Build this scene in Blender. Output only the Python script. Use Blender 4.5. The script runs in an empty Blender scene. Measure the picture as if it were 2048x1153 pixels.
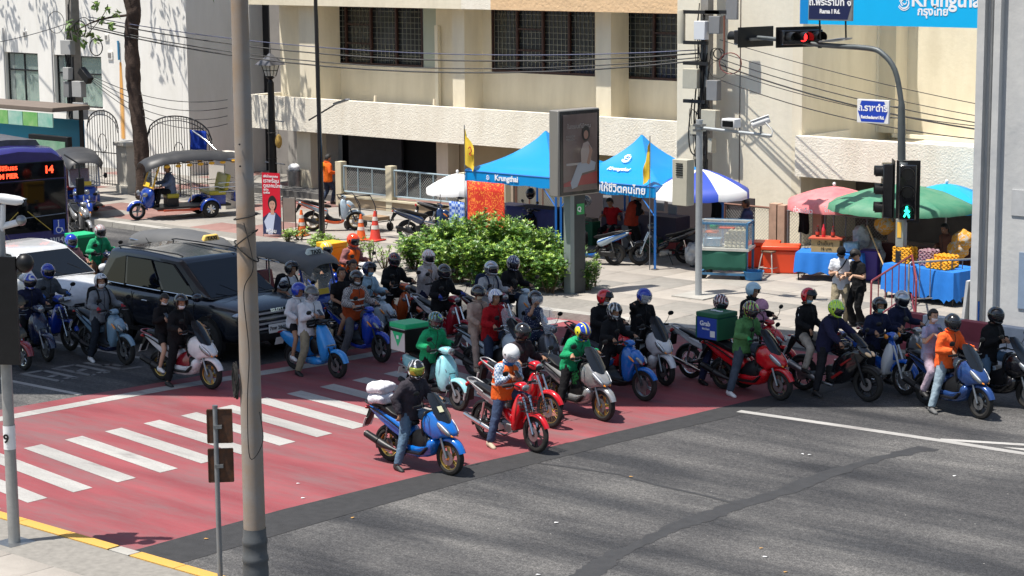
import bpy, math, random
from mathutils import Vector, Matrix, noise as mnoise
random.seed(7)
S=bpy.context.scene; C=S.collection
R=math.radians; PI=math.pi
# ---------------- camera: stands on a footbridge 8 m above the road; X runs along the road, Y across it
cd=bpy.data.cameras.new('camera'); cam=bpy.data.objects.new('camera',cd); C.objects.link(cam)
cd.sensor_width=36; cd.lens=74.7; cd.clip_start=.5; cd.clip_end=3000
cam.matrix_world=Matrix(((.74979245,-.10165761,.65381726,0),(.661626,.12697599,-.73900483,0),(-.00789363,.98668274,.16246495,8),(0,0,0,1)))
S.camera=cam
S.render.resolution_x=1024; S.render.resolution_y=576
# ---------------- daylight
SUNV=Vector((.17,.33,-1)).normalized()      # direction the light travels
el=math.asin(-SUNV.z); az=math.atan2(-SUNV.x,-SUNV.y)
w=bpy.data.worlds.new("World"); S.world=w; w.use_nodes=True
nt=w.node_tree; sk=nt.nodes.new('ShaderNodeTexSky'); sk.sky_type='NISHITA'; sk.sun_disc=False
sk.sun_elevation=el; sk.sun_rotation=az; sk.air_density=1.2; sk.dust_density=1.5
nt.links.new(sk.outputs[0],nt.nodes['Background'].inputs[0]); nt.nodes['Background'].inputs[1].default_value=.098
sl=bpy.data.lights.new('sun','SUN'); sl.energy=5.0; sl.angle=R(.53); sl.color=(1,.95,.87)
so=bpy.data.objects.new('sun',sl); C.objects.link(so); so.rotation_euler=SUNV.to_track_quat('-Z','Y').to_euler(); so.location=(-20,0,30)
S.view_settings.view_transform='Standard'; S.view_settings.look='None'; S.view_settings.gamma=1; S.view_settings.use_curve_mapping=False
S.view_settings.exposure=.55

# ---------------- materials
_M={}
def mat(name,col,rough=.6,metal=0,coat=0,var=0,vs=4,bump=0,bs=30,col2=None,emit=0,alpha=1,trans=0,spec=.5,kind='noise',ci=None,rnd=0,sheen=0,st=0):
    if name in _M: return _M[name]
    m=bpy.data.materials.new(name); m.use_nodes=True; n=m.node_tree; N=n.nodes; L=n.links
    b=N['Principled BSDF']; c=(*col[:3],1)
    b.inputs['Base Color'].default_value=c; b.inputs['Roughness'].default_value=rough; b.inputs['Metallic'].default_value=metal
    b.inputs['Coat Weight'].default_value=coat; b.inputs['Coat Roughness'].default_value=.06
    b.inputs['Specular IOR Level'].default_value=spec
    if sheen: b.inputs['Sheen Weight'].default_value=sheen
    if emit: b.inputs['Emission Color'].default_value=c; b.inputs['Emission Strength'].default_value=emit
    if alpha<1: b.inputs['Alpha'].default_value=alpha
    if trans: b.inputs['Transmission Weight'].default_value=trans
    if var or bump or rnd: tc=N.new('ShaderNodeTexCoord')
    last=None
    if var:
        t=N.new('ShaderNodeTexNoise'); t.inputs['Scale'].default_value=vs; t.inputs['Detail'].default_value=6; t.inputs['Roughness'].default_value=.62
        if st:
            mp=N.new('ShaderNodeMapping'); mp.inputs['Scale'].default_value=(1,1,st); L.new(tc.outputs['Object'],mp.inputs[0]); L.new(mp.outputs[0],t.inputs['Vector'])
        else: L.new(tc.outputs['Object'],t.inputs['Vector'])
        rp=N.new('ShaderNodeValToRGB'); rp.color_ramp.elements[0].position=.3; rp.color_ramp.elements[1].position=.7
        c2=col2 or tuple(x*(1-var) for x in col[:3])
        rp.color_ramp.elements[0].color=(*c2,1); rp.color_ramp.elements[1].color=c
        L.new(t.outputs['Fac'],rp.inputs[0]); last=rp.outputs[0]
        L.new(last,b.inputs['Base Color'])
    if rnd:
        oi=N.new('ShaderNodeObjectInfo'); mr=N.new('ShaderNodeMapRange'); mr.inputs[3].default_value=1-rnd; mr.inputs[4].default_value=1+rnd
        L.new(oi.outputs['Random'],mr.inputs[0]); h=N.new('ShaderNodeHueSaturation'); h.inputs['Color'].default_value=c
        if last: L.new(last,h.inputs['Color'])
        L.new(mr.outputs[0],h.inputs['Value']); L.new(h.outputs[0],b.inputs['Base Color'])
    if bump:
        t2=N.new('ShaderNodeTexNoise'); t2.inputs['Scale'].default_value=bs; t2.inputs['Detail'].default_value=4
        L.new(tc.outputs['Object'],t2.inputs['Vector'])
        bp=N.new('ShaderNodeBump'); bp.inputs['Strength'].default_value=bump; bp.inputs['Distance'].default_value=.02
        L.new(t2.outputs['Fac'],bp.inputs['Height']); L.new(bp.outputs[0],b.inputs['Normal'])
    _M[name]=m; return m
def paint(name,col,metal=.0,rough=.22): return mat('paint_'+name,col,rough,metal,coat=.6,var=.22,vs=7,bump=.04,bs=6)
def cloth(name,col,var=.38,**k): return mat('cloth_'+name,col,.9,0,var=var,vs=9,bump=.7,bs=22,spec=.15,**k)
def nodes_mat(name):
    m=bpy.data.materials.new(name); m.use_nodes=True; _M[name]=m; return m,m.node_tree.nodes,m.node_tree.links,m.node_tree.nodes['Principled BSDF']
BLK=mat('black_plastic',(.010,.010,.011),.4,var=.3,vs=14,spec=.3)
GLOSSB=mat('gloss_black',(.008,.008,.01),.12,coat=.6)
RUB=mat('tyre_rubber',(.014,.014,.014),.8,var=.45,vs=25,col2=(.03,.028,.026),spec=.25)
CHR=mat('chrome',(.62,.62,.62),.14,1)
STEEL=mat('steel',(.33,.34,.35),.4,.9,var=.3,vs=9)
ALU=mat('grey_metal',(.3,.31,.32),.42,.5,var=.25,vs=8)
DKM=mat('dark_metal',(.05,.05,.052),.45,.7,var=.4,vs=12)
GOLD=mat('gold_rim',(.55,.36,.1),.3,.85)
LENS=mat('headlight_lens',(.34,.36,.38),.06,.55,coat=1,var=.5,vs=30)
LAMPR=mat('red_lens',(.35,.01,.01),.2,coat=.6)
LAMPO=mat('amber_lens',(.75,.25,.02),.2,coat=.6)
DGL=mat('dark_glass',(.004,.005,.006),.03,spec=.35)
SMK=mat('smoked_screen',(.012,.015,.02),.08,spec=.4)
CLR=mat('clear_plastic',(.75,.8,.85),.05,alpha=.16,coat=.5)
WHT=mat('white_plastic',(.75,.75,.75),.4,var=.08,vs=8)
PLATE=mat('plate_white',(.7,.7,.68),.5)

# ---------------- mesh builder
class MB:
    def __init__(s): s.v=[]; s.f=[]; s.m=[]
    def add(s,vs,fs,m=0):
        o=len(s.v); s.v+= [tuple(p) for p in vs]; s.f+=[tuple(i+o for i in f) for f in fs]; s.m+=[m]*len(fs); return s
    def box(s,c,d,rot=None,m=0,taper=None):
        x,y,z=[q/2 for q in d]; vs=[Vector((a*x,b*y,e*z)) for e in(-1,1) for b in(-1,1) for a in(-1,1)]
        if taper:
            for i in range(4,8): vs[i].x*=taper[0]; vs[i].y*=taper[1]
        if rot is not None:
            if isinstance(rot,(int,float)): rot=Matrix.Rotation(rot,3,'Z')
            vs=[rot@q for q in vs]
        c=Vector(c); return s.add([q+c for q in vs],[(0,2,3,1),(4,5,7,6),(0,1,5,4),(2,6,7,3),(0,4,6,2),(1,3,7,5)],m)
    def rings(s,rs,m=0,caps=True,closed=True):
        n=len(rs[0]); vs=[p for r in rs for p in r]; fs=[]
        for i in range(len(rs)-1):
            for j in range(n if closed else n-1):
                k=(j+1)%n; fs.append((i*n+j,i*n+k,(i+1)*n+k,(i+1)*n+j))
        if caps and closed: fs.append(tuple(range(n-1,-1,-1))); fs.append(tuple((len(rs)-1)*n+j for j in range(n)))
        return s.add(vs,fs,m)
    def tube(s,pts,r,n=8,m=0,caps=True,flat=1,smooth=0,closed=False,up0=None):
        P=[Vector(p) for p in pts]; rr=list(r) if isinstance(r,(list,tuple)) else [r]*len(P)
        if smooth and len(P)>2:
            Q=[];q=[]
            for i in range(len(P)-1):
                a=P[max(i-1,0)];b=P[i];c=P[i+1];d=P[min(i+2,len(P)-1)]
                for k in range(smooth):
                    t=k/smooth; Q.append(.5*((2*b)+(c-a)*t+(2*a-5*b+4*c-d)*t*t+(3*b-a-3*c+d)*t**3)); q.append(rr[i]+(rr[i+1]-rr[i])*t)
            Q.append(P[-1]); q.append(rr[-1]); P,rr=Q,q
        rs=[]; up=None
        for i,p in enumerate(P):
            d=(P[min(i+1,len(P)-1)]-P[max(i-1,0)])
            if d.length<1e-6: d=Vector((0,0,1))
            d.normalize()
            if up is None:
                up=Vector(up0) if up0 else (Vector((0,0,1)) if abs(d.z)<.9 else Vector((1,0,0)))
            x=d.cross(up); 
            if x.length<1e-5: x=d.orthogonal()
            x.normalize(); up=x.cross(d).normalized()
            rs.append([p+(x*math.cos(a)*rr[i]+up*math.sin(a)*rr[i]*flat) for a in [2*PI*j/n for j in range(n)]])
        if closed: rs.append(rs[0])
        return s.rings(rs,m,caps and not closed)
    def lathe(s,prof,n=16,c=(0,0,0),axis='z',m=0,caps=False,a0=0,a1=2*PI):
        c=Vector(c); full=abs(a1-a0-2*PI)<1e-6; rs=[]; k=n if full else n+1
        for (r,h) in prof:
            ring=[]
            for j in range(k):
                a=a0+(a1-a0)*j/n; x,y=r*math.cos(a),r*math.sin(a)
                ring.append(c+Vector((x,y,h) if axis=='z' else ((x,h,y) if axis=='y' else (h,x,y))))
            rs.append(ring)
        return s.rings(rs,m,caps,closed=full)
    def ell(s,c,r,rot=None,n=14,k=9,m=0):
        c=Vector(c); r=(r,r,r) if isinstance(r,(int,float)) else r; rs=[]
        for i in range(k+1):
            t=PI*i/k; ring=[]
            for j in range(n):
                a=2*PI*j/n; q=Vector((math.sin(t)*math.cos(a)*r[0],math.sin(t)*math.sin(a)*r[1],-math.cos(t)*r[2]))
                if rot is not None: q=rot@q
                ring.append(c+q)
            rs.append(ring)
        return s.rings(rs,m,False)
    def puff(s,prof,w,inset=.02,m=0,y=0,edge=.55):
        # pillowed panel: side outline in x,z (optional own half width as third value), width in y
        P=[(p[0],p[1],p[2] if len(p)>2 else w) for p in prof]; n=len(P)
        ar=sum(P[i][0]*P[(i+1)%n][1]-P[(i+1)%n][0]*P[i][1] for i in range(n)); sg=1 if ar>0 else -1
        ins=[]
        for i in range(n):
            a=Vector(P[i-1][:2]);b=Vector(P[i][:2]);c=Vector(P[(i+1)%n][:2])
            d1=(b-a).normalized();d2=(c-b).normalized(); nn=Vector((-(d1.y+d2.y),d1.x+d2.x))*sg
            if nn.length<1e-4: nn=Vector((-d1.y,d1.x))*sg
            nn.normalize(); ins.append(b+nn*inset)
        rs=[]
        for sg2,e,ii in((-1,1,1),(-1,edge,0),(1,edge,0),(1,1,1)):
            rs.append([Vector(((ins[i] if ii else Vector(P[i][:2])).x, y+sg2*P[i][2]*e,(ins[i] if ii else Vector(P[i][:2])).y)) for i in range(n)])
        if ar>0: rs=rs[::-1]
        return s.rings(rs,m,True)
    def quad(s,a,b,c,d,m=0): return s.add([a,b,c,d],[(0,1,2,3)],m)
    def slab(s,poly,z0,z1,m=0):
        n=len(poly); return s.rings([[Vector((x,y,z)) for x,y in poly] for z in(z0,z1)],m,True)
    def mesh(s,name,mats,ang=35):
        me=bpy.data.meshes.new(name); me.from_pydata([tuple(v) for v in s.v],[],s.f)
        for q in (mats if isinstance(mats,(list,tuple)) else [mats]): me.materials.append(q)
        me.polygons.foreach_set('material_index',s.m); me.polygons.foreach_set('use_smooth',[True]*len(s.f))
        me.update()
        if ang: me.set_sharp_from_angle(angle=R(ang))
        return me
    def build(s,name,mats,parent=None,loc=None,rot=None,ang=35,sub=0,**k):
        return put(name,s.mesh(name,mats,ang if not sub else 180),parent,loc,rot,sub=sub,**k)
def put(name,me,parent=None,loc=None,rot=None,sub=0,label=None,cat=None,group=None,kind=None,bev=0):
    o=bpy.data.objects.new(name,me); C.objects.link(o)
    if parent: o.parent=parent
    if loc is not None: o.location=loc
    if rot is not None: o.rotation_euler=rot if isinstance(rot,(tuple,list)) else (0,0,rot)
    if sub: md=o.modifiers.new('s','SUBSURF'); md.levels=md.render_levels=sub
    if bev: md=o.modifiers.new('b','BEVEL'); md.width=bev; md.segments=2; md.limit_method='ANGLE'; md.angle_limit=R(40)
    tag(o,label,cat,group,kind); return o
def tag(o,label=None,cat=None,group=None,kind=None):
    if label: o['label']=label
    if cat: o['category']=cat
    if group: o['group']=group
    if kind: o['kind']=kind
    return o
def thing(name,label,cat,loc=(0,0,0),rz=0,group=None):
    return put(name,None,None,loc,(0,0,rz),label=label,cat=cat,group=group)
def copy_tree(o,parent=None):
    c=o.copy(); C.objects.link(c)
    if parent: c.parent=parent
    for ch in list(kids.get(o.name,[])): copy_tree(ch,c)
    return c
kids={}
def snap_kids():
    kids.clear()
    for o in C.objects:
        if o.parent: kids.setdefault(o.parent.name,[]).append(o)
_T={}
def text(s,size,m,parent,loc,rot=(R(90),0,0),name='lettering',bold=.0,ext=.003,align='CENTER',shear=0,sx=1,**k):
    cu=bpy.data.curves.new('t','FONT'); cu.body=s; cu.size=size; cu.align_x=align; cu.align_y='CENTER'; cu.extrude=ext; cu.offset=bold; cu.shear=shear; cu.resolution_u=3
    ob=bpy.data.objects.new('t',cu); C.objects.link(ob); dg=bpy.context.evaluated_depsgraph_get()
    me=bpy.data.meshes.new_from_object(ob.evaluated_get(dg)); bpy.data.objects.remove(ob); me.materials.clear(); me.materials.append(m)
    if sx!=1:
        for v in me.vertices: v.co.x*=sx
    return put(name,me,parent,loc,rot,**k)
def bx(name,c,d,m,parent=None,rot=None,bev=0,taper=None,**k):
    orot=rot if isinstance(rot,tuple) else None
    return MB().box(c,d,rot=None if orot else rot,taper=taper).build(name,m,parent,bev=bev,rot=orot,**k)
def tb(name,pts,r,m,parent=None,n=8,smooth=0,flat=1,caps=True,ang=50,**k): return MB().tube(pts,r,n=n,smooth=smooth,flat=flat,caps=caps).build(name,m,parent,ang=ang,**k)
def sag(a,b,d,n=14): 
    a=Vector(a);b=Vector(b); return [a.lerp(b,i/n)-Vector((0,0,4*d*(i/n)*(1-i/n))) for i in range(n+1)]

# ---------------- ground: asphalt, red crossing, paint, pavements
def asphalt():
    m,N,L,b=nodes_mat('asphalt'); tc=N.new('ShaderNodeTexCoord')
    def noise(scale,det,vec=None,rough=.6):
        t=N.new('ShaderNodeTexNoise'); t.inputs['Scale'].default_value=scale; t.inputs['Detail'].default_value=det; t.inputs['Roughness'].default_value=rough
        L.new(vec or tc.outputs['Object'],t.inputs['Vector']); return t.outputs['Fac']
    mp=N.new('ShaderNodeMapping'); mp.inputs['Scale'].default_value=(.16,1,1); mp.inputs['Rotation'].default_value=(0,0,R(-4)); L.new(tc.outputs['Object'],mp.inputs[0])
    def ramp(f,a,b2,c1,c2):
        r=N.new('ShaderNodeValToRGB'); r.color_ramp.elements[0].position=a; r.color_ramp.elements[1].position=b2
        r.color_ramp.elements[0].color=(*c1,1); r.color_ramp.elements[1].color=(*c2,1); L.new(f,r.inputs[0]); return r.outputs[0]
    def mix(a,b2,f,t='MIX'):
        x=N.new('ShaderNodeMix'); x.data_type='RGBA'; x.blend_type=t
        if isinstance(f,float): x.inputs[0].default_value=f
        else: L.new(f,x.inputs[0])
        L.new(a,x.inputs[6]); L.new(b2,x.inputs[7]); return x.outputs[2]
    streak=ramp(noise(1.0,7,mp.outputs[0],.62),.38,.64,(.030,.031,.034),(.098,.096,.094))
    blot=ramp(noise(.28,6),.40,.62,(.72,.72,.74),(1.22,1.21,1.19))
    fine=ramp(noise(42,3,None,.75),.36,.66,(.45,.45,.46),(1.75,1.74,1.72))
    grit=ramp(noise(13,4,None,.85),.38,.64,(.62,.62,.63),(1.45,1.44,1.42))
    c=mix(streak,blot,1.0,'MULTIPLY'); c=mix(c,fine,1.0,'MULTIPLY'); c=mix(c,grit,1.0,'MULTIPLY')
    # pale chips and litter specks
    vo=N.new('ShaderNodeTexVoronoi'); vo.inputs['Scale'].default_value=5; L.new(tc.outputs['Object'],vo.inputs['Vector'])
    lt=N.new('ShaderNodeMath'); lt.operation='LESS_THAN'; lt.inputs[1].default_value=.055; L.new(vo.outputs['Distance'],lt.inputs[0])
    sp=ramp(noise(3,2),.56,.6,(0,0,0),(1,1,1)); mm=N.new('ShaderNodeMath'); mm.operation='MULTIPLY'; L.new(lt.outputs[0],mm.inputs[0]); L.new(sp,mm.inputs[1])
    pale=N.new('ShaderNodeRGB'); pale.outputs[0].default_value=(.33,.32,.3,1)
    c=mix(c,pale.outputs[0],mm.outputs[0]); L.new(c,b.inputs['Base Color']); b.inputs['Roughness'].default_value=.82; b.inputs['Specular IOR Level'].default_value=.35
    bp=N.new('ShaderNodeBump'); bp.inputs['Strength'].default_value=.55; bp.inputs['Distance'].default_value=.012; L.new(noise(55,3,None,.8),bp.inputs['Height']); L.new(bp.outputs[0],b.inputs['Normal'])
    return m
def worn(name,c1,c2,under,thr=(.60,.72),sc=2.2):
    # road paint worn through to what lies under it
    m,N,L,b=nodes_mat(name); tc=N.new('ShaderNodeTexCoord')
    def noise(s,d,vec=None,ro=.6):
        t=N.new('ShaderNodeTexNoise'); t.inputs['Scale'].default_value=s; t.inputs['Detail'].default_value=d; t.inputs['Roughness'].default_value=ro; L.new(vec or tc.outputs['Object'],t.inputs['Vector']); return t.outputs['Fac']
    def ramp(f,a,b2,x,y):
        r=N.new('ShaderNodeValToRGB'); r.color_ramp.elements[0].position=a; r.color_ramp.elements[1].position=b2; r.color_ramp.elements[0].color=(*x,1); r.color_ramp.elements[1].color=(*y,1); L.new(f,r.inputs[0]); return r.outputs[0]
    mp=N.new('ShaderNodeMapping'); mp.inputs['Scale'].default_value=(.2,1,1); L.new(tc.outputs['Object'],mp.inputs[0])
    base=ramp(noise(1.1,6,mp.outputs[0]),.34,.7,c1,c2)
    f=ramp(noise(sc,9,mp.outputs[0],.78),thr[0],thr[1],(0,0,0),(1,1,1)); g=ramp(noise(38,4,None,.8),.5,.72,(0,0,0),(.55,.55,.55))
    mx=N.new('ShaderNodeMath'); mx.operation='MAXIMUM'; L.new(f,mx.inputs[0]); L.new(g,mx.inputs[1])
    x=N.new('ShaderNodeMix'); x.data_type='RGBA'; L.new(mx.outputs[0],x.inputs[0]); L.new(base,x.inputs[6]); x.inputs[7].default_value=(*under,1)
    L.new(x.outputs[2],b.inputs['Base Color']); b.inputs['Roughness'].default_value=.78; b.inputs['Specular IOR Level'].default_value=.35
    bp=N.new('ShaderNodeBump'); bp.inputs['Strength'].default_value=.4; bp.inputs['Distance'].default_value=.01; L.new(noise(50,3,None,.8),bp.inputs['Height']); L.new(bp.outputs[0],b.inputs['Normal'])
    return m
ASP=asphalt()
REDP=worn('red_road_paint',(.18,.034,.042),(.30,.068,.078),(.15,.105,.108),(.44,.72),1.3)
WHP=worn('white_road_paint',(.27,.265,.255),(.44,.43,.41),(.12,.10,.10),(.52,.76),1.8)
OLDW=worn('faded_road_paint',(.17,.17,.17),(.26,.26,.255),(.07,.07,.072),(.42,.62),3)
YELP=worn('yellow_kerb_paint',(.5,.28,.05),(.6,.36,.08),(.3,.27,.22),(.60,.76),4)
def sheet(name,poly,z,m,**k):
    mb=MB(); n=len(poly); mb.add([(x,y,z) for x,y in poly],[tuple(range(n))]); o=mb.build(name,m,ang=0,**k)
    if o.data.polygons[0].normal.z<0: o.data.flip_normals()
    return o
def strips(name,lines,wd,z,m,**k):
    mb=MB()
    for pts in lines:
        for a,b in zip(pts,pts[1:]):
            a=Vector((*a,z));b=Vector((*b,z));d=(b-a).normalized();n=Vector((-d.y,d.x,0))*wd/2; mb.quad(a-n,b-n,b+n,a+n)
    return mb.build(name,m,ang=0,**k)
sheet('road',[(-400,-300),(300,-300),(300,400),(-400,400)],0,ASP,kind='structure')
sheet('red_crossing',[(-30.9,16.9),(-21.9,16.9),(-21.9,19.8),(-21.72,22.5),(-21.35,25.6),(-21.1,28),(-20.85,31),(-20.8,34.3),(-29.0,34.0),(-29.6,30),(-30.1,25),(-30.5,21.3)],.004,REDP,kind='structure')
SEAL=mat('fresh_asphalt',(.032,.032,.034),.85,var=.4,vs=6,bump=.5,bs=60)
sheet('asphalt_patch_strip',[(-21.9,16.9),(-20.95,16.9),(-21.0,20),(-20.95,23),(-20.75,26),(-20.4,29),(-20.1,34.3),(-20.8,34.3),(-20.85,31),(-21.1,28),(-21.35,25.6),(-21.72,22.5),(-21.9,19.8)],.0045,SEAL,kind='structure')
TAR=mat('tar_seal',(.038,.038,.040),.7,var=.35,vs=5,bump=.3,bs=50)
mb=MB(); TP=[(-16.2,18.6),(-16.4,19.6),(-16.62,20.3),(-16.87,21.07),(-17.0,22.2),(-17.03,23.15),(-17.1,24.36),(-16.97,26.07),(-17.0,27.65),(-16.74,29.0)]; L_=[];R2=[]
for (x0,y0),(x1,y1) in zip(TP,TP[1:]):
    for k in range(9):
        u=k/9; x=x0+(x1-x0)*u; y=y0+(y1-y0)*u; L_.append(Vector((x-.15+random.uniform(-.05,.04)+.05*math.sin(y*2.1),y,.004))); R2.append(Vector((x+.13+random.uniform(-.04,.06)+.06*math.sin(y*1.3+1),y,.004)))
mb.rings([L_,R2],0,False,closed=False); mb.build('tar_seam',TAR,ang=0,kind='structure')
strips('tar_crack',[[(-21.0,24.13),(-20.2,24.3),(-19.45,24.41),(-18.6,24.27),(-17.83,24.24),(-17.06,24.16)]],.07,.0042,TAR,kind='structure')
mb=MB()
for k in range(-4,16):
    o=.785*k; y0=19.63+o; y1=19.23+o; z=.009; xl=-27.83+.03*k; xr=-24.93+.035*k
    if k>13: xr-=.1
    mb.quad((xl,y0,z),(xr,y1,z),(xr,y1+.35,z),(xl,y0+.35,z))
    mb.build('zebra_stripe',WHP,ang=0,kind='structure'); mb=MB()
sheet('stop_line',[(-30.1,16.95),(-29.8,16.95),(-29.75,20.8),(-29.5,24),(-29.0,27.1),(-28.4,33.9),(-28.75,33.9),(-29.35,27.2),(-29.85,24),(-30.05,21)],.0085,WHP,kind='structure')
strips('lane_line',[[(-60,22.6),(-32.4,22.66),(-30.45,22.74)]],.13,.005,WHP,kind='structure')
strips('lane_line',[[(-60,25.6),(-34.6,25.56),(-31.86,25.59),(-30.2,25.6)]],.13,.005,WHP,kind='structure')
strips('lane_line',[[(-20.6,29.1),(-18.5,29.28),(-16.7,29.4),(-15.4,29.45),(-5,29.6)]],.17,.005,WHP,kind='structure')
strips('lane_line',[[(-16.9,29.45),(-16,29.85),(-15.2,30.2),(-8,33)]],.14,.0055,WHP,kind='structure')
sheet('gore_marking',[(-15.9,29.62),(-14.5,29.68),(-14.0,30.2),(-15.0,30.0)],.0052,WHP,kind='structure')
def zp(l,ox=20,oy=680,sc=6.4): return l
strips('road_lettering',[
 [(-32.85,23.18),(-31.71,23.23)],[(-32.8,23.25),(-32.77,23.64),(-31.71,23.61),(-31.73,23.48),(-31.88,23.47)],[(-32.16,23.33),(-32.24,23.56)],[(-31.71,23.23),(-31.69,23.3)],
 [(-32.79,23.89),(-31.71,23.93),(-31.68,24.02)],[(-32.78,23.94),(-32.73,24.35),(-31.7,24.36),(-31.71,24.2),(-31.82,24.2)],[(-32.14,23.94),(-32.27,24.23)],
 [(-32.76,24.61),(-31.69,24.64),(-31.59,25.06)],[(-32.25,24.62),(-32.24,24.84),(-31.95,24.83)]],.13,.005,OLDW,kind='structure')
# pavements
PAVE=mat('paving_slab',(.33,.30,.265),.85,var=.16,vs=5,bump=.35,bs=24,rnd=.09)
PAVD=mat('paving_slab_grey',(.28,.262,.235),.85,var=.2,vs=5,bump=.35,bs=24,rnd=.1)
PAVR=mat('paving_slab_pink',(.27,.15,.13),.85,var=.2,vs=5,bump=.35,bs=24,rnd=.14)
BED=mat('paving_joint',(.25,.235,.21),.95,var=.3,vs=10)
KERB=mat('kerb_concrete',(.4,.385,.35),.85,var=.25,vs=3,bump=.4,bs=20,rnd=.08)
def slabmesh(nm,w,d,m,h=.05):
    mb=MB(); i=.012
    mb.rings([[Vector((x*(w/2-q),y*(d/2-q),z)) for x,y in((-1,-1),(1,-1),(1,1),(-1,1))] for q,z in((0,0),(0,h-.006),(i*.6,h))],0,True); return mb.mesh(nm,m,0)
far_poly=[(-21.0,34.75),(-22.5,34.58),(-25.2,34.26),(-29,34.0),(-34,34.1),(-38.2,36.4),(-46,37.2),(-75,37.6),(-75,70),(0,70),(0,35.2)]
pav=MB().slab(far_poly[::-1],0,.127).build('pavement',BED,kind='structure',ang=20)
def inside(x,y,p):
    r=False; j=len(p)-1
    for i in range(len(p)):
        if (p[i][1]>y)!=(p[j][1]>y) and x<(p[j][0]-p[i][0])*(y-p[i][1])/(p[j][1]-p[i][1])+p[i][0]: r=not r
        j=i
    return r
KW=.28
sm=[slabmesh('paving_slab',1.18,1.18,PAVE),slabmesh('paving_slab_grey',1.18,1.18,PAVD),slabmesh('paving_slab_pink',1.18,1.18,PAVR)]
random.seed(3); cnt=0
for i in range(34):
    for j in range(12):
        x=-18.6-i*1.2; y=35.0+j*1.2
        ok=all(inside(x+a*.75,y+b*.75-.02,far_poly) for a in(-1,1) for b in(-1,1))
        if not ok or y>45.2 and x>-41: continue
        if x<-41.5:
            k=2 if ((i+j)//2+ (i%5==0))%3==0 else (1 if (i*3+j)%4 else 0)
        else: k=1 if ((i+j)%4==0 and random.random()<.75) or random.random()<.07 else 0
        if -34.5<x<-29.3 and y<35.4: continue
        if cnt>=298: continue
        cnt+=1; o=put('paving_slab',sm[k],pav,(x,y,.086)); o.rotation_euler=(random.uniform(-.002,.002),random.uniform(-.002,.002),0)
# kerb stones of the far pavement
kp=far_poly[:8]
for a,b in zip(kp,kp[1:]):
    a=Vector((*a,0));b=Vector((*b,0)); L0=(b-a).length; n=max(1,int(L0/1.0)); d=(b-a)/n; ang=math.atan2(d.y,d.x); nr=Vector((d.y,-d.x,0)).normalized()
    if L0>20: n=12; d=(b-a)/L0*1.0
    for k in range(n):
        c=a+d*(k+.5)+nr*(KW/2-.02); bx('kerb_stone',(0,0,0),(d.length-.015,KW,.155+random.uniform(-.004,.004)),KERB,pav,loc=(c.x,c.y,.078),rot=None).rotation_euler=(0,0,ang)
# near pavement, bottom left
near=MB().slab([(-60,5),(-19.4,5),(-19.5,12),(-19.5,16.64),(-60,16.64)],0,.127).build('near_pavement',BED,kind='structure',ang=20)
nm=[slabmesh('paving_slab_large',w_,.86,PAVE) for w_ in(.88,)]
NP=[(-60,5),(-19.4,5),(-19.5,12),(-19.5,16.64),(-60,16.64)]
for i in range(14):
    for j in range(8):
        x=-20.4-i*.9+(.0 if j%2 else .45); y=16.19-j*.9
        if all(inside(x+a*.5,y+b*.46,NP) for a in(-1,1) for b in(-1,1)): put('paving_slab',nm[0],near,(x,y,.086+random.uniform(-.003,.003)),(random.uniform(-.006,.006),random.uniform(-.006,.006),random.uniform(-.006,.006)))
cp=[(-46,16.63),(-24.3,16.63),(-21.9,16.6),(-21.2,16.35),(-20.4,15.95)]
YK=[(-46,16.63),(-21.85,16.63)]
def kerbrun(name,pts,m,parent,step=1.0,w_=.4,h=.15):
    for a,b in zip(pts,pts[1:]):
        a=Vector((*a,0));b=Vector((*b,0)); n=max(1,round((b-a).length/step)); d=(b-a)/n
        for k in range(n):
            c=a+d*(k+.5); o=bx(name,(0,0,0),(d.length-.012,w_,h),m,parent,loc=(c.x,c.y,h/2)); o.rotation_euler=(0,0,math.atan2(d.y,d.x))
kerbrun('kerb_stone',[(-46,16.75),(-21.85,16.75)],YELP,near,1.0,.2,.14)
kerbrun('kerb_stone',[(-21.83,16.75),(-21.42,16.75)],KERB,near,1.0,.2,.135)
kerbrun('kerb_stone',[(-21.4,16.75),(-19.6,16.75),(-19.2,16.3),(-19.1,12)],YELP,near,.9,.2,.14)
# tufts of grass and leaf litter on the near pavement edge

# ---------------- buildings
CREAM=mat('cream_render',(.76,.69,.54),.85,var=.10,vs=2.2,bump=.25,bs=9,col2=(.64,.575,.44),st=.22)
CREAM2=mat('cream_render_pale',(.78,.72,.58),.85,var=.14,vs=1.8,bump=.25,bs=9,st=.22)
def rough_render():
    m,N,L,b=nodes_mat('rough_render'); tc=N.new('ShaderNodeTexCoord')
    t=N.new('ShaderNodeTexNoise'); t.inputs['Scale'].default_value=1.1; t.inputs['Detail'].default_value=8; t.inputs['Roughness'].default_value=.7
    mp=N.new('ShaderNodeMapping'); mp.inputs['Scale'].default_value=(1.6,1.6,.35); L.new(tc.outputs['Object'],mp.inputs[0]); L.new(mp.outputs[0],t.inputs['Vector'])
    r=N.new('ShaderNodeValToRGB'); r.color_ramp.elements[0].position=.32; r.color_ramp.elements[1].position=.62; r.color_ramp.elements[0].color=(.70,.64,.53,1); r.color_ramp.elements[1].color=(.82,.77,.66,1)
    L.new(t.outputs['Fac'],r.inputs[0]); L.new(r.outputs[0],b.inputs['Base Color']); b.inputs['Roughness'].default_value=.9
    v=N.new('ShaderNodeTexNoise'); v.inputs['Scale'].default_value=24; v.inputs['Detail'].default_value=3; L.new(tc.outputs['Object'],v.inputs['Vector'])
    bp=N.new('ShaderNodeBump'); bp.inputs['Strength'].default_value=.5; bp.inputs['Distance'].default_value=.03; L.new(v.outputs['Fac'],bp.inputs['Height']); L.new(bp.outputs[0],b.inputs['Normal'])
    return m
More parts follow.
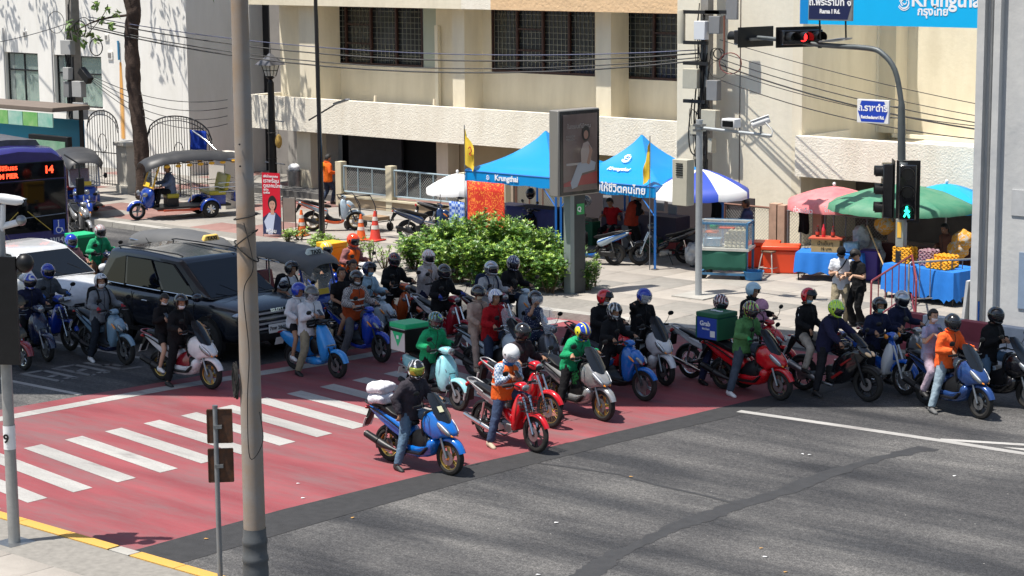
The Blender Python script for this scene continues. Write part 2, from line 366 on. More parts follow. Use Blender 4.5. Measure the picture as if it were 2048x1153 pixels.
ROUGH=rough_render(); PEACH=mat('peach_render',(.76,.52,.30),.9,var=.15,vs=2,bump=.9,bs=14)
WHITEW=mat('white_wall',(.80,.78,.74),.85,var=.10,vs=1.6,bump=.12,bs=6,col2=(.69,.67,.62),st=.25)
BROWN=mat('brown_frame',(.045,.018,.014),.5); GRIDM=mat('window_mesh',(.30,.31,.27),.5,.3)
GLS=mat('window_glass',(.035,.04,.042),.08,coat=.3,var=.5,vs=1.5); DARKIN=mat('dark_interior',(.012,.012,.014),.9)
CURT=mat('curtain',(.30,.36,.24),.8,var=.4,vs=16,col2=(.12,.26,.22))
YW=47.4; YP=45.9; YC=46.8
bd=thing('bank_building','cream concrete bank building with brown framed windows and a rough parapet ledge','building',(-40,47,0))
def B(name,x0,x1,y0,y1,z0,z1,m,par=bd,**k):
    l=(par.location.x,par.location.y,par.location.z) if par==bd else (0,0,0)
    return bx(name,(0,0,0),(x1-x0,y1-y0,z1-z0),m,par,loc=((x0+x1)/2-l[0],(y0+y1)/2-l[1],(z0+z1)/2-l[2]),**k)
# upper beam, parapets, walls
B('beam',-52.1,-42.5,YP,YP+.5,5.97,8.6,CREAM); B('beam',-42.5,-41.35,YP,YP+.5,5.97,8.6,ROUGH); B('beam',-41.35,-34.25,YP,YP+.5,5.97,8.6,PEACH)
B('ceiling_slab',-52.1,-34.25,YP+.5,YW-.002,5.98,6.3,CREAM)
B('parapet',-52.0,-34.2,YP-.02,YP+.18,2.02,3.08,ROUGH); B('ledge',-52.0,-34.2,YP+.18,YW,2.1,2.75,CREAM2)
B('parapet',-52.18,-52.0,YP-.02,YW+3,2.0,3.06,ROUGH)
def wallseg(x0,x1,wins):
    # wall of the upper storey with openings for the windows (x0,x1,z0,z1)
    cur=x0
    for a,b,c,d in wins:
        if a>cur: B('wall',cur,a,YW,YW+.3,2.75,6.05,CREAM)
        B('wall',a,b,YW,YW+.3,2.75,c,CREAM); 
        if d<6.0: B('wall',a,b,YW,YW+.3,d,6.05,CREAM)
        cur=b
    if cur<x1: B('wall',cur,x1,YW,YW+.3,2.75,6.05,CREAM)
W=[((-50.05,4.03)[0],(-44.95,4.19)[0],4.08,5.95),((-42.69,4.12)[0],(-38.69,4.11)[0],4.06,5.95),((-37.69,4.01)[0],(-35.51,4.02)[0],4.04,5.95)]
wallseg(-52.0,-33.9,W)
def window(x0,x1,z0,z1,nbig,seed):
    par=bd; ox,oy=bd.location.x,bd.location.y; w_=B('window_frame',x0,x1,YW+.02,YW+.10,z0,z0+.07,BROWN)
    fx=(x0+x1)/2
    def sub(nm,a,b,y0,y1,c,d,m): return bx(nm,(0,0,0),(b-a,y1-y0,d-c),m,w_,loc=((a+b)/2-fx,(y0+y1)/2-(YW+.06),(c+d)/2-(z0+.035)))
    sub('window_rail',x0,x1,YW+.02,YW+.10,z1-.07,z1,BROWN)
    st=(x1-x0)/nbig
    for i in range(nbig+1): sub('window_post',x0+i*st-(.035 if i else 0),x0+i*st+(.035 if i<nbig else 0),YW+.021,YW+.101,z0+.07,z1-.07,BROWN)
    for i in range(nbig):
        a=x0+i*st+.036; b=x0+(i+1)*st-.036
        sub('pane',a,b,YW+.13,YW+.15,z0+.07,z1-.07,GLS)
        if i%3==1:
            for zz in(z0+.65,z1-.62): sub('window_bar',a,b,YW+.03,YW+.08,zz,zz+.05,BROWN)
        g=MB(); nx=max(3,int(st/.16)); nz=11
        for k in range(1,nx): g.box((a+(b-a)*k/nx,YW+.115,(z0+z1)/2),(.013,.012,z1-z0-.16))
        for k in range(1,nz): g.box(((a+b)/2,YW+.107,z0+(z1-z0)*k/nz),(b-a,.012,.013))
        o=g.build('mesh_grille',GRIDM,w_,ang=0); o.location=(-fx,-(YW+.06),-(z0+.035))
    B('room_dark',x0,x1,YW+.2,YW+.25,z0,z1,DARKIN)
window(W[0][0],(-45.58,4.17)[0],W[0][2],W[0][3],4,1); window(*W[1],4,2); window(*W[2],2,3)
B('window_panel',(-45.54,4.17)[0],W[0][1],YW+.05,YW+.09,W[0][2],W[0][3],mat('grey_green_panel',(.36,.40,.34),.6))
# columns in front of the wall
for a,b,y in((600,640,46.9),(905,948,47.1),(1190,1237,47.0)):
    xa=(-66.8,5.9)[0]
for (xa,xb,yy) in(((-49.89,2.98)[0],(-49.17,3.01)[0],46.3),((-43.53,3.23)[0],(-43.04,3.26)[0],46.6),((-38,3.27)[0],(-37.46,3.29)[0],46.6)):
    B('column',xa,xb,yy,YW,2.75,6.0,CREAM)
    tbp=(xa-.12-bd.location.x,yy+.2-bd.location.y)
B('drain_pipe',(-44.83,3.13)[0],(-44.7,3.14)[0],47.2,47.32,2.76,5.4,CREAM2)
for k,px in enumerate((-48.9,-46.4,-43.9)):
    o=B('bracket',px,px+.06,YP+.2,YP+.26,2.76,3.3,mat('pale_wood',(.5,.44,.33),.8)); o.rotation_euler=(R(-25),R(-22),0)
for x0,x1 in((-51.5,-43.9),(-43.6,-38.9),(-38.0,-34.3)): tb('roof_pipe',[(x0-bd.location.x,YW-.35-47,2.85),(x1-bd.location.x,YW-.35-47,2.85)],.04,CREAM2,bd)
# ground floor behind
B('column',(-50.11,0.06)[0],(-49.48,0.1)[0],46.3,47.0,.1,2.1,CREAM)
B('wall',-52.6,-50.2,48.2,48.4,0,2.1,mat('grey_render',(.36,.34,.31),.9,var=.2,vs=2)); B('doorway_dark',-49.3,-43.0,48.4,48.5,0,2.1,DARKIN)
B('column',(-44.34,1.2)[0],(-43.86,1.23)[0],46.7,47.2,.1,2.1,CREAM)
B('wall',(-44.14,1.19)[0],-34.2,47.25,47.5,0,2.1,mat('ochre_render',(.5,.41,.25),.9,var=.15,vs=1.5))
B('shutter',-49.6,-47.2,48.1,48.2,0,2.1,mat('dark_shutter',(.05,.05,.06),.6,var=.3,vs=5))
B('soffit',-52.1,-34.2,YP+.2,48.4,2.0,2.09,mat('soffit_grey',(.18,.17,.15),.9))
# tall blank block to the right of the windows
xL=(-33.46,3.71)[0]; xR=(-30.57,3.9)[0]
B('tower_wall',-34.24,xR,45.4,50,0,9,CREAM2)
for xx in((-32.2,3.8)[0],): B('wall_joint',xx,xx+.015,45.385,45.41,0,9,BROWN)
# recessed bays on the right
xb=(-30.68,3.73)[0]
B('bay_wall',xR,-20,49.6,49.9,0,9,CREAM); B('bay_column',(-30.33,3.93)[0],(-29.74,3.96)[0],49.0,49.6,2.8,9,CREAM)
B('drain_pipe',(-30.37,3.94)[0],(-30.25,3.94)[0],48.9,49.05,2.8,9,CREAM2)
p2=(-30.15,3.04)[0]
B('parapet',p2,-18,45.2,45.5,1.95,2.98,ROUGH); B('parapet',p2-.18,p2,45.2,47.5,1.95,2.98,ROUGH); B('ledge',p2,-18,45.5,49.6,1.97,2.6,CREAM2)
B('bay_side',xR,xR+.3,45.4,49.6,0,9,CREAM)
B('ground_wall',xR+.1,-18,48,48.2,0,2,mat('shop_wall',(.13,.12,.11),.9,var=.3,vs=2)); B('shop_panel',-26.7,-24.5,47.8,47.95,0,2.0,mat('shop_blue',(.08,.24,.38),.5))
B('roof_pipe',p2+.4,-18,48.9,49.0,2.7,2.8,CREAM2)
# big blue sign of the bank
SKYB=mat('bank_blue',(.0,.42,.80),.35,var=.04,vs=2); SKYD=mat('bank_blue_edge',(.0,.22,.55),.4)
sx0=(-29.77,5.81)[0]; sx1=(-25.02,5.84)[0]; sz=(-27.21,5.83)[1]
sg=thing('bank_sign','wide sky blue bank sign with white lettering and bird emblem above the recessed bay','sign',((sx0+sx1)/2,45.0,sz+1.2))
bx('sign_board',(0,0,0),(sx1-sx0,.3,2.4),SKYB,sg); bx('sign_edge',(-(sx1-sx0)/2-.12,.02,0),(.23,.34,2.4),SKYD,sg)
WL=mat('white_letter',(.8,.8,.82),.5)
text('Krungthai',.50,WL,sg,((-25.84,6.45)[0]-sg.location.x,-.155,(-25.84,6.47)[1]-sg.location.z),bold=.012)
text('กรุงไทย',.27,WL,sg,((-26.23,6.19)[0]-sg.location.x,-.155,(-26.23,6.19)[1]-sg.location.z),bold=.008)
def bird(par,loc,s,rot=(R(90),0,0)):
    mb=MB()
    for r0,r1,a0,a1,dx,dy in((.5,.36,200,400,0,0),(.34,.2,20,250,0,.05),(.5,.4,60,170,.05,0),(.2,.1,180,380,.05,.05),(.6,.52,205,330,0,-.02)):
        for k in range(10):
            a=R(a0+(a1-a0)*k/10);b=R(a0+(a1-a0)*(k+1)/10); t0=math.sin(PI*k/10)*.5+.5; t1=math.sin(PI*(k+1)/10)*.5+.5
            q=lambda r,t,a_:((dx+r*math.cos(a_))*s,(dy+r*math.sin(a_))*s,.003)
            mb.quad(q(r1+(r0-r1)*(1-t0),0,a),q(r0,0,a),q(r0,0,b),q(r1+(r0-r1)*(1-t1),0,b))
    mb.build('emblem',WL,par,loc=loc,rot=rot,ang=0)
bird(sg,((-27.02,6.39)[0]-sg.location.x,-.155,(-27.02,6.39)[1]-sg.location.z),.30)

# ---------------- white building on the left
wb=thing('white_building','white rendered building with green curtained windows and an orange stain behind the tree','building',(-58,46.5,0))
YB=46.5
def B2(name,x0,x1,y0,y1,z0,z1,m,**k): return bx(name,(0,0,0),(x1-x0,y1-y0,z1-z0),m,wb,loc=((x0+x1)/2+58,(y0+y1)/2-46.5,(z0+z1)/2),**k)
wx=[((-65.94,3.18)[0],(-63.95,3.25)[0],(-65,2.21)[1],(-64.86,4.02)[1]),((-62.98,3.11)[0],(-60.27,3.21)[0],(-61.58,2.19)[1],(-61.46,4.01)[1])]
xE=(-55.93,4.38)[0]
B2('wall',-75,wx[0][0],YB,YB+.4,0,9,WHITEW); B2('wall',wx[0][1],wx[1][0],YB,YB+.4,0,9,WHITEW); B2('wall',wx[1][1],xE,YB,YB+.4,0,9,WHITEW)
for a,b,c,d in wx:
    B2('wall',a,b,YB,YB+.4,0,c,WHITEW); B2('wall',a,b,YB,YB+.4,d,9,WHITEW)
    f=B2('window_frame',a,b,YB+.12,YB+.18,c,c+.05,GLOSSB); cx_=(a+b)/2
    def s2(nm,x0,x1,y0,y1,z0,z1,m): return bx(nm,(0,0,0),(x1-x0,y1-y0,z1-z0),m,f,loc=((x0+x1)/2-cx_,(y0+y1)/2-(YB+.15),(z0+z1)/2-(c+.025)))
    s2('window_rail',a,b,YB+.12,YB+.18,d-.05,d,GLOSSB); s2('window_rail',a,b,YB+.12,YB+.18,(c+d)/2+.25,(c+d)/2+.3,GLOSSB)
    for t in(0,.5,1): 
        xx=a+(b-a)*t-(.05*t); s2('window_post',xx,xx+.05,YB+.121,YB+.181,c+.05,d-.05,GLOSSB)
    s2('pane',a+.05,b-.05,YB+.16,YB+.17,c+.05,d-.05,mat('clear_glass',(.6,.7,.65),.03,alpha=.22,coat=.6)); s2('curtain',a+.25,b-.02,YB+.25,YB+.27,c+.02,d-.02,CURT); B2('room_dark',a,b,YB+.39,YB+.41,c,d,DARKIN)
    B2('sill',a-.06,b+.06,YB-.06,YB+.1,c-.06,c,WHITEW)
# shaded flank and the dark gap
B2('wall',xE-.01,xE+.3,YB+.003,YB+3.6,0,9,WHITEW)
xF=(-57.02,4.22)[0]
B2('wall',xE,xF+.6,YB+3.0,YB+3.3,0,9,WHITEW); B2('pilaster',xF-.1,(-54.94,4.31)[0],48.7,YB+3.2,0,9,WHITEW)
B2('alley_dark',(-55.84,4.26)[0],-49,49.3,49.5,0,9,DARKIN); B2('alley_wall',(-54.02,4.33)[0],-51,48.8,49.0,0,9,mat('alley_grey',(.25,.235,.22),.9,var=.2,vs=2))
def stainmat():
    m,N,L,b=nodes_mat('rust_stain'); tc=N.new('ShaderNodeTexCoord'); t=N.new('ShaderNodeTexNoise'); t.inputs['Scale'].default_value=3; t.inputs['Detail'].default_value=5
    mp=N.new('ShaderNodeMapping'); mp.inputs['Scale'].default_value=(3,1,.4); L.new(tc.outputs['Object'],mp.inputs[0]); L.new(mp.outputs[0],t.inputs['Vector'])
    r=N.new('ShaderNodeValToRGB'); r.color_ramp.elements[0].position=.3; r.color_ramp.elements[1].position=.7; r.color_ramp.elements[0].color=(.62,.25,.03,1); r.color_ramp.elements[1].color=(.72,.42,.14,1); L.new(t.outputs['Fac'],r.inputs[0]); L.new(r.outputs[0],b.inputs['Base Color'])
    sp=N.new('ShaderNodeSeparateXYZ'); L.new(tc.outputs['Object'],sp.inputs[0]); ab=N.new('ShaderNodeMath'); ab.operation='ABSOLUTE'; L.new(sp.outputs[0],ab.inputs[0])
    mr=N.new('ShaderNodeMapRange'); mr.inputs[1].default_value=.16; mr.inputs[2].default_value=.03; L.new(ab.outputs[0],mr.inputs[0]); L.new(mr.outputs[0],b.inputs['Alpha']); b.inputs['Roughness'].default_value=.9
    return m
sxx=(-59.19,2.56)[0]; z1=(-59.2,3.86)[1]; z0=(-59.19,1.2)[1]
MB().add([(-.05,0,(z1-z0)/2),(.05,0,(z1-z0)/2),(.19,0,-(z1-z0)/2),(-.19,0,-(z1-z0)/2)],[(3,2,1,0)]).build('rust_stain',stainmat(),wb,loc=(sxx+58,-.012,(z0+z1)/2))
tb('downpipe',[((-59.22,3.94)[0]+58,-.05,(-59.22,3.94)[1]),((-59.23,4.6)[0]+58,-.05,(-59.23,4.6)[1]),((-59.29,4.63)[0]+58,-.02,(-59.29,4.56)[1])],.035,mat('blue_pipe',(.05,.25,.45),.5),wb)
for px,py in((50,68),(214,75),(221,111)):
    v=(-66.09,5.92)
for (vx,vz,s_) in((*(-64.65,4.71),.2),(*(-59.89,4.7),.22),(*(-59.73,4.08),.28)):
    bx('vent',(0,0,0),(s_,.05,s_),WHITEW,wb,loc=(vx+58,-.02,vz)); bx('vent_opening',(0,0,0),(s_*.6,.03,s_*.6),mat('vent_grey',(.2,.19,.18),.8),wb,loc=(vx+58,-.04,vz))
for px_ in((-65.92,3.19)[0],(-63.01,3.29)[0]): tb('conduit',[(px_+58,-.06,2.2),(px_+58,-.06,4.9)],.03,mat('grey_pipe',(.4,.4,.4),.6),wb)
# ---------------- elevated railway deck overhead (its shade lies across the riders) and its pillar
CONC=mat('pillar_concrete',(.58,.58,.57),.85,var=.28,vs=1.1,bump=.3,bs=7,col2=(.44,.45,.46))
HD=12.0; sh=(.17*HD,.33*HD)
lo=[(-80,-14.0),(-60,1.0),(-45,12.0),(-31.3,22.1),(-28.7,24.0),(-26.3,25.4),(-24.5,26.5),(-21.3,28.9),(-17.1,32.4),(-8,39.2),(10,52)]
hi=[(-84,-8),(-64,7),(-49,17.8),(-35.7,27.7),(-31,31),(-28,33.1),(-25.8,34.3),(-23,35.4),(-20.6,36.0),(-17,37.6),(-8,42),(10,53)]
poly=[(x-sh[0],y-sh[1]) for x,y in lo]+[(x-sh[0],y-sh[1]) for x,y in hi[::-1]]
MB().slab(poly,HD,HD+1.4).build('elevated_railway_deck',CONC,kind='structure',ang=20)
pl=thing('concrete_pillar','massive grey concrete pillar with grooved edge behind the red and white barrier','pillar',((-20.47,36.95),0)[0]+(0,) if False else (*(-20.42,36.85),0))
PX=pl
MB().slab([(0,0),(2.6,0),(2.6,2.4),(0,2.4)],0,12.0).build('shaft',CONC,pl,ang=20)
bx('edge_rib',(0,0,0),(.16,.22,12),CONC,pl,loc=(.0,-.02,6)); bx('edge_rib',(0,0,0),(.14,.2,12),CONC,pl,loc=(.36,-.05,6)); 
tb('cable_duct',[(.2,-.04,0),(.2,-.04,12)],.03,ALU,pl)
bx('shaft_panel',(0,0,0),(1.6,.02,.5),mat('concrete_patch',(.5,.51,.52),.85,var=.2,vs=4),pl,loc=(1.5,-.012,2.9)); bx('shaft_panel',(0,0,0),(.8,.02,1.1),mat('blue_patch',(.25,.33,.45),.8,var=.2,vs=4),pl,loc=(1.3,-.014,1.4))
bx('leaning_board',(0,0,0),(.06,.5,1.3),CONC,pl,loc=(-.2,.1,.65),rot=Matrix.Rotation(R(6),3,'Y'))

# ---------------- motorcycles
def curved(mb,pts,bulge,th=.006,n=6,m=0):
    # swept sheet: pts (x,z,halfwidth) from bottom to top, bowed towards the rear at the sides
    rs=[]
    for x,z,hw in pts:
        f=[Vector((x-bulge*(t*t),hw*t,z)) for t in [(-1+2*i/n) for i in range(n+1)]]
        k=[q+Vector((-th,0,-th*.4)) for q in f[::-1]]; rs.append(f+k)
    return mb.rings(rs,m,True)
def fender(name,par,x,z,r,a0,a1,w,m,th=.008,taper=.75,**k):
    mb=MB(); rs=[]; N=12
    for i in range(N+1):
        a=R(a0+(a1-a0)*i/N); e=1-(1-taper)*abs(2*i/N-1)**2; ring=[]
        pr=[(-1,-.045),(-.85,-.008),(-.4,.004),(0,.008),(.4,.004),(.85,-.008),(1,-.045)]
        for t,dr in pr: ring.append(Vector((x+(r+dr)*math.cos(a),w*e*t,z+(r+dr)*math.sin(a))))
        for t,dr in pr[::-1]: ring.append(Vector((x+(r+dr-th)*math.cos(a),w*e*t*.94,z+(r+dr-th)*math.sin(a))))
        rs.append(ring)
    return mb.rings(rs,0,True).build(name,m,par,ang=60,**k)
_WM={}
def wheel(par,x,Rr,w,rm,style='cast',ns=5,disc=True,steer=0):
    key=(round(Rr,3),round(w,3),style,ns)
    if key not in _WM:
        ty=MB().lathe([(Rr-.085,-w*.7),(Rr-.055,-w),(Rr-.018,-w*.85),(Rr,-w*.28),(Rr,w*.28),(Rr-.018,w*.85),(Rr-.055,w),(Rr-.085,w*.7),(Rr-.085,-w*.7)],30,axis='y')
        if style!='spoke' or True:
            for k in range(26):
                a=2*PI*k/26
                for s in(-1,1): ty.box((0,s*w*.55,0),(.001,.001,.001))
        rim=MB(); ri=Rr-.082
        rim.lathe([(ri+.004,-w*.72),(ri-.012,-w*.6),(ri-.02,-w*.1),(ri-.02,w*.1),(ri-.012,w*.6),(ri+.004,w*.72),(ri+.004,-w*.72)],30,axis='y')
        rim.lathe([(.0,-.055),(.035,-.055),(.045,-.03),(.045,.03),(.035,.055),(0,.055)],12,axis='y')
        if style=='cast':
            for k in range(ns):
                for off in(-.13,.13):
                    a=2*PI*k/ns; a2=a+off
                    rim.tube([(.03*math.cos(a),0,.03*math.sin(a)),((ri-.01)*math.cos(a2),0,(ri-.01)*math.sin(a2))],[.019,.011],6)
        else:
            for k in range(24):
                a=2*PI*k/24; a2=a+(.35 if k%2 else -.35); s=.02 if (k//2)%2 else -.02
                rim.tube([(.035*math.cos(a2),s,.035*math.sin(a2)),((ri-.01)*math.cos(a),0,(ri-.01)*math.sin(a))],.0032,4,caps=False)
        di=MB().lathe([(.05,.055),(.05,.06),(.115,.06),(.115,.055)],20,axis='y')
        for k in range(5):
            a=2*PI*k/5; di.box((.05*math.cos(a),.05,.05*math.sin(a)),(.03,.01,.03))
        _WM[key]=(ty,rim,di)
    ty,rim,di=_WM[key]
    def shared(mb,nm,m):
        kk=(id(mb),m.name)
        if kk not in _SM: _SM[kk]=mb.mesh(nm,m,40)
        return _SM[kk]
    t=put('wheel',shared(ty,'tyre',RUB),par,(x,0,Rr)); t.rotation_euler=(0,random.uniform(0,6),0)
    put('rim',shared(rim,'rim',rm),t); 
    if disc: d=put('brake_disc',shared(di,'brake_disc',STEEL),t); d.scale=(1,-1,1)
    return t
_SM={}
def bars(b,x,z,hw=.33,rise=.03,mir=True,grip=BLK,mm=BLK,low=False):
    h=tb('handlebar',[(x-.08,-hw,z-.0),(x-.05,-hw*.55,z+rise*.5),(x+.03,-.06,z-.03),(x+.03,.06,z-.03),(x-.05,hw*.55,z+rise*.5),(x-.08,hw,z)],.012,DKM,b,8,smooth=4)
    for s in(-1,1):
        tb('grip',[(x-.055,s*(hw-.13),z+.004),(x-.082,s*(hw+.01),z)],.018,grip,b,10)
        tb('brake_lever',[(x-.02,s*(hw-.14),z-.005),(x+.03,s*(hw-.07),z-.015),(x+.0,s*(hw+.005),z-.02)],.006,STEEL,b,6,smooth=3)
        bx('switch_box',(x-.04,s*(hw-.15),z+.005),(.05,.045,.05),BLK,b,bev=.008)
        if mir:
            st=tb('mirror_stalk',[(x-.02,s*(hw-.15),z),(x+.03,s*(hw-.09),z+.10),(x+.0,s*(hw-.02),z+.19)],.0055,mm,b,6,smooth=4)
            MB().ell((x-.0,s*(hw+.01),z+.22),(.012,.065,.042),n=14,k=8).build('mirror',mm,st)
def exhaust(b,pts,r,m=DKM,tip=CHR,shield=None):
    e=tb('exhaust',pts,r,m,b,12,ang=50); a=Vector(pts[-2]);c=Vector(pts[-1]);d=(c-a).normalized()
    tb('exhaust_tip',[c-d*.03,c+d*.02],r[-1]*.6,tip,e,10)
    if shield is not None:
        s=Vector(pts[-2]).lerp(Vector(pts[-1]),.25); f=Vector(pts[-2]).lerp(Vector(pts[-1]),.8); o=Vector((0,-.016,.01)); tb('heat_shield',[s+o,f+o],max(r)*.92,shield,e,10)
    return e
def plate(b,x,z,txt=None,tilt=-20,rear=True):
    p=bx('number_plate',(0,0,0),(.006,.2,.16),PLATE,b,loc=(x,0,z)); p.rotation_euler=(0,R(tilt),0); return p
def lamp(b,name,c,r,m,pitch=0,yaw=0):
    rot=Matrix.Rotation(R(yaw),3,'Z')@Matrix.Rotation(R(pitch),3,'Y')
    return MB().ell(c,r,rot=rot,n=12,k=8).build(name,m,b,ang=0)
def powertrain(b,xr,Rr,m=DKM):
    MB().box((xr+.18,.1,Rr+.02),(.48,.09,.13)).box((xr+.3,.0,Rr+.06),(.2,.2,.16)).build('engine_case',m,b,bev=.02)
    mb=MB(); mb.lathe([(0,-.02),(.085,-.02),(.085,.03),(0,.03)],14,(xr+.02,.13,Rr+.01),'y').lathe([(0,-.02),(.075,-.02),(.075,.03),(0,.03)],14,(xr+.38,.13,Rr+.03),'y'); mb.build('drive_cover',m,b)
    mb=MB()
    for i in range(6): mb.box((xr+.46+.018*i,0,Rr+.04),(.008,.17,.12))
    mb.build('cooling_fins',STEEL,b)
    for s in(-1,1):
        sp=MB(); pts=[]
        for k in range(40):
            a=k*.9; t=k/39; pts.append((xr-.02+.08*t+.026*math.cos(a),s*.105+.026*math.sin(a),Rr+.05+.27*t))
        sp.tube(pts,.006,5); sp.build('rear_spring',b.get('_spring') and DKM or DKM,b)
        tb('damper',[(xr-.03,s*.105,Rr),(xr+.06,s*.105,Rr+.35)],.013,STEEL,b,8)
def motorbike(kind,label,loc,yaw,c1,c2=BLK,rim=DKM,screen=None,group='motorcycles waiting at the crossing',seat=BLK,basket=False,mir=True,scr_m=None,name=None,sp='cast',c3=None,lights=True,stand=False):
    nm=name or {'maxi':'maxi_scooter','compact':'scooter','retro':'retro_scooter','flat':'electric_scooter','wave':'underbone_motorcycle','cub':'cub_motorcycle','sport':'sport_motorcycle'}[kind]
    b=thing(nm,label,'motorcycle' if kind in('wave','cub','sport') else 'scooter',(loc[0],loc[1],.005),R(yaw),group)
    if kind!='sport' and kind!='wave' and kind!='cub': b['_s']=1; del b['_s']
    P=lambda n,prof,w,m,ins=.018,sub=1,**k: MB().puff(prof,w,ins,**k).build(n,m,b,sub=sub)
    L_=LENS if lights else LENS
    if kind=='maxi':
        Rr=.27;xr=-.50;xf=.81
        wheel(b,xr,Rr,.062,rim,ns=5);wheel(b,xf,Rr,.055,rim,ns=5); powertrain(b,xr,Rr)
        P('rear_body',[(-.98,.80,.05),(-.93,.86,.08),(-.60,.82,.14),(-.25,.72,.16),(-.02,.66,.16),(.10,.58,.15),(.04,.44,.15),(-.12,.42,.16),(-.35,.52,.17),(-.62,.64,.15)],.15,c1)
        P('seat',[(-.90,.855,.08),(-.86,.93,.10),(-.60,.93,.13),(-.40,.865,.15),(-.30,.80,.15),(.02,.77,.13),(.13,.72,.09),(.12,.62,.08),(-.3,.68,.14),(-.6,.80,.13)],.13,seat,.02)
        P('centre_tunnel',[(.06,.60,.08),(.22,.62,.08),(.36,.74,.1),(.44,.5,.14),(.40,.28,.17),(-.02,.28,.17),(-.06,.42,.16)],.12,c3 or BLK)
        P('side_skirt',[(-.20,.36,.17),(.10,.40,.19),(.40,.36,.2),(.62,.52,.17),(.60,.34,.17),(.44,.20,.15),(.0,.18,.17),(-.16,.24,.18)],.18,c1)
        P('floorboard',[(-.04,.30,.235),(.36,.31,.235),(.50,.42,.22),(.52,.40,.22),(.38,.27,.235),(-.04,.26,.235)],.23,BLK,.006,0)
        P('front_cowl',[(.36,.60,.20),(.33,.80,.20),(.42,.93,.17),(.54,.97,.14),(.70,.88,.17),(.86,.74,.14),(.98,.64,.04),(.88,.59,.10),(.72,.585,.16),(.60,.50,.185),(.50,.56,.17)],.18,c1,.014)
        P('lower_cowl',[(.36,.34,.16),(.34,.62,.17),(.56,.54,.16),(.60,.44,.15),(.52,.30,.15)],.16,BLK)
        P('leg_fairing',[(.40,.30,.19),(.46,.54,.20),(.60,.56,.19),(.64,.46,.185),(.56,.30,.18)],.19,c1,.014)
        P('inner_panel',[(.31,.50,.15),(.28,.82,.15),(.36,.96,.13),(.40,.94,.13),(.38,.5,.15)],.15,BLK)
        if screen!=0:
            curved(MB(),[(.73,.865,.15),(.60,1.03,.15),(.49,1.17,.115),(.455,1.215,.06)],.05) ; mb=MB(); curved(mb,[(.80,.80,.10),(.73,.89,.15),(.61,1.04,.15),(.50,1.17,.115),(.46,1.215,.06)],.05); mb.build('windscreen',scr_m or SMK,b)
        for s in(-1,1):
            lamp(b,'headlight',(.785,s*.108,.715),(.155,.042,.05),L_,38,s*-13); lamp(b,'light_strip',(.80,s*.128,.745),(.13,.012,.010),mat('white_strip',(.8,.82,.85),.3),38,s*-13); lamp(b,'indicator',(.90,s*.06,.622),(.04,.02,.014),LAMPO,25,s*-25)
        fender('front_fender',b,xf,Rr,Rr+.045,150,20,.075,c1)
        fender('rear_hugger',b,xr,Rr,Rr+.04,200,70,.06,BLK)
        bx('number_plate',(0,0,0),(.006,.2,.16),PLATE,b,loc=(-1.0,0,.56)).rotation_euler=(0,R(25),0)
        P('tail_bracket',[(-.95,.78,.03),(-.85,.76,.05),(-1.02,.5,.06),(-1.06,.47,.07)],.05,BLK,.005,0)
        lamp(b,'tail_light',(-.965,0,.80),(.04,.10,.035),LAMPR)
        bars(b,.45,1.03,mir=mir)
        for s in(-1,1): tb('fork_leg',[(xf,s*.085,Rr),(xf-.17,s*.085,.72)],[.024,.02],STEEL,b,10)
        exhaust(b,[(-.05,-.12,.2),(-.28,-.15,.25),(-.48,-.17,.30),(-.86,-.18,.42)],[.02,.03,.062,.055],DKM,STEEL,BLK)
        tb('grab_rail',[(-.62,-.12,.84),(-.92,-.11,.89),(-1.0,0,.90),(-.92,.11,.89),(-.62,.12,.84)],.014,c3 or DKM,b,8,smooth=3)
    elif kind=='compact':
        Rr=.28;xr=-.47;xf=.79
        wheel(b,xr,Rr,.048,rim);wheel(b,xf,Rr,.045,rim); powertrain(b,xr,Rr)
        P('rear_body',[(-.92,.86,.03),(-.86,.90,.06),(-.5,.80,.12),(-.1,.70,.14),(.02,.62,.13),(-.02,.48,.12),(-.18,.46,.13),(-.35,.58,.14),(-.6,.70,.11)],.13,c1)
        P('seat',[(-.84,.90,.06),(-.80,.95,.08),(-.45,.90,.12),(-.2,.80,.13),(.05,.77,.12),(.12,.72,.08),(.08,.66,.09),(-.3,.72,.12)],.12,seat,.02)
        P('tail_cowl',[(-.90,.84,.04),(-.6,.74,.10),(-.3,.62,.13),(-.25,.54,.12),(-.6,.66,.09),(-.82,.78,.05)],.1,c2)
        P('footwell',[(.0,.36,.16),(.34,.36,.16),(.40,.30,.15),(.34,.22,.15),(-.06,.22,.15),(-.10,.46,.13),(.0,.58,.11)],.16,BLK)
        P('side_skirt',[(-.24,.40,.145),(.05,.30,.165),(.40,.28,.165),(.48,.38,.16),(.46,.24,.14),(.34,.19,.15),(-.08,.20,.15)],.16,c2)
        P('leg_shield',[(.34,.34,.15),(.32,.80,.17),(.38,.94,.12),(.46,.96,.1),(.62,.80,.12),(.66,.68,.12),(.58,.55,.16),(.52,.36,.15),(.44,.26,.13)],.16,c1)
        P('front_nose',[(.50,.86,.12),(.60,.92,.08),(.80,.74,.05),(.74,.64,.08),(.60,.62,.13),(.52,.70,.15)],.12,c1)
        P('inner_panel',[(.30,.36,.15),(.28,.82,.16),(.34,.9,.13),(.36,.36,.15)],.15,BLK)
        P('handle_cover',[(.34,.98,.11),(.40,1.06,.10),(.52,1.04,.07),(.56,.95,.07),(.44,.93,.10)],.1,c1)
        for s in(-1,1): lamp(b,'headlight',(.735,s*.075,.715),(.09,.03,.035),L_,42,s*-18); lamp(b,'indicator',(.60,s*.135,.74),(.08,.014,.02),LAMPO,38,s*-8)
        fender('front_fender',b,xf,Rr,Rr+.04,145,25,.06,c1); fender('rear_hugger',b,xr,Rr,Rr+.04,190,80,.05,BLK)
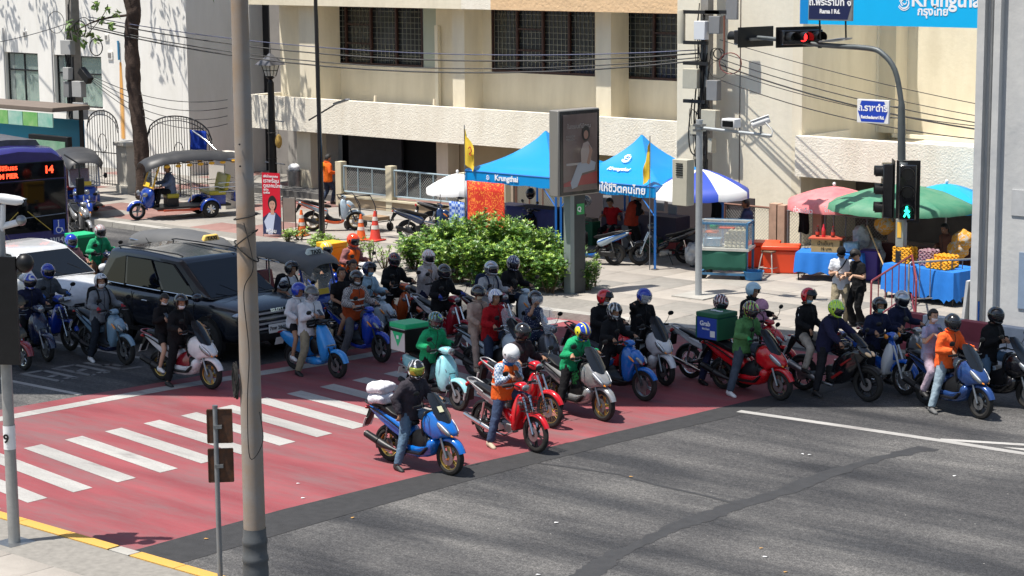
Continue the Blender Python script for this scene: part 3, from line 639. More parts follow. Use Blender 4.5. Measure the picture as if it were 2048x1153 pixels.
        P('tail_bracket',[(-.88,.82,.03),(-.78,.76,.04),(-.98,.50,.05),(-1.02,.48,.06)],.05,BLK,.005,0)
        bx('number_plate',(0,0,0),(.006,.2,.15),PLATE,b,loc=(-.97,0,.58)).rotation_euler=(0,R(25),0); lamp(b,'tail_light',(-.90,0,.85),(.03,.07,.025),LAMPR)
        bars(b,.45,1.02,.32,mir=mir)
        for s in(-1,1): tb('fork_leg',[(xf,s*.075,Rr),(xf-.19,s*.075,.72)],[.022,.018],DKM,b,10)
        exhaust(b,[(-.05,-.10,.2),(-.25,-.13,.24),(-.42,-.15,.28),(-.80,-.16,.42)],[.018,.026,.055,.05],DKM,STEEL,BLK)
        tb('grab_rail',[(-.5,-.11,.82),(-.86,-.08,.93),(-.92,0,.94),(-.86,.08,.93),(-.5,.11,.82)],.013,DKM,b,8,smooth=3)
    elif kind=='retro':
        Rr=.255;xr=-.44;xf=.77
        wheel(b,xr,Rr,.05,rim);wheel(b,xf,Rr,.048,rim); powertrain(b,xr,Rr)
        P('rear_body',[(-.86,.70,.06),(-.80,.80,.10),(-.3,.76,.15),(.02,.70,.14),(.06,.55,.13),(.0,.40,.13),(-.18,.36,.15),(-.45,.44,.17),(-.74,.52,.14)],.16,c1,.03)
        P('seat',[(-.80,.79,.09),(-.76,.86,.11),(-.4,.85,.13),(-.1,.81,.13),(.08,.78,.10),(.10,.72,.09),(-.3,.74,.13)],.13,seat,.02)
        P('footwell',[(-.02,.32,.16),(.32,.32,.16),(.42,.40,.15),(.42,.26,.14),(.32,.2,.15),(-.04,.2,.15)],.16,BLK)
        P('leg_shield',[(.36,.28,.19),(.30,.60,.235),(.31,.84,.21),(.36,.93,.13),(.44,.93,.12),(.54,.78,.20),(.62,.56,.17),(.60,.40,.14),(.48,.26,.15)],.2,c1,.022)
        P('inner_panel',[(.32,.32,.16),(.265,.60,.20),(.28,.84,.17),(.32,.88,.15),(.36,.3,.16)],.16,c2)
        P('handle_cover',[(.26,.96,.12),(.32,1.05,.13),(.44,1.08,.10),(.56,1.02,.07),(.58,.95,.06),(.44,.92,.09)],.12,c1,.02)
        MB().lathe([(0,.0),(.05,-.004),(.062,-.012),(.066,-.04),(.05,-.07)],18,(.60,0,.99),'x').build('headlight',L_,b).rotation_euler=(0,0,0)
        for s in(-1,1): lamp(b,'indicator',(.545,s*.12,.66),(.03,.016,.05),LENS,-12,s*-14)
        fender('front_fender',b,xf,Rr,Rr+.05,170,10,.085,c1); fender('rear_hugger',b,xr,Rr,Rr+.04,195,90,.055,BLK)
        tb('plate_arm',[(-.7,0,.52),(-.86,0,.50)],.02,BLK,b,6); bx('number_plate',(0,0,0),(.006,.2,.13),PLATE,b,loc=(-.87,0,.47)).rotation_euler=(0,R(20),0); lamp(b,'tail_light',(-.86,0,.66),(.03,.06,.045),LAMPR)
        bx('grille',(.585,0,.60),(.012,.13,.045),BLK,b); bars(b,.38,1.0,.31,mir=mir)
        for s in(-1,1): tb('fork_leg',[(xf,s*.07,Rr),(xf-.20,s*.07,.60)],[.022,.018],STEEL,b,10)
        exhaust(b,[(-.05,-.10,.18),(-.25,-.13,.22),(-.40,-.15,.25),(-.74,-.16,.34)],[.018,.026,.055,.05],DKM,STEEL,BLK)
        tb('grab_rail',[(-.5,-.12,.80),(-.80,-.10,.86),(-.88,0,.87),(-.80,.10,.86),(-.5,.12,.80)],.012,CHR,b,8,smooth=3)
    elif kind=='flat':
        Rr=.245;xr=-.46;xf=.76
        wheel(b,xr,Rr,.05,rim);wheel(b,xf,Rr,.05,rim)
        P('rear_body',[(-.84,.60,.10),(-.82,.76,.13),(-.1,.72,.15),(.06,.68,.13),(.10,.36,.13),(.0,.30,.14),(-.2,.36,.15),(-.5,.44,.15)],.15,c1,.02)
        P('seat',[(-.84,.77,.12),(-.80,.83,.13),(-.1,.81,.14),(.08,.77,.12),(.06,.71,.12),(-.4,.74,.14)],.13,seat,.015)
        P('frame_floor',[(.0,.34,.14),(.40,.34,.14),(.44,.24,.13),(.30,.18,.14),(-.06,.18,.14),(-.1,.28,.14)],.14,c1,.015)
        P('battery_box',[(.06,.36,.11),(.06,.72,.11),(.30,.72,.11),(.36,.36,.11)],.11,BLK,.008)
        P('leg_shield',[(.40,.26,.14),(.30,.72,.17),(.28,.98,.13),(.34,1.0,.12),(.62,.60,.17),(.60,.55,.17),(.54,.34,.14),(.48,.26,.12)],.16,c1,.012)
        P('handle_cover',[(.24,.98,.12),(.30,1.06,.12),(.44,1.05,.10),(.46,.98,.10)],.12,BLK)
        lamp(b,'headlight',(.60,0,.60),(.02,.12,.02),L_); fender('front_fender',b,xf,Rr,Rr+.05,160,15,.075,c1); fender('rear_hugger',b,xr,Rr,Rr+.04,195,60,.055,BLK)
        P('wheel_arm',[(-.50,.2,.09),(-.50,.30,.09),(-.1,.36,.09),(-.1,.24,.09)],.09,DKM,.008,0)
        for s in(-1,1): tb('fork_leg',[(xf,s*.07,Rr),(xf-.2,s*.07,.6)],[.022,.018],BLK,b,10)
        bx('number_plate',(0,0,0),(.006,.2,.15),PLATE,b,loc=(-.9,0,.5)).rotation_euler=(0,R(20),0); lamp(b,'tail_light',(-.85,0,.68),(.015,.09,.025),LAMPR); bars(b,.36,1.0,.31,mir=mir)
    elif kind in('wave','cub'):
        Rr=.30;xr=-.50;xf=.74; cu=kind=='cub'
        wheel(b,xr,Rr,.036,rim,sp);wheel(b,xf,Rr,.034,rim,sp)
        P('rear_body',[(-.95,.90,.03),(-.90,.94,.05),(-.5,.80,.09),(-.1,.72,.10),(.02,.62,.08),(-.06,.54,.08),(-.4,.62,.10),(-.7,.76,.07)],.1,c2 if not cu else c1)
        P('seat',[(-.80,.88,.06),(-.76,.93,.08),(-.45,.88,.11),(-.2,.80,.12),(.06,.79,.10),(.10,.72,.07),(-.1,.70,.10),(-.5,.78,.10)],.11,seat,.018)
        P('under_cover',[(-.05,.62,.07),(.06,.60,.07),(.30,.50,.09),(.34,.38,.08),(.16,.36,.07),(-.05,.48,.08)],.08,c1)
        P('leg_shield',[(.26,.44,.17),(.26,.66,.15),(.34,.88,.08),(.40,.92,.07),(.50,.84,.09),(.50,.64,.13),(.40,.42,.18),(.34,.28,.17),(.28,.28,.17)],.15,c1 if not cu else (c3 or WHT))
        if cu: P('steering_cover',[(.36,.60,.05),(.34,.96,.06),(.42,1.0,.06),(.56,.66,.05),(.52,.56,.04)],.06,c1)
        P('handle_cover',[(.28,.96,.11),(.30,1.06,.12),(.40,1.10,.09),(.52,1.04,.07),(.52,.96,.07),(.40,.92,.08)],.11,c1,.02)
        lamp(b,'headlight',(.50,0,1.0),(.035,.075 if not cu else .06,.055),L_,10)
        for s in(-1,1):
            lamp(b,'indicator',(.49,s*.10,.76) if not cu else (.42,s*.16,1.02),(.05,.025,.04),LENS if not cu else LAMPO,30,s*-20)
            tb('fork_leg',[(xf,s*.065,Rr),(xf-.10,s*.065,.56),(xf-.24,s*.06,.86)],[.024,.022,.02],CHR if not cu else paint('fork_silver',(.5,.5,.5),.3),b,10)
            tb('shock_absorber',[(xr-.01,s*.10,Rr+.02),(xr+.08,s*.10,.64)],.024,CHR,b,10); tb('swing_arm',[(xr,s*.08,Rr),(-.02,s*.07,.38)],.017,BLK,b,8)
        fender('front_fender',b,xf,Rr,Rr+.04,165 if cu else 150,5 if cu else 25,.07 if cu else .055,c1); fender('rear_fender',b,xr,Rr,Rr+.05,200,60,.06,c1 if cu else BLK)
        MB().box((.06,0,.30),(.34,.16,.15)).lathe([(0,-.09),(.075,-.09),(.08,-.06),(.08,.08),(0,.09)],14,(.02,0,.29),'y').build('engine_case',STEEL if not cu else ALU,b,bev=.02)
        mb=MB(); 
        for i in range(7): mb.box((.22+.02*i,0,.36),(.009,.13,.13))
        mb.build('cooling_fins',DKM,b)
        MB().tube([(xr,.07,Rr+.055),(-.04,.07,.36),(-.04,.07,.25),(xr,.07,Rr-.06)],.018,6).build('chain_case',BLK,b)
        tb('foot_peg',[(.06,-.24,.26),(.06,.24,.26)],.014,BLK,b,8); tb('rear_peg',[(-.22,-.22,.36),(-.22,.22,.36)],.012,BLK,b,8)
        exhaust(b,[(.25,-.06,.26),(.1,-.10,.18),(-.15,-.12,.20),(-.30,-.13,.24),(-.86,-.15,.38)],[.016,.018,.02,.045,.042],CHR,CHR,CHR)
        P('plate_arm',[(-.93,.84,.04),(-.86,.78,.05),(-.90,.58,.07),(-.96,.57,.08)],.06,BLK,.005,0); bx('number_plate',(0,0,0),(.006,.2,.13),PLATE,b,loc=(-.955,0,.64)).rotation_euler=(0,R(14),0); lamp(b,'tail_light',(-.95,0,.84),(.03,.07,.045),LAMPR)
        tb('grab_rail',[(-.45,-.10,.80),(-.84,-.09,.93),(-.93,0,.95),(-.84,.09,.93),(-.45,.10,.80)],.013,ALU,b,8,smooth=3)
        bars(b,.42,1.04,.33,mir=mir)
        if basket:
            mb=MB(); x0,x1,z0,z1=.56,.86,.66,.84
            for t in range(4):
                z=z0+(z1-z0)*t/3; e=.03*t/3; mb.tube([(x0-e,-.15-e,z),(x1+e,-.13-e,z),(x1+e,.13+e,z),(x0-e,.15+e,z),(x0-e,-.15-e,z)],.0055,5)
            for t in range(9):
                y=-.14+.28*t/8; mb.tube([(x0,y,z0),(x1,y*.9,z0)],.004,4); mb.tube([(x1,y*.9,z0),(x1+.03,y,z1)],.004,4); mb.tube([(x0,y,z0),(x0-.03,y,z1)],.004,4)
            for t in range(7):
                x=x0+(x1-x0)*t/6
                for s in(-1,1): mb.tube([(x,s*.14,z0),(x,s*.17,z1)],.004,4)
            mb.build('front_basket',BLK,b)
    elif kind=='sport':
        Rr=.305;xr=-.62;xf=.78
        wheel(b,xr,Rr,.07,rim);wheel(b,xf,Rr,.055,rim)
        P('tail_cowl',[(-.95,.95,.03),(-.90,1.0,.06),(-.45,.86,.12),(-.3,.78,.12),(-.45,.72,.11),(-.75,.84,.07)],.1,c1)
        P('seat',[(-.86,.98,.07),(-.80,1.02,.09),(-.45,.94,.11),(-.32,.84,.12),(.0,.82,.11),(.05,.78,.09),(-.35,.77,.11)],.11,BLK,.02)
        P('fuel_tank',[(-.02,.80,.08),(.02,.94,.11),(.16,1.04,.14),(.34,1.03,.14),(.44,.94,.11),(.40,.78,.11),(.1,.74,.10)],.14,c1,.03)
        P('side_fairing',[(.0,.34,.14),(.10,.70,.15),(.36,.84,.18),(.58,.96,.16),(.74,.90,.12),(.78,.78,.09),(.62,.64,.17),(.52,.40,.17),(.30,.22,.14),(-.1,.20,.12),(-.12,.28,.12)],.17,c1,.025)
        P('nose_cowl',[(.52,1.0,.12),(.62,1.04,.10),(.86,.84,.06),(.84,.76,.08),(.66,.76,.14)],.12,c1,.02)
        mb=MB(); curved(mb,[(.74,.96,.11),(.62,1.08,.12),(.50,1.17,.09)],.05); mb.build('windscreen',SMK,b)
        for s in(-1,1):
            lamp(b,'headlight',(.82,s*.065,.84),(.07,.035,.03),mat('warm_headlight',(.9,.62,.35),.1,.1,coat=1),30,s*-24)
            tb('fork_leg',[(xf,s*.1,Rr),(xf-.28,s*.1,.96)],[.028,.024],BLK,b,10)
        MB().box((.14,0,.42),(.38,.24,.26)).lathe([(0,-.16),(.09,-.16),(.09,.16),(0,.16)],14,(.1,0,.36),'y').build('engine_case',DKM,b,bev=.02)
        MB().tube([(xr,.09,Rr),(-.1,.08,.42)],.03,8).tube([(xr,-.09,Rr),(-.1,-.08,.42)],.03,8).build('swing_arm',ALU,b)
        exhaust(b,[(.1,-.10,.2),(-.15,-.13,.24),(-.35,-.15,.32),(-.82,-.17,.50)],[.025,.03,.07,.062],STEEL,CHR,None)
        fender('front_fender',b,xf,Rr,Rr+.035,140,40,.06,BLK); fender('rear_hugger',b,xr,Rr,Rr+.04,150,60,.07,BLK)
        tb('foot_peg',[(-.12,-.24,.36),(-.12,.24,.36)],.014,DKM,b,8); bars(b,.50,.96,.32,rise=.0,mir=mir)
        P('tail_bracket',[(-.90,.93,.03),(-.80,.88,.04),(-1.0,.6,.05),(-1.03,.6,.05)],.05,BLK,.005,0); bx('number_plate',(0,0,0),(.006,.2,.15),PLATE,b,loc=(-.99,0,.68)).rotation_euler=(0,R(25),0); lamp(b,'tail_light',(-.94,0,.95),(.03,.06,.02),LAMPR)
        MB().puff([(.1,.36),(.3,.5),(.34,.47),(.14,.33)],.175,.004).puff([(.3,.62),(.5,.75),(.52,.73),(.32,.58)],.18,.004).build('red_stripe',mat('dark_red_trim',(.25,.01,.01),.3,coat=.6),b)
    T_={'maxi':[(-.90,.085,.83),(-.5,.158,.755),(-.12,.163,.60)],'compact':[(-.80,.062,.865),(-.4,.124,.745),(-.05,.143,.60)],'wave':[(-.86,.05,.90),(-.45,.094,.775),(-.06,.103,.66)],'retro':[(-.80,.135,.60),(-.45,.168,.57),(-.1,.152,.55)]}.get(kind)
    if T_:
        for s in(-1,1): tb('side_trim',[(x,s*y,z) for x,y,z in T_],.010,c2 if c2!=c1 and c2!=BLK else (ALU if kind!='maxi' else BLK),b,5,smooth=3,flat=1.6)
    if stand: tb('side_stand',[(.0,.1,.3),(-.08,.28,.01)],.012,DKM,b,6)
    if screen==2:   # tall clear shield
        mb=MB(); curved(mb,[(.56,.92,.15),(.50,1.12,.18),(.42,1.32,.15),(.39,1.38,.07)],.06); mb.build('tall_windshield',CLR,b)
    return b

# ---------------- people
def skinm(n,c): return mat('skin_'+n,c,.55,var=.1,vs=20,spec=.35)
SK=skinm('tan',(.36,.19,.115)); SKD=skinm('brown',(.25,.125,.075)); SKL=skinm('light',(.5,.3,.2))
HAIR=mat('black_hair',(.012,.01,.009),.55,bump=.6,bs=60)
EYEW=mat('eye_white',(.6,.58,.55),.3); LIP=mat('lips',(.3,.11,.09),.6); MASKW=mat('face_mask_white',(.7,.72,.75),.85); MASKB=mat('face_mask_blue',(.3,.52,.65),.85); MASKT=mat('face_mask_teal',(.25,.6,.55),.85); MASKK=mat('face_cover_black',(.015,.015,.016),.9)
def ik(a,c,l1,l2,pole):
    a=Vector(a);c=Vector(c); d=c-a; D=min(d.length,(l1+l2)*.999); d.normalize(); c=a+d*D
    x=(l1*l1-l2*l2+D*D)/(2*D); h=math.sqrt(max(0,l1*l1-x*x)); p=Vector(pole); p=(p-d*p.dot(d)).normalized(); return a+d*x+p*h,c
def frame(fwd,up):
    f=Vector(fwd).normalized(); l=Vector(up).cross(f).normalized(); u=f.cross(l); return Matrix((f,l,u)).transposed()
def headmesh(mb,c,M,s=1,m=0,me=1,ml=2):
    rs=[]; K=14;N=20
    for i in range(K+1):
        t=PI*i/K; ring=[]
        for j in range(N):
            a=2*PI*j/N; z=-math.cos(t); r=math.sin(t); x=r*math.cos(a); y=r*math.sin(a)
            X=x*.096; Y=y*.077; Z=z*.122
            if z<0: k=1+z*.32; Y*=k; X=X*(1+z*.10)+(.012*(-z) if x>0 else .0); X*= (1 if x>0 else 1+z*.25)
            fr=max(0,x); az=math.atan2(y,max(x,1e-4)) if x>0 else 2
            X+=.026*math.exp(-(az/.17)**2)*math.exp(-((Z+.018)/.022)**2)*(1 if x>0 else 0)
            X-=.010*math.exp(-((abs(az)-.42)/.2)**2)*math.exp(-((Z-.014)/.018)**2)*(1 if x>0 else 0)
            X+=.008*math.exp(-(az/.3)**2)*math.exp(-((Z+.095)/.02)**2)*(1 if x>0 else 0)
            ring.append(c+M@Vector((X,Y,Z))*s)
        rs.append(ring)
    mb.rings(rs,m,False)
    for q in(-1,1):
        mb.ell(c+M@Vector((.077,q*.031,.014))*s,(.012*s,.014*s,.008*s),rot=M,n=8,k=5,m=me)
        mb.ell(c+M@Vector((.087,q*.031,.014))*s,(.004*s,.006*s,.006*s),rot=M,n=6,k=4,m=3)
        mb.tube([c+M@Vector((.09,q*.016,.032))*s,c+M@Vector((.086,q*.034,.038))*s,c+M@Vector((.076,q*.05,.033))*s],.004*s,4,m=3)
        mb.ell(c+M@Vector((-.004,q*.079,-.004))*s,(.018*s,.008*s,.030*s),rot=M,n=8,k=6,m=m)
    mb.ell(c+M@Vector((.094,0,-.058))*s,(.007*s,.022*s,.008*s),rot=M,n=8,k=5,m=ml)
def hand(mb,w,d,up,side,curl=.5,s=1,m=0,grip=False):
    # w wrist, d pointing direction, up back of the hand, side +1 left / -1 right
    d=Vector(d).normalized(); F=frame(d,up); 
    mb.tube([w-d*.015,w+d*.01,w+d*.045*s,w+d*.085*s],[.024*s,.027*s,.036*s,.034*s],10,m=m,flat=.5,up0=F@Vector((0,0,1)))
    for k,(o,L) in enumerate(((.030,.062),(.010,.072),(-.010,.068),(-.030,.052))):
        p=w+F@Vector((.078*s,o*s,0)); pts=[p-d*.02,p]; a=0
        for q in range(3):
            a+=curl*(1.15 if q else .8)*(1+.08*k); p=p+F@Vector((math.cos(a),0,-math.sin(a)))*(L*s*(.42,.32,.26)[q]); pts.append(p)
        mb.tube(pts,[.0098*s,.0098*s,.009*s,.0082*s,.006*s],6,m=m)
    y=-side*1.0; th=[w+F@Vector((.02,y*.018,-.004))*s,w+F@Vector((.045,y*.040,-.016))*s,w+F@Vector((.07,y*.044,-.032-.01*curl))*s,w+F@Vector((.09,y*.034,-.045-.01*curl))*s]
    mb.tube(th,[.013*s,.0125*s,.0105*s,.008*s],6,m=m)
def shellgrid(lon0,lon1,lat0,lat1,fn,nl,nt,skip=None):
    mb=MB(); full=abs(lon1-lon0-360)<.01; vs=[fn(lon0+(lon1-lon0)*j/nl,lat0+(lat1-lat0)*i/nt) for i in range(nt+1) for j in range(nl if full else nl+1)]
    n=nl if full else nl+1; fs=[]
    for i in range(nt):
        for j in range(nl):
            lo=lon0+(lon1-lon0)*(j+.5)/nl; la=lat0+(lat1-lat0)*(i+.5)/nt
            if skip and skip(lo,la): continue
            k=(j+1)%n if full else j+1; fs.append((i*n+j,i*n+k,(i+1)*n+k,(i+1)*n+j))
    used=sorted({a for f in fs for a in f}); mp={a:i for i,a in enumerate(used)}
    mb.add([vs[a] for a in used],[tuple(mp[a] for a in f) for f in fs]); return mb
def sph(a,b,c,cz=0,ch=0):
    def f(lo,la):
        x=math.cos(R(la))*math.cos(R(lo)); y=math.cos(R(la))*math.sin(R(lo)); z=math.sin(R(la)); e=0
        if ch and la<-15 and abs(((lo+180)%360)-180)<80: e=ch*math.cos(R(((lo+180)%360-180)))*min(1,(-15-la)/20)
        return Vector((x*a+e,y*b,z*c+cz-e*.25))
    return f
def hgfx(name,c1,c2,c3,sc=9,ax=0):
    if 'helmet_'+name in _M: return _M['helmet_'+name]
    m,N,L,b=nodes_mat('helmet_'+name); tc=N.new('ShaderNodeTexCoord'); wv=N.new('ShaderNodeTexWave'); wv.wave_type='BANDS'; wv.bands_direction='DIAGONAL' if ax==0 else 'Y'
    wv.inputs['Scale'].default_value=sc; wv.inputs['Distortion'].default_value=7 if ax==0 else 1.5; wv.inputs['Detail'].default_value=1.5; wv.inputs['Detail Scale'].default_value=1.2; L.new(tc.outputs['Object'],wv.inputs['Vector'])
    r=N.new('ShaderNodeValToRGB'); r.color_ramp.interpolation='CONSTANT'; e=r.color_ramp.elements; e[0].position=0; e[0].color=(*c1,1); e[1].position=.52; e[1].color=(*c2,1); q=e.new(.8); q.color=(*c3,1)
    L.new(wv.outputs['Fac'],r.inputs[0]); L.new(r.outputs[0],b.inputs['Base Color']); b.inputs['Roughness'].default_value=.16; b.inputs['Coat Weight'].default_value=.8; return m
def hplain(name,c): return mat('helmet_'+name,c,.15,coat=.8,var=.08,vs=10)
VIS=mat('dark_visor',(.012,.013,.018),.05,coat=1); VISC=mat('clear_visor',(.5,.55,.6),.04,alpha=.35,coat=.8); VISY=mat('yellow_mirror_visor',(.35,.42,.05),.07,.75,coat=1); VISB=mat('blue_visor',(.03,.05,.16),.05,.3,coat=1); VISS=mat('smoke_visor',(.015,.016,.02),.05,alpha=.85)
PAD=mat('helmet_lining',(.03,.03,.03),.9)
def helmet(par,c,M,typ,shell,vis=VIS,up=False,s=1.0):
    rot=M.to_euler(); a,b_,h=.158*s,.132*s,.150*s
    nl,nt=36,20; f=sph(a,b_,h,.022,.035 if typ=='full' else 0)
    w_=lambda lo:abs(((lo+180)%360)-180)
    if typ=='full': sk=lambda lo,la:w_(lo)<63 and -24<la<22
    elif typ=='open': sk=lambda lo,la:(w_(lo)<64 and la<22) or (la<-30 and w_(lo)<80)
    else: sk=lambda lo,la:(la<-4 and w_(lo)<60) or la<-22
    mb=shellgrid(-180,180,-56,90,f,nl,nt,sk); hm=mb.build('helmet',[shell,PAD],par,loc=c,rot=tuple(rot),ang=60)
    md=hm.modifiers.new('t','SOLIDIFY'); md.thickness=.018; md.offset=-1; md.material_offset=1; md.material_offset_rim=1
    if vis:
        if typ=='half': mb=shellgrid(-58,58,2,12,sph(a*1.25,b_*1.02,h,.02),12,2)
        elif up: mb=shellgrid(-66,66,22,62,sph(a*1.07+.012,b_*1.05,h*1.06,.03),14,6)
        elif typ=='full': mb=shellgrid(-67,67,-27,25,sph(a*1.015,b_*1.02,h*1.01,.022),14,7)
        else: mb=shellgrid(-68,68,-44,26,sph(a*1.06,b_*1.03,h*1.03,.022),14,9)
        v=mb.build('visor',vis,hm,ang=80); md=v.modifiers.new('t','SOLIDIFY'); md.thickness=.004
        for q in(-1,1): MB().lathe([(0,.0),(.016,0),(.018,-.006*q)],10,(.02,q*b_*1.0+q*.004,.03),'y').build('visor_pivot',BLK,hm)
    return hm
PROT={}
def remesh(o,v=.02,dis=.016,ds=.11,sm=4):
    md=o.modifiers.new('r','REMESH'); md.mode='VOXEL'; md.voxel_size=v; md.use_smooth_shade=True
    md=o.modifiers.new('c','SMOOTH'); md.factor=.6; md.iterations=sm
    if dis:
        t=bpy.data.textures.get('folds%d'%int(ds*100)) 
        if not t: t=bpy.data.textures.new('folds%d'%int(ds*100),'CLOUDS'); t.noise_scale=ds; t.noise_depth=2
        md=o.modifiers.new('d','DISPLACE'); md.texture=t; md.texture_coords='LOCAL'; md.strength=dis; md.mid_level=.5
    return o
def person(label,loc,rz,pose='ride',top=None,bottom=None,shoes=BLK,skin=SK,hel=None,hair=True,mask=None,glove=None,short_sleeve=False,shorts=0,look=(0,-12),lean=12,
           vest=None,pack=None,s=1.0,hip=None,rfoot=None,lfoot=None,rhand=None,lhand=None,gear=None,group='riders waiting at the crossing',z=.005,skirt=False,scarf=None,stripe=None,bar=(.37,.33,1.03),seatz=.78,hood=None,zip=None,fem=False,name='person',twist=0,cap=None,bag=None):
    if 'riders' in group: rj=random.Random(label); look=(look[0]+rj.uniform(-12,9),look[1]+rj.uniform(-6,6)); lean+=rj.uniform(-2.5,3); twist+=rj.uniform(-7,7); s*=rj.uniform(.98,1.03)
    p=thing(name,label,'person',(loc[0],loc[1],z),R(rz),group)
    V=Vector; ride=pose in('ride','phone','armdown','bend','call')
    if hip is None: hip={'pillion':(-.42,0,.96)}.get(pose,(-.06,0,seatz+.10)) if pose not in('stand','walk') else (0,0,.90*s)
    hip=V(hip); ln=R(lean); 
    sp=[hip, hip+V((math.sin(ln*.5),0,math.cos(ln*.5)))*.22*s]; sp.append(sp[1]+V((math.sin(ln*1.05),0,math.cos(ln*1.05)))*.20*s); nl=ln*1.25; sp.append(sp[2]+V((math.sin(nl),0,math.cos(nl)))*.09*s)
    neck=sp[3]; upd=V((math.sin(nl),0,math.cos(nl)))
    hy=R(look[0]); hp=R(look[1]); fw=V((math.cos(hy)*math.cos(hp),math.sin(hy)*math.cos(hp),math.sin(hp))); M=frame(fw,(0,0,1))
    hc=neck+V((math.sin(nl*.8)*.10+.02,0,.15))*s+M@V((.012,0,.02))
    tw=Matrix.Rotation(R(twist),3,'Z')
    wd=.9 if fem else 1.0
    sh=[sp[2]+upd*.045+tw@V((0,q*.165*wd*s,0)) for q in(-1,1)]; hj=[hip+V((.02,q*.085*s,-.03)) for q in(-1,1)]
    # hands
    if pose in('ride','bend'): H=[V((bar[0],-bar[1]+.03,bar[2]+.035)),V((bar[0],bar[1]-.03,bar[2]+.035))]
    elif pose=='phone': H=[V((hip.x+.34,-.07,hip.z+.30*s)),V((hip.x+.34,.07,hip.z+.27*s))]
    elif pose=='armdown': H=[V((hip.x+.08,-.25,hip.z+.02)),V((bar[0],bar[1]-.03,bar[2]+.035))]
    elif pose=='call': H=[hc+V((.02,-.10,-.03)),V((bar[0]-.1,.15,bar[2]-.05))]
    elif pose=='pillion': H=[V((hip.x+.28,-.16,hip.z+.05)),V((hip.x+.28,.16,hip.z+.05))]
    elif pose=='stand': H=[V((.30,-.06,1.12*s)),V((.30,.08,1.10*s))]
    else: H=[V((.12,-.26,.84*s)),V((.05,.26,.82*s))]
    if rhand: H[0]=V(rhand)
    if lhand: H[1]=V(lhand)
    A=[]
    for q in(0,1):
        sd=(-1,1)[q]; d=(H[q]-sh[q]).normalized(); w_=H[q]-d*.07*s
        el,w2=ik(sh[q],w_,.275*s,.25*s,(-.35,sd*.55,-1)); A.append((sh[q],el,w2,H[q]))
    # feet
    if pose=='stand': F=[V((.02,-.11,.075)),V((-.02,.11,.075))]
    elif pose=='walk': F=[V((.12,-.10,.08)),V((-.12,.10,.09))]
    elif pose=='pillion': F=[V((hip.x+.22,-.24,.42)),V((hip.x+.22,.24,.42))]
    elif pose=='sit': F=[V((hip.x+.42,-.14,.08)),V((hip.x+.42,.14,.08))]
    else: F=[V((.02,-.30,.08)),V((.26,.17,.40))]
    if rfoot: F[0]=V(rfoot)
    if lfoot: F[1]=V(lfoot)
    Lg=[]
    for q in(0,1):
        sd=(-1,1)[q]; kn,an=ik(hj[q],F[q],.425*s,.41*s,(1,sd*.25,.25)); Lg.append((hj[q],kn,an))
    # body: one mesh with head, neck, trunk, limbs and hands
    mb=MB(); headmesh(mb,hc,M,s)
    mb.tube([neck-upd*.06,neck+upd*.03,hc-V((.01,0,.06))*s],[.07*s,.056*s,.052*s],12)
    def torso(mbx,g,z0=-.1,m=0,extra=1,full=True,loose=False):
        rs=[]
        prof=[(-.35,.155,.115),(.0,.165,.12),(.25,.15,.112),(.5,.148,.112),(.75,.172,.12),(1,.19,.118),(1.22,.17,.10),(1.42,.10,.082),(1.5,.062,.062)]
        if loose: prof=[(-.52,.186,.142),(-.3,.186,.146),(.0,.182,.142),(.25,.176,.138),(.5,.176,.136),(.75,.19,.136),(1,.20,.128),(1.22,.178,.108),(1.42,.108,.088),(1.5,.066,.066)]
        for t,a,b in prof:
            if t<=1: 
                c=sp[0].lerp(sp[1],t) if t>0 else sp[0]+V((-.0,0,1))*t*.25
            elif t<=1: c=sp[1]
            if t>.5: 
                u_=(t-.5)/1.0*3-.0
            tt=max(0,min(3,t/1.5*3)); i=min(2,int(tt)); c=sp[i].lerp(sp[i+1],tt-i) if t>0 else sp[0]+V((0,0,t*.25*s))
            k=Matrix.Rotation(R(twist)*max(0,t)/1.5,3,'Z'); a2=(a*wd+g)*s; b2=(b+g)*s; up_=V((0,0,1)) if t<.3 else upd; fx=V((up_.z,0,-up_.x))
            rs.append([c+k@(V((0,1,0))*math.cos(2*PI*j/16)*a2+fx*math.sin(2*PI*j/16)*b2) for j in range(16)])
        mbx.rings(rs,m,True)
    torso(mb,-.012)
    for q in(0,1):
        a,e,w_,h_=A[q]; sd=(-1,1)[q]
        mb.tube([a+V((0,-sd*.03,0)),a.lerp(e,.35),e,e.lerp(w_,.35),w_],[.05*s,.046*s,.038*s,.037*s,.026*s],10,smooth=2)
        hd=(h_-w_).normalized(); 
        mb2=mb; hand(mb2,w_,hd,V((0,0,1)) if abs(hd.z)<.8 else V((1,0,0)),sd,.62 if pose in('ride','bend','armdown','call','phone') else .35,s,m=(4 if glove else 0))
        hpt,k,an=Lg[q]; mb.tube([hpt,hpt.lerp(k,.5),k,k.lerp(an,.35),an],[.08*s,.068*s,.050*s,.050*s,.034*s],10,smooth=2)
    if hair and not hel:
        f=sph(.109*s,.090*s,.128*s,.012); mbh=shellgrid(-180,180,-40,90,f,24,12,lambda lo,la:(abs((lo+180)%360-180)<72 and la<34) or (abs((lo+180)%360-180)<105 and la<0))
        hh=mbh.build('hair',HAIR,p,loc=hc,rot=tuple(M.to_euler()),ang=80); md=hh.modifiers.new('t','SOLIDIFY'); md.thickness=.02; md.offset=0
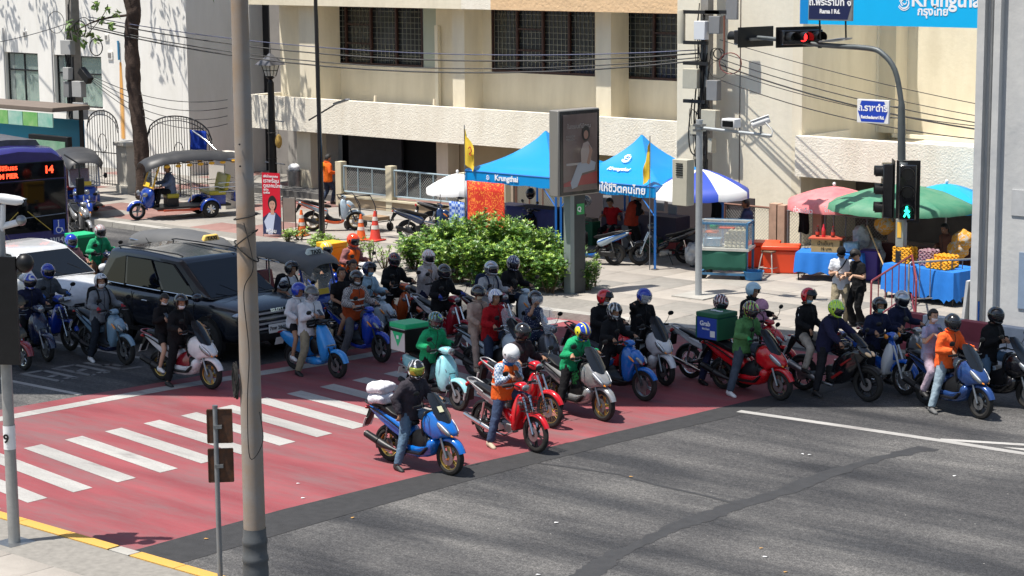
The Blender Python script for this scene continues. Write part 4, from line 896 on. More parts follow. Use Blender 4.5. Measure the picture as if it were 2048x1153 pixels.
    if cap:
        cpp=MB(); cpp.add([],[]); q=shellgrid(-180,180,8,90,sph(.114*s,.096*s,.125*s,.018),24,7); o=q.build('cap',cap,p,loc=hc,rot=tuple(M.to_euler()),ang=80); md=o.modifiers.new('t','SOLIDIFY'); md.thickness=.008
        mb3=MB(); rs=[]
        for r_ in(.10,.175): rs.append([V((r_*math.cos(R(a)),r_*.62*math.sin(R(a)),.035-.0*(r_))) for a in range(-60,61,12)])
        mb3.rings(rs,0,False,closed=False); o2=mb3.build('cap_brim',cap,o); md=o2.modifiers.new('t','SOLIDIFY'); md.thickness=.006
    body=mb.build('body',[skin,EYEW,LIP,HAIR,glove or skin],p,ang=80)
    # jacket or shirt
    if top:
        mb=MB(); torso(mb,.026 if not short_sleeve else .006,-.1,loose=True)
        for q in(0,1):
            a,e,w_,h_=A[q]; sd=(-1,1)[q]; g=.012 if not short_sleeve else .01
            if short_sleeve: mb.tube([a+V((0,-sd*.04,.0)),a,a.lerp(e,.45),a.lerp(e,.72)],[(.055+g)*s,(.062+g)*s,(.056+g)*s,(.060+g)*s],12)
            else: mb.tube([a+V((0,-sd*.05,0)),a.lerp(e,.03),a.lerp(e,.5),e,e.lerp(w_,.5),w_+(h_-w_)*.1],[(.064+g)*s,(.076+g)*s,(.068+g)*s,(.064+g)*s,(.056+g)*s,(.038+g)*s],12)
        if hood: mb.ell(neck-upd*.02+V((-.07,0,.02)),(.075,.10,.06))
        mb.tube([neck-upd*.06,neck+upd*.035],[.088*s,.07*s],14)
        j=mb.build('shirt' if short_sleeve else 'jacket',top,p); remesh(j,.0185,.034,.10,3)
        if not short_sleeve:
            zz=[]
            for c3,u3 in ((sp[0],.30),(sp[1],.0),(sp[1].lerp(sp[2],.6),0),(sp[2],.0),(neck,-.4)): zz.append(c3+V((.17*s-(.05 if c3 is neck else 0),.0,0)))
            tb('zip',zz,.006,zip or DKM,j,5,smooth=3)
            tb('collar',[neck+upd*.045+V((.083*math.cos(a),.083*math.sin(a),.012*math.cos(a)*-1)) for a in [2*PI*k/12 for k in range(13)]],.017*s,top,j,6)
        if stripe:
            for q in(0,1):
                a,e,w_,h_=A[q]; sd=(-1,1)[q]; off=(V((0,sd*.85,.35))).normalized()
                for kk in(-1,1):
                    o=off*.072*s+V((kk*.012,0,0)); o2=off*.062*s+V((kk*.012,0,0)); o3=off*.05*s+V((kk*.012,0,0))
                    tb('sleeve_stripe',[a+o-V((0,sd*.07,-.012)),a+o,a.lerp(e,.5)+o2,e+o3,e.lerp(w_,.6)+o3],.0065,stripe,j,5,flat=1)
    if vest:
        mb=MB(); torso(mb,.042,loose=True); v=mb.build('vest',vest,p,ang=60); remesh(v,.022,.012)
        for q in(-1,1):
            if vest.get('_plain'): break
    # trousers
    if bottom:
        mb=MB(); rs=[]
        for t,a,b in ((-.14,.145,.115),(-.06,.175,.135),(.02,.176,.132),(.10,.168,.125)): rs.append([hip+V((math.sin(2*PI*j/16)*b*s,math.cos(2*PI*j/16)*a*wd*s,t*s)) for j in range(16)])
        mb.rings(rs,0,True)
        for q in(0,1):
            h_,k,an=Lg[q]
            if shorts: mb.tube([h_,h_.lerp(k,.5),h_.lerp(k,shorts)],[.10*s,.09*s,.085*s],12)
            else: mb.tube([h_,h_.lerp(k,.5),k,k.lerp(an,.4),an+(k-an)*.04],[.108*s,.096*s,.080*s,.074*s,.066*s if not skirt else .11],12)
        if skirt: 
            kl=(Lg[0][1]+Lg[1][1])/2
        t=mb.build('shorts' if shorts else 'trousers',bottom,p); remesh(t,.0185,.028,.09,3)
    # shoes
    for q in(0,1):
        h_,k,an=Lg[q]; sd=(-1,1)[q]; d=V((1,sd*.18,0)).normalized() if pose!='stand' or True else 0
        mb=MB(); rs=[]; 
        for x,w2,h2,zz in((-.075,.026,.035,.01),(-.06,.036,.055,.0),(0,.040,.062,-.002),(.07,.043,.045,-.02),(.13,.044,.032,-.033),(.165,.034,.024,-.04),(.18,.015,.014,-.045)):
            c=an+d*x*s+V((0,0,-.02+zz*s)); n_=V((-d.y,d.x,0)); rs.append([c+n_*math.cos(2*PI*j/10)*w2*s+V((0,0,1))*max(-.055*s-zz*s+0,math.sin(2*PI*j/10)*h2*s) for j in range(10)])
        mb.rings(rs,0,True); sh_=mb.build('shoe',shoes,p,ang=60)
    if mask:
        f=sph(.106*s,.086*s,.118*s,-.0); mk=shellgrid(-62,62,-58,-6,lambda lo,la:f(lo,la)+V((.022*math.exp(-(lo/22)**2)*math.exp(-((la+14)/16)**2)+.006,0,0)),14,6).build('face_mask',mask,p,loc=hc,rot=tuple(M.to_euler()),ang=80)
        md=mk.modifiers.new('t','SOLIDIFY'); md.thickness=.003
    if scarf: mb=MB(); mb.tube([neck-upd*.03,neck+upd*.02,hc+V((.01,0,-.08))],[.095,.085,.085],12); remesh(mb.build('scarf',scarf,p),.02,.02,.05,2)
    if hel: helmet(p,hc+V((0,0,.012)),M,*hel[:2],**(hel[2] if len(hel)>2 else {}))
    if pack:
        c=(sp[1]+sp[2])/2+V((-.21*math.cos(ln),0,.03)); b_=MB().puff([(-.10,-.22,.13),(-.11,.16,.13),(-.05,.22,.11),(.05,.20,.13),(.06,-.20,.14),(0,-.24,.13)],.13,.03).build('backpack',pack,p,loc=c,rot=(0,ln,0),sub=1)
        for q in(-1,1):
            tb('strap',[c+V((.08,q*.1,.16)),sp[2]+upd*.10+V((.02,q*.11,.04)),sp[2]+V((.15,q*.12,-.02)),sp[1]+V((.12,q*.15,.0)),c+V((.05,q*.14,-.15))],.016,pack,p,6,smooth=4,flat=1)
    p['_j']=0; del p['_j']
    info=dict(obj=p,H=H,hc=hc,M=M,hip=hip,sp=sp,A=A,L=Lg)
    return info
def vest_trim(inf,m,name='reflective_band'):
    p=inf['obj']; sp=inf['sp']
    for t in(.35,.62):
        c=sp[0].lerp(sp[2],t*1.1); rs=[]
        mb=MB()
        for dz in(-.016,.016): rs.append([c+Vector((.186*math.sin(2*PI*j/20),.232*math.cos(2*PI*j/20),dz)) for j in range(20)])
        mb.rings(rs,0,False); o=mb.build(name,m,p); 

# ---------------- cars, bus and tuk-tuks
def carwheel(par,x,y,r,w,rm,side,ns=6):
    ty=MB().lathe([(r-.14,-w*.5),(r-.04,-w*.55),(r,-w*.35),(r,w*.35),(r-.04,w*.55),(r-.14,w*.5)],28,axis='y',caps=False); t=ty.build('wheel',RUB,par,loc=(x,y,r))
    rim=MB(); rr=r-.12; s=side
    rim.lathe([(rr+.01,s*w*.45),(rr-.02,s*w*.5),(rr-.035,s*w*.2),(rr-.03,-s*w*.3)],24,axis='y').lathe([(0,s*w*.48),(.05,s*w*.48),(.06,s*w*.3)],12,axis='y')
    for k in range(ns):
        for o in(-.12,.12):
            a=2*PI*k/ns; rim.tube([(.03*math.cos(a),s*w*.42,.03*math.sin(a)),((rr-.01)*math.cos(a+o),s*w*.44,(rr-.01)*math.sin(a+o))],[.024,.017],6)
    rim.build('rim',rm,t); MB().lathe([(0,0),(rr-.03,0)],20,(0,s*w*.1,0),'y').build('brake_disc',DKM,t)
    return t
def car(name,label,loc,yaw,c,suv=True,cat='car'):
    if suv: L,W,BZ,RZ=4.8,1.88,1.17,1.86; tops=[(-2.40,.80),(-2.34,1.05),(-2.1,1.16),(0,1.16),(1.15,1.17),(1.5,1.16),(2.0,1.11),(2.28,1.05),(2.42,.84)]; gb=(-2.28,1.46); gr=(-2.0,.40); wr=.385; wxs=(-1.42,1.44); zb=.34
    else: L,W,BZ,RZ=4.3,1.72,.96,1.49; tops=[(-2.15,.7),(-2.1,.92),(-1.8,1.0),(0,.96),(.9,.96),(1.3,.92),(1.85,.80),(2.08,.68),(2.15,.5)]; gb=(-1.9,1.22); gr=(-1.25,.25); wr=.31; wxs=(-1.25,1.33); zb=.22
    t=thing(name,label,cat,(loc[0],loc[1],.005),R(yaw)); hw=W/2
    def wd(x): e=abs(x)/(L/2); return hw*(1-.02*e*e-.16*max(0,(e-.78)/.22)**2)
    rs=[]; X=[-L/2+.0,-L/2+.06,-L/2+.3,-1.7,-1.0,-.3,.4,1.0,1.4,1.8,L/2-.3,L/2-.08,L/2]
    import bisect
    def top(x):
        for (a,b),(c_,d) in zip(tops,tops[1:]):
            if a<=x<=c_: return b+(d-b)*(x-a)/(c_-a)
        return tops[0][1] if x<0 else tops[-1][1]
    for x in X:
        w=wd(x); z=top(x); zz=zb+(.12 if abs(x)>L/2-.1 else 0)
        half=[(w*.90,zz),(w*.99,zz+.10),(w*1.0,zz+(z-zz)*.55),(w*.985,z-.10),(w*.93,z-.02),(w*.6,z+.012),(0,z+.03)]
        rs.append([Vector((x,-y,q)) for y,q in half]+[Vector((x,y,q)) for y,q in half[-2::-1]])
    MB().rings(rs,0,True).build('body',c,t,sub=1)
    # greenhouse
    tw=hw*.80; bw=hw*.945
    def gp(u,v,side): # u 0 rear..1 front, v 0 belt..1 roof
        x=(gb[0]+(gb[1]-gb[0])*u)*(1-v)+(gr[0]+(gr[1]-gr[0])*u)*v; y=side*(bw*(1-v)+tw*v)*(1-.05*abs(2*u-1)**3); return Vector((x,y,BZ-.02+(RZ-BZ-.03)*v+.05*math.sin(PI*min(1,u*.9+.1))*v))
    rs=[]
    for v in(0,.35,.7,.93,1.0):
        g=.97 if v==1 else 1; ring=[]
        for u in(0,.08,.3,.5,.7,.92,1): ring.append(gp(u,v,-1)*1)
        for u in(1,.92,.7,.5,.3,.08,0): ring.append(gp(u,v,1)*1)
        rs.append([Vector((q.x*g,q.y*g,q.z+(.03 if v==1 else 0))) for q in ring])
    cabin=MB().rings(rs,0,True).build('roof',c,t,ang=60,bev=.07)
    # glass panels, a few millimetres proud
    def panel(nm,q,off,m,par=t):
        n=(q[1]-q[0]).cross(q[3]-q[0]).normalized(); 
        cen=sum(q,Vector())/4
        if n.dot(cen-Vector((0,0,1.0)))<0: n=-n
        a=[p+n*off for p in q]; b=[p-n*.004 for p in q]
        return MB().rings([b,a],0,True).build(nm,m,par,ang=30)
    for s in(-1,1):
        us=[.06,.26,.285,.60,.625,.90] if suv else [.14,.46,.485,.88]
        for i in range(0,len(us),2):
            a,b=us[i],us[i+1]; lo,hi=.07,.86; q=[gp(a,lo,s),gp(b,lo,s),gp(b-(.03 if i==len(us)-2 else 0),hi,s),gp(a+(.07 if i==0 else 0),hi if i else hi-.12,s)]
            panel('side_window',q,.008,DGL)
            mbt=MB(); mbt.tube([q[0]+Vector((0,s*.014,-.01)),q[1]+Vector((0,s*.014,-.01))],.012,6); mbt.build('window_trim',CHR if suv else BLK,t)
            if suv and i: MB().tube([q[3]+Vector((0,s*.02,.0)),q[2]+Vector((0,s*.02,0)),q[1].lerp(q[2],.35)+Vector((0,s*.02,0))],.014,6,flat=1).build('window_visor',DGL,t)
        hx=[gb[0]+(gb[1]-gb[0])*k for k in us[1::2]][:-1]
        for k in(-.55,.55) if suv else(-.5,.5): bx('door_handle',(k,s*(hw+.012),BZ-.22),(.18,.03,.035),CHR if suv else c,t,bev=.01)
        for k in (-1.0,-.02,1.02) if suv else(-.75,.15,1.0): bx('door_seam',(k,s*(wd(k)*.99+.002),.78),(.008,.012,.62),BLK,t)
        for wx in wxs:
            MB().lathe([(0,0),(wr+.075,0),(wr+.075,.02),(0,.02)],26,(wx,s*(wd(wx)+.001) - (.01 if s>0 else .01),wr+.02),'y').build('wheel_arch',BLK,t)
            carwheel(t,wx,s*(hw-.075),wr,.23,ALU if suv else STEEL,s)
        tm=MB().ell((gb[1]-.12,s*(hw+.13),BZ+.06),(.09,.12,.085)); tm.build('side_mirror',c,t); 
        bx('running_board',(0,s*(hw-.02),zb+.02),(2.1,.16,.06),BLK if suv else c,t)
        MB().ell((L/2-.16,s*hw*.76,top(L/2-.2)-.13),(.20,.20,.065),rot=Matrix.Rotation(R(s*-22),3,'Z')).build('headlight',LENS,t)
        MB().ell((L/2-.09,s*hw*.72,zb+.22),(.06,.13,.06)).build('fog_light',LENS,t); MB().ell((-L/2+.05,s*hw*.82,BZ-.2),(.06,.12,.14)).build('tail_light',LAMPR,t)
    ws=[gp(1,.06,-1),gp(1,.06,1),gp(1,.92,1),gp(1,.92,-1)]; e=.06
    ws=[ws[0]+Vector((0,e,0)),ws[1]-Vector((0,e,0)),ws[2]-Vector((0,e,0)),ws[3]+Vector((0,e,0))]; panel('windscreen',ws,.01,DGL)
    rw=[gp(0,.1,-1)+Vector((0,e,0)),gp(0,.1,1)-Vector((0,e,0)),gp(0,.86,1)-Vector((0,e,0)),gp(0,.86,-1)+Vector((0,e,0))]; panel('rear_window',rw,.01,DGL)
    zf=top(L/2-.1)
    if suv:
        g=MB()
        for k in range(4): g.box((L/2-.035+.012*(3-k)*.3,0,zf-.07-k*.10),(.08,1.12-.05*k,.034))
        g.build('grille',mat('bright_slat',(.6,.6,.6),.35,.6),t); bx('grille_backing',(L/2-.05,0,zf-.22),(.06,1.20,.42),BLK,t,bev=.02)
        text('ISUZU',.085,CHR,t,(L/2+.02,0,zf-.03),rot=(R(80),0,R(90)),name='badge',bold=.003,ext=.006,sx=1.3)
        bx('front_bumper',(L/2-.06,0,zb+.17),(.2,hw*1.66,.2),BLK,t,bev=.04)
    else:
        bx('grille',(L/2-.03,0,zf-.22),(.06,.9,.08),BLK,t,bev=.02); bx('front_bumper',(L/2-.06,0,zb+.10),(.14,1.3,.14),BLK,t,bev=.03)
    pl_=bx('number_plate',(L/2+.035,0,zb+.30),(.012,.44,.17),PLATE,t)
    text('7กพ 2849',.10,BLK,pl_,(L/2+.043,0,zb+.30),rot=(R(90),0,R(90)),bold=.002)
    for q in(-1,1): tb('wiper',[(gb[1]+.02,q*.3+.2,BZ+.04),(gb[1]-.18,q*.3-.18,BZ+.24)],.008,BLK,t,6)
    if suv:
        for s in(-1,1): tb('roof_rail',[(-1.7,s*tw*.88,RZ+.01),(-1.6,s*tw*.88,RZ+.06),(.2,s*tw*.88,RZ+.06),(.35,s*tw*.88,RZ+.01)],.012,BLK,t,8,smooth=2)
    tb('antenna',[(-1.6 if suv else -1.0,0,RZ),(-1.75 if suv else -1.15,0,RZ+.14)],.006,BLK,t,5)
    return t
def tuktuk(label,loc,yaw,body,trim,canopy,seat,sign=None,signcol=None,zs=1.0,plate_m=None):
    t=thing('tuk_tuk',label,'tuk-tuk',(loc[0],loc[1],.005 if loc[1]<34 else .14),R(yaw),'tuk-tuks')
    P=lambda n,prof,w,m,ins=.02,sub=1,**k: MB().puff(prof,w,ins,**k).build(n,m,t,sub=sub)
    wheel(t,1.12,.26,.055,ALU,ns=4,disc=False)
    for s in(-1,1): carwheel(t,-1.05,s*.60,.27,.16,CHR,s,8)
    P('nose',[(.62,.30,.40),(.62,.95,.46),(.72,1.02,.42),(.92,.90,.36),(1.0,.60,.30),(.92,.34,.30)],.4,body,.03)
    fender('front_fender',t,1.12,.26,.33,175,5,.13,body); fender('fender_stripe',t,1.12,.26,.342,150,30,.03,WHT)
    for s in(-1,1): tb('fork_leg',[(1.12,s*.09,.26),(.92,s*.09,.75)],.026,ALU,t,8); lamp(t,'headlight',(.95,s*.34,.80),(.09,.07,.07),LENS); 
    lamp(t,'headlight',(1.06,0,.84),(.07,.09,.09),LENS)
    fr=MB(); zt=1.72
    for a,b in (((.74,-.46,1.0),(.50,-.46,zt)),((.74,.46,1.0),(.50,.46,zt)),((.50,-.46,zt),(.50,.46,zt)),((.74,-.46,1.0),(.74,.46,1.0))): fr.tube([a,b],.03,8)
    fr.build('windscreen_frame',trim,t)
    MB().add([(.73,-.43,1.03),(.73,.43,1.03),(.51,.43,zt-.03),(.51,-.43,zt-.03)],[(0,1,2,3)]).build('windscreen',mat('tuk_glass',(.35,.4,.42),.04,alpha=.4,coat=.8),t)
    bx('plate_board',(0,0,0),(.02,.40,.13),plate_m or mat('yellow_plate',(.75,.5,.03),.5),t,loc=(.76,0,1.08)).rotation_euler=(0,R(-18),0)
    # canopy: soft sheet over hoops
    rs=[];N=10;M_=16
    for i in range(M_+1):
        x=.95-3.0*i/M_; z0=1.74+.16*math.sin(PI*min(1,i/M_*1.0))*1.0+.05*(i/M_)-(.13*(1-i/2.5)**2 if i<2.5 else 0)+.012*math.sin(i*2.4); ring=[]
        hw=.62 if i>1 else .50+.06*i
        for j in range(N+1):
            u=-1+2*j/N; ring.append(Vector((x,u*hw,z0+.16*(1-abs(u)**2.6)*(.95+.05*math.cos(i*1.9))-(.10 if abs(u)==1 else 0))))
        ring+= [q+Vector((0,0,-.02)) for q in ring[::-1]]; rs.append(ring)
    MB().rings(rs,0,True).build('canopy',canopy,t,ang=70)
    rl=MB()
    for s in(-1,1):
        rl.tube([(.50,s*.55,1.72),(-2.0,s*.58,1.80)],.018,6); rl.tube([(.3,s*.52,.34),(.34,s*.54,1.72)],.016,6) if False else None
        for x in(-.45,-1.95): rl.tube([(x,s*.56,.55),(x,s*.57,1.80)],.02,8)
        for z in(.78,.92,1.06): rl.tube([(-1.35,s*.58,z),(-1.97,s*.56,z)],.013,6)
        rl.tube([(-.45,s*.57,.95),(-1.35,s*.58,.95)],.013,6)
    for z in(.7,.85,1.0,1.15): rl.tube([(-1.99,-.55,z),(-1.99,.55,z)],.013,6)
    rl.build('rail_frame',CHR,t)
    bx('floor',(-.55,0,.36),(2.4,1.1,.06),DKM,t); bx('side_step',(-.2,-.60,.30),(1.3,.08,.05),mat('red_step',(.5,.06,.02),.5),t); bx('side_step',(-.2,.60,.30),(1.3,.08,.05),mat('red_step',(.5,.06,.02),.5),t)
    for s in(-1,1): tb('chassis_bar',[(.6,s*.42,.3),(-.55,s*.5,.25),(-.9,s*.5,.5)],.025,mat('red_step',(.5,.06,.02),.5),t,6)
    bx('driver_seat',(.02,0,.70),(.38,.5,.14),seat,t,bev=.03); bx('seat_base',(.02,0,.5),(.36,.44,.26),DKM,t)
    bx('bench_cushion',(-1.35,0,.74),(.55,1.02,.14),seat,t,bev=.04); bx('bench_base',(-1.35,0,.53),(.5,.98,.28),body,t)
    o=bx('bench_back',(0,0,0),(.13,1.06,.52),seat,t,bev=.05,loc=(-1.68,0,1.05)); o.rotation_euler=(0,R(-14),0)
    for s in(-1,1):
        fender('rear_fender',t,-1.05,.27,.34,185,-5,.13,body).location=(0,s*.60,0)
    bx('tail_panel',(-1.9,0,.62),(.08,1.14,.34),body,t,bev=.02); lamp(t,'tail_light',(-1.95,.5,.62),(.02,.06,.06),LAMPR); lamp(t,'tail_light',(-1.95,-.5,.62),(.02,.06,.06),LAMPR)
    if 'yellow seats' in label:
        tm_=mat('tassel_yellow',(.75,.40,.03),.7)
        for k in range(7):
            for s in(-1,1): MB().ell((.3-k*.36,s*.60,1.66+.01*k),(.10,.02,.05),n=8,k=5).build('tassel',tm_,t)
    tb('handlebar',[(.42,-.36,1.02),(.55,-.1,1.0),(.55,.1,1.0),(.42,.36,1.02)],.016,BLK,t,8)
    for s in(-1,1):
        st=tb('mirror_stalk',[(.6,s*.46,1.25),(.66,s*.62,1.3)],.008,BLK,t,5); MB().ell((.66,s*.66,1.3),(.02,.06,.09)).build('mirror',BLK,st)
    if sign:
        sb=bx('roof_sign',(.50,0,1.93+.06),(.14,.52,.16),signcol,t,bev=.03,taper=(.6,.75)); 
        text(sign,.13,BLK,sb,(.575,0,1.985),rot=(R(75),0,R(90)),bold=.004,ext=.004); text(sign,.13,BLK,sb,(.425,0,1.985),rot=(R(75),0,R(-90)),bold=.004)
    return t
def bus(loc,yaw):
    t=thing('city_bus','dark blue city bus with red route display halted behind the white car','bus',(loc[0],loc[1],.005),R(yaw))
    nb=paint('bus_purple',(.03,.025,.16)); L,W,H_=11.5,2.5,3.15
    rs=[]
    for x,e in((-L,.1),(-L+.1,0),(-.25,0),(-.08,.03),(0,.12)):
        w=W/2-e*.6; pts=[(-w,.35+e),(-w,2.6),(-w+.10,H_-.25-e*.5),(-w+.35,H_-.05-e),(0,H_-e*.8),(w-.35,H_-.05-e),(w-.10,H_-.25-e*.5),(w,2.6),(w,.35+e)]
        rs.append([Vector((x,y,z)) for y,z in pts])
    MB().rings(rs,0,True).build('body',nb,t,ang=40)
    MB().rings([[Vector((x,y,z)) for y,z in((-.85,H_-.04),(-.75,H_+.10),(0,H_+.14),(.75,H_+.10),(.85,H_-.04))] for x in(-5.5,-.7)],0,True).build('roof_pod',mat('bus_roof_grey',(.10,.10,.11),.6,var=.5,vs=4),t,ang=60)
    bx('windscreen',(-.02,0,1.72),(.10,W-.22,1.25),DGL,t,bev=.02); bx('display_glass',(-.015,0,2.58),(.10,W-.24,.42),DGL,t,bev=.02)
    led=mat('red_led',(1,.06,.02),.5,emit=2.2)
    text('ศูนย์สิรินธร',.15,led,t,(.042,-.42,2.68),rot=(R(90),0,R(90)),name='display_text',bold=.004); text('SIAM PIER',.16,led,t,(.042,-.42,2.49),rot=(R(90),0,R(90)),name='display_text',bold=.006); text('14',.24,led,t,(.042,.72,2.58),rot=(R(90),0,R(90)),name='display_text',bold=.01)
    o=bx('accessible_badge',(.055,.92,1.18),(.012,.30,.36),mat('badge_blue',(.02,.06,.4),.5),t); w_=WL
    mb=MB(); mb.tube([(.066,.90,1.31),(.066,.90,1.16),(.066,.99,1.15),(.066,1.02,1.06)],.012,5).tube([(.066,.91+.075*math.cos(R(a)),1.11+.075*math.sin(R(a))) for a in range(110,400,24)],.011,5).ell((.066,.90,1.33),.018); mb.build('wheelchair_symbol',w_,o)
    text('3-33(14)',.15,w_,t,(.01,.82,.86),rot=(R(90),0,R(90)),name='fleet_number',bold=.004)
    bx('front_bumper',(-.02,0,.5),(.16,W-.12,.3),nb,t,bev=.04)
    for s in(-1,1):
        MB().ell((.02,s*.95,.68),(.05,.16,.09)).build('headlight',LENS,t); bx('lamp_housing',(-.01,s*.95,.68),(.08,.5,.2),BLK,t,bev=.03)
        tb('mirror_arm',[(-.1,s*1.2,2.9),(.3,s*1.38,2.7),(.3,s*1.40,2.3)],.02,BLK,t,6); bx('mirror',(.3,s*1.40,2.15),(.1,.2,.42),BLK,t,bev=.03)
        for x in(-2.6,-8.6): carwheel(t,x,s*(W/2-.14),.48,.28,STEEL,s)
        for k in range(6): bx('side_window',(-1.6-k*1.6,s*(W/2+.003),1.95),(1.45,.012,.95),DGL,t)
        tb('wiper',[(.05,s*.7,1.12),(.06,s*.12,1.62)],.012,mat('wiper_yellow',(.5,.35,.06),.5),t,5)
    tb('front_rail',[(.05,-.1,1.45),(.05,1.1,1.5)],.012,STEEL,t,5)
    return t

# ---------------- street furniture, stalls, planting
PZ=.14
def onp(p): return (p[0],p[1],PZ)
OLDPOLE=mat('rusty_pole_paint',(.27,.26,.25),.6,.1,var=.6,vs=1.6,col2=(.29,.19,.11),bump=.06,bs=30)
LOWPOLE=mat('dark_grey_pole_paint',(.10,.105,.11),.55,.1,var=.3,vs=5)
# foreground pole with cable coil
fp=thing('utility_mast','thick leaning-looking grey mast with rust and a coil of black cable, in the foreground','pole',(-18.43,16.2,.1))
def wiggle(x): return x
MB().lathe([(.130,1.03),(.122,3.2),(.107,5.0),(.09,10)],24).build('shaft',OLDPOLE,fp,ang=60)
MB().lathe([(.155,0),(.155,.55),(.147,.62),(.157,.64),(.157,.69),(.145,.72),(.143,.84),(.152,.86),(.152,.90),(.139,.94),(.136,1.04)],24).build('base_sleeve',LOWPOLE,fp,ang=40)
mb=MB(); random.seed(5)
for k in range(16):
    rr=.16+random.uniform(-.04,.035); ox=-.12+random.uniform(-.02,.02); 
    mb.tube([(ox+rr*.55*math.cos(a)*.9-.02,-.10-.02*random.random()+rr*.5*math.cos(a)*-.5,2.82+random.uniform(-.03,.02)+rr*1.15*math.sin(a)) for a in [2*PI*j/18 for j in range(19)]],.0065,5)
mb.build('cable_coil',RUB,fp)
for z,d in((4.75,.03),(4.35,-.12),(4.5,.10)): MB().tube([(.135*math.cos(a),.135*math.sin(a),z+d*math.sin(a*1.0+1)) for a in [2*PI*j/20 for j in range(21)]],.009,5).build('cable_tie',RUB,fp)
tb('loose_cable',[(.1,-.12,4.7),(.22,-.1,4.2),(.1,-.15,3.9),(.15,-.14,3.2),(.12,-.16,2.6),(.16,-.18,1.95),(.30,-.1,2.15),(.26,-.1,2.5)],.006,RUB,fp,5,smooth=6)
for z in(5.6,5.35): MB().ell((0.06,-.115,z),(.012,.012,.012)).build('bolt_hole',BLK,fp)
# sign post seen from behind
RUSTB=mat('rusty_sign_back',(.035,.025,.02),.6,.3,var=.7,vs=9,col2=(.13,.05,.02))
sp_=thing('sign_post','galvanised post with two rusty sign plates seen from behind, in the foreground','sign post',(-19.43,16.5,.1))
tb('post',[(0,0,0),(0,0,2.32)],[.034,.03],ALU,sp_,12); MB().lathe([(0,2.33),(.034,2.33),(.034,2.30)],12).build('post_cap',STEEL,sp_)
for z,a in((2.07,0),(1.58,3)):
    o=bx('sign_plate',(0,0,0),(.31,.014,.42),RUSTB,sp_,loc=(.03,.04,z),bev=.03); o.rotation_euler=(0,0,R(44+a)); 
    mb=MB(); [mb.box((dx,0,0),(.012,.03,.40)) for dx in(-.15,.15)]; [mb.box((0,0,dz),(.30,.03,.012)) for dz in(-.205,.205)]; q=mb.build('plate_rim',RUSTB,o); bx('clamp',(-.02,-.02,.0),(.10,.09,.04),STEEL,o)
# white pole with the number 9, camera and signal
np_=thing('numbered_pole','grey pole with a white band reading 9, carrying a white camera and signal','pole',(-23.1,16.08,.1))
tb('shaft',[(0,0,0),(0,0,4.25)],[.080,.066],mat('galvanised_pole',(.34,.34,.33),.5,.3,var=.25,vs=6),np_,18)
MB().lathe([(.081,1.30),(.081,1.62)],18).build('number_band',WHT,np_); o=text('9',.16,BLK,np_,(.025,-.09,1.45),rot=(R(90),0,R(30)),bold=.006,ext=.001); o.location=(.045,-.085,1.45)
bx('base_plate',(0,0,.015),(.4,.4,.03),STEEL,np_)
sg2=bx('signal_backboard',(0,0,0),(.46,.05,1.42),BLK,np_,loc=(.12,-.12,3.18)); sg2.rotation_euler=(0,0,R(34))
bx('signal_housing',(0,.1,0),(.34,.18,1.28),GLOSSB,sg2,bev=.02)
for z in(-.43,0,.43): MB().lathe([(.13,.0),(.145,-.3),(.15,-.32)],16,(0,.18,z),'y',a0=0,a1=PI).build('signal_visor',BLK,sg2,rot=(0,0,PI),loc=(0,.36,0)); 
MB().ell((.33,.05,.62),(.12,.12,.13)).build('signal_visor',BLK,sg2)
cm=MB().puff([(-.26,-.07,.07),(-.28,.06,.085),(.26,.075,.085),(.30,.03,.08),(.26,-.07,.07)],.08,.015).build('camera_housing',WHT,np_,loc=(.13,.0,4.63),sub=1); cm.rotation_euler=(0,R(10),R(38))
bx('camera_window',(.27,0,-.0),(.03,.11,.09),DGL,cm); tb('camera_neck',[(.03,0,4.2),(.08,0,4.35),(.1,0,4.55)],.035,WHT,np_,10); tb('camera_arm',[(-.35,-.25,4.16),(.1,.05,4.28),(.22,.15,4.32)],.045,WHT,np_,10)
MB().ell((.24,.17,4.34),(.07,.07,.07)).build('camera_joint',STEEL,np_); tb('camera_cable',[(-.1,-.12,4.6),(-.2,-.16,4.4),(-.12,-.12,4.2)],.015,WHT,np_,6,smooth=5)
# camera pole on the far pavement
cp_=thing('camera_pole','slim galvanised pole with a long arm holding two traffic cameras and a beige cabinet','pole',(*(-27.68,37.52),.1))
GALV=mat('galvanised_light',(.42,.45,.47),.45,.4,var=.15,vs=8)
tb('shaft',[(0,0,0),(0,0,3.95)],.075,GALV,cp_,16); bx('footing',(0,0,.05),(.85,.85,.03),KERB,cp_); tb('arm',[(-.1,0,3.78),(1.9,0,3.70)],.035,GALV,cp_,10)
for z in(3.83,3.72): bx('clamp',(0,0,z),(.22,.2,.05),STEEL,cp_)
cb=bx('cabinet',(-.42,-.02,2.55),(.40,.28,1.02),mat('beige_cabinet',(.46,.44,.36),.6,var=.1,vs=4),cp_,bev=.01)
for k in range(6): bx('cabinet_louvre',(-.42,-.17,2.72+k*.05),(.18,.02,.02),BLK,cb)
o=bx('camera_flash',(0,0,0),(.34,.26,.20),WHT,cp_,loc=(.85,0,3.92),bev=.02); bx('camera_window',(0,-.135,-.01),(.28,.02,.13),DGL,o)
o=MB().lathe([(0,-.2),(.075,-.2),(.085,-.15),(.085,.16),(.095,.16),(.095,.2),(.07,.2),(0,.18)],14,axis='x').build('camera',WHT,cp_,loc=(1.62,0,3.98)); o.rotation_euler=(0,R(20),R(215)); bx('camera_hood',(0,0,.09),(.42,.16,.01),WHT,o)
tb('camera_bracket',[(1.62,0,3.72),(1.62,0,3.9)],.02,STEEL,cp_,6); tb('camera_cable',[(1.75,0,3.98),(1.92,0,3.8),(1.85,0,3.66),(1.6,0,3.68)],.01,WHT,cp_,5,smooth=5)
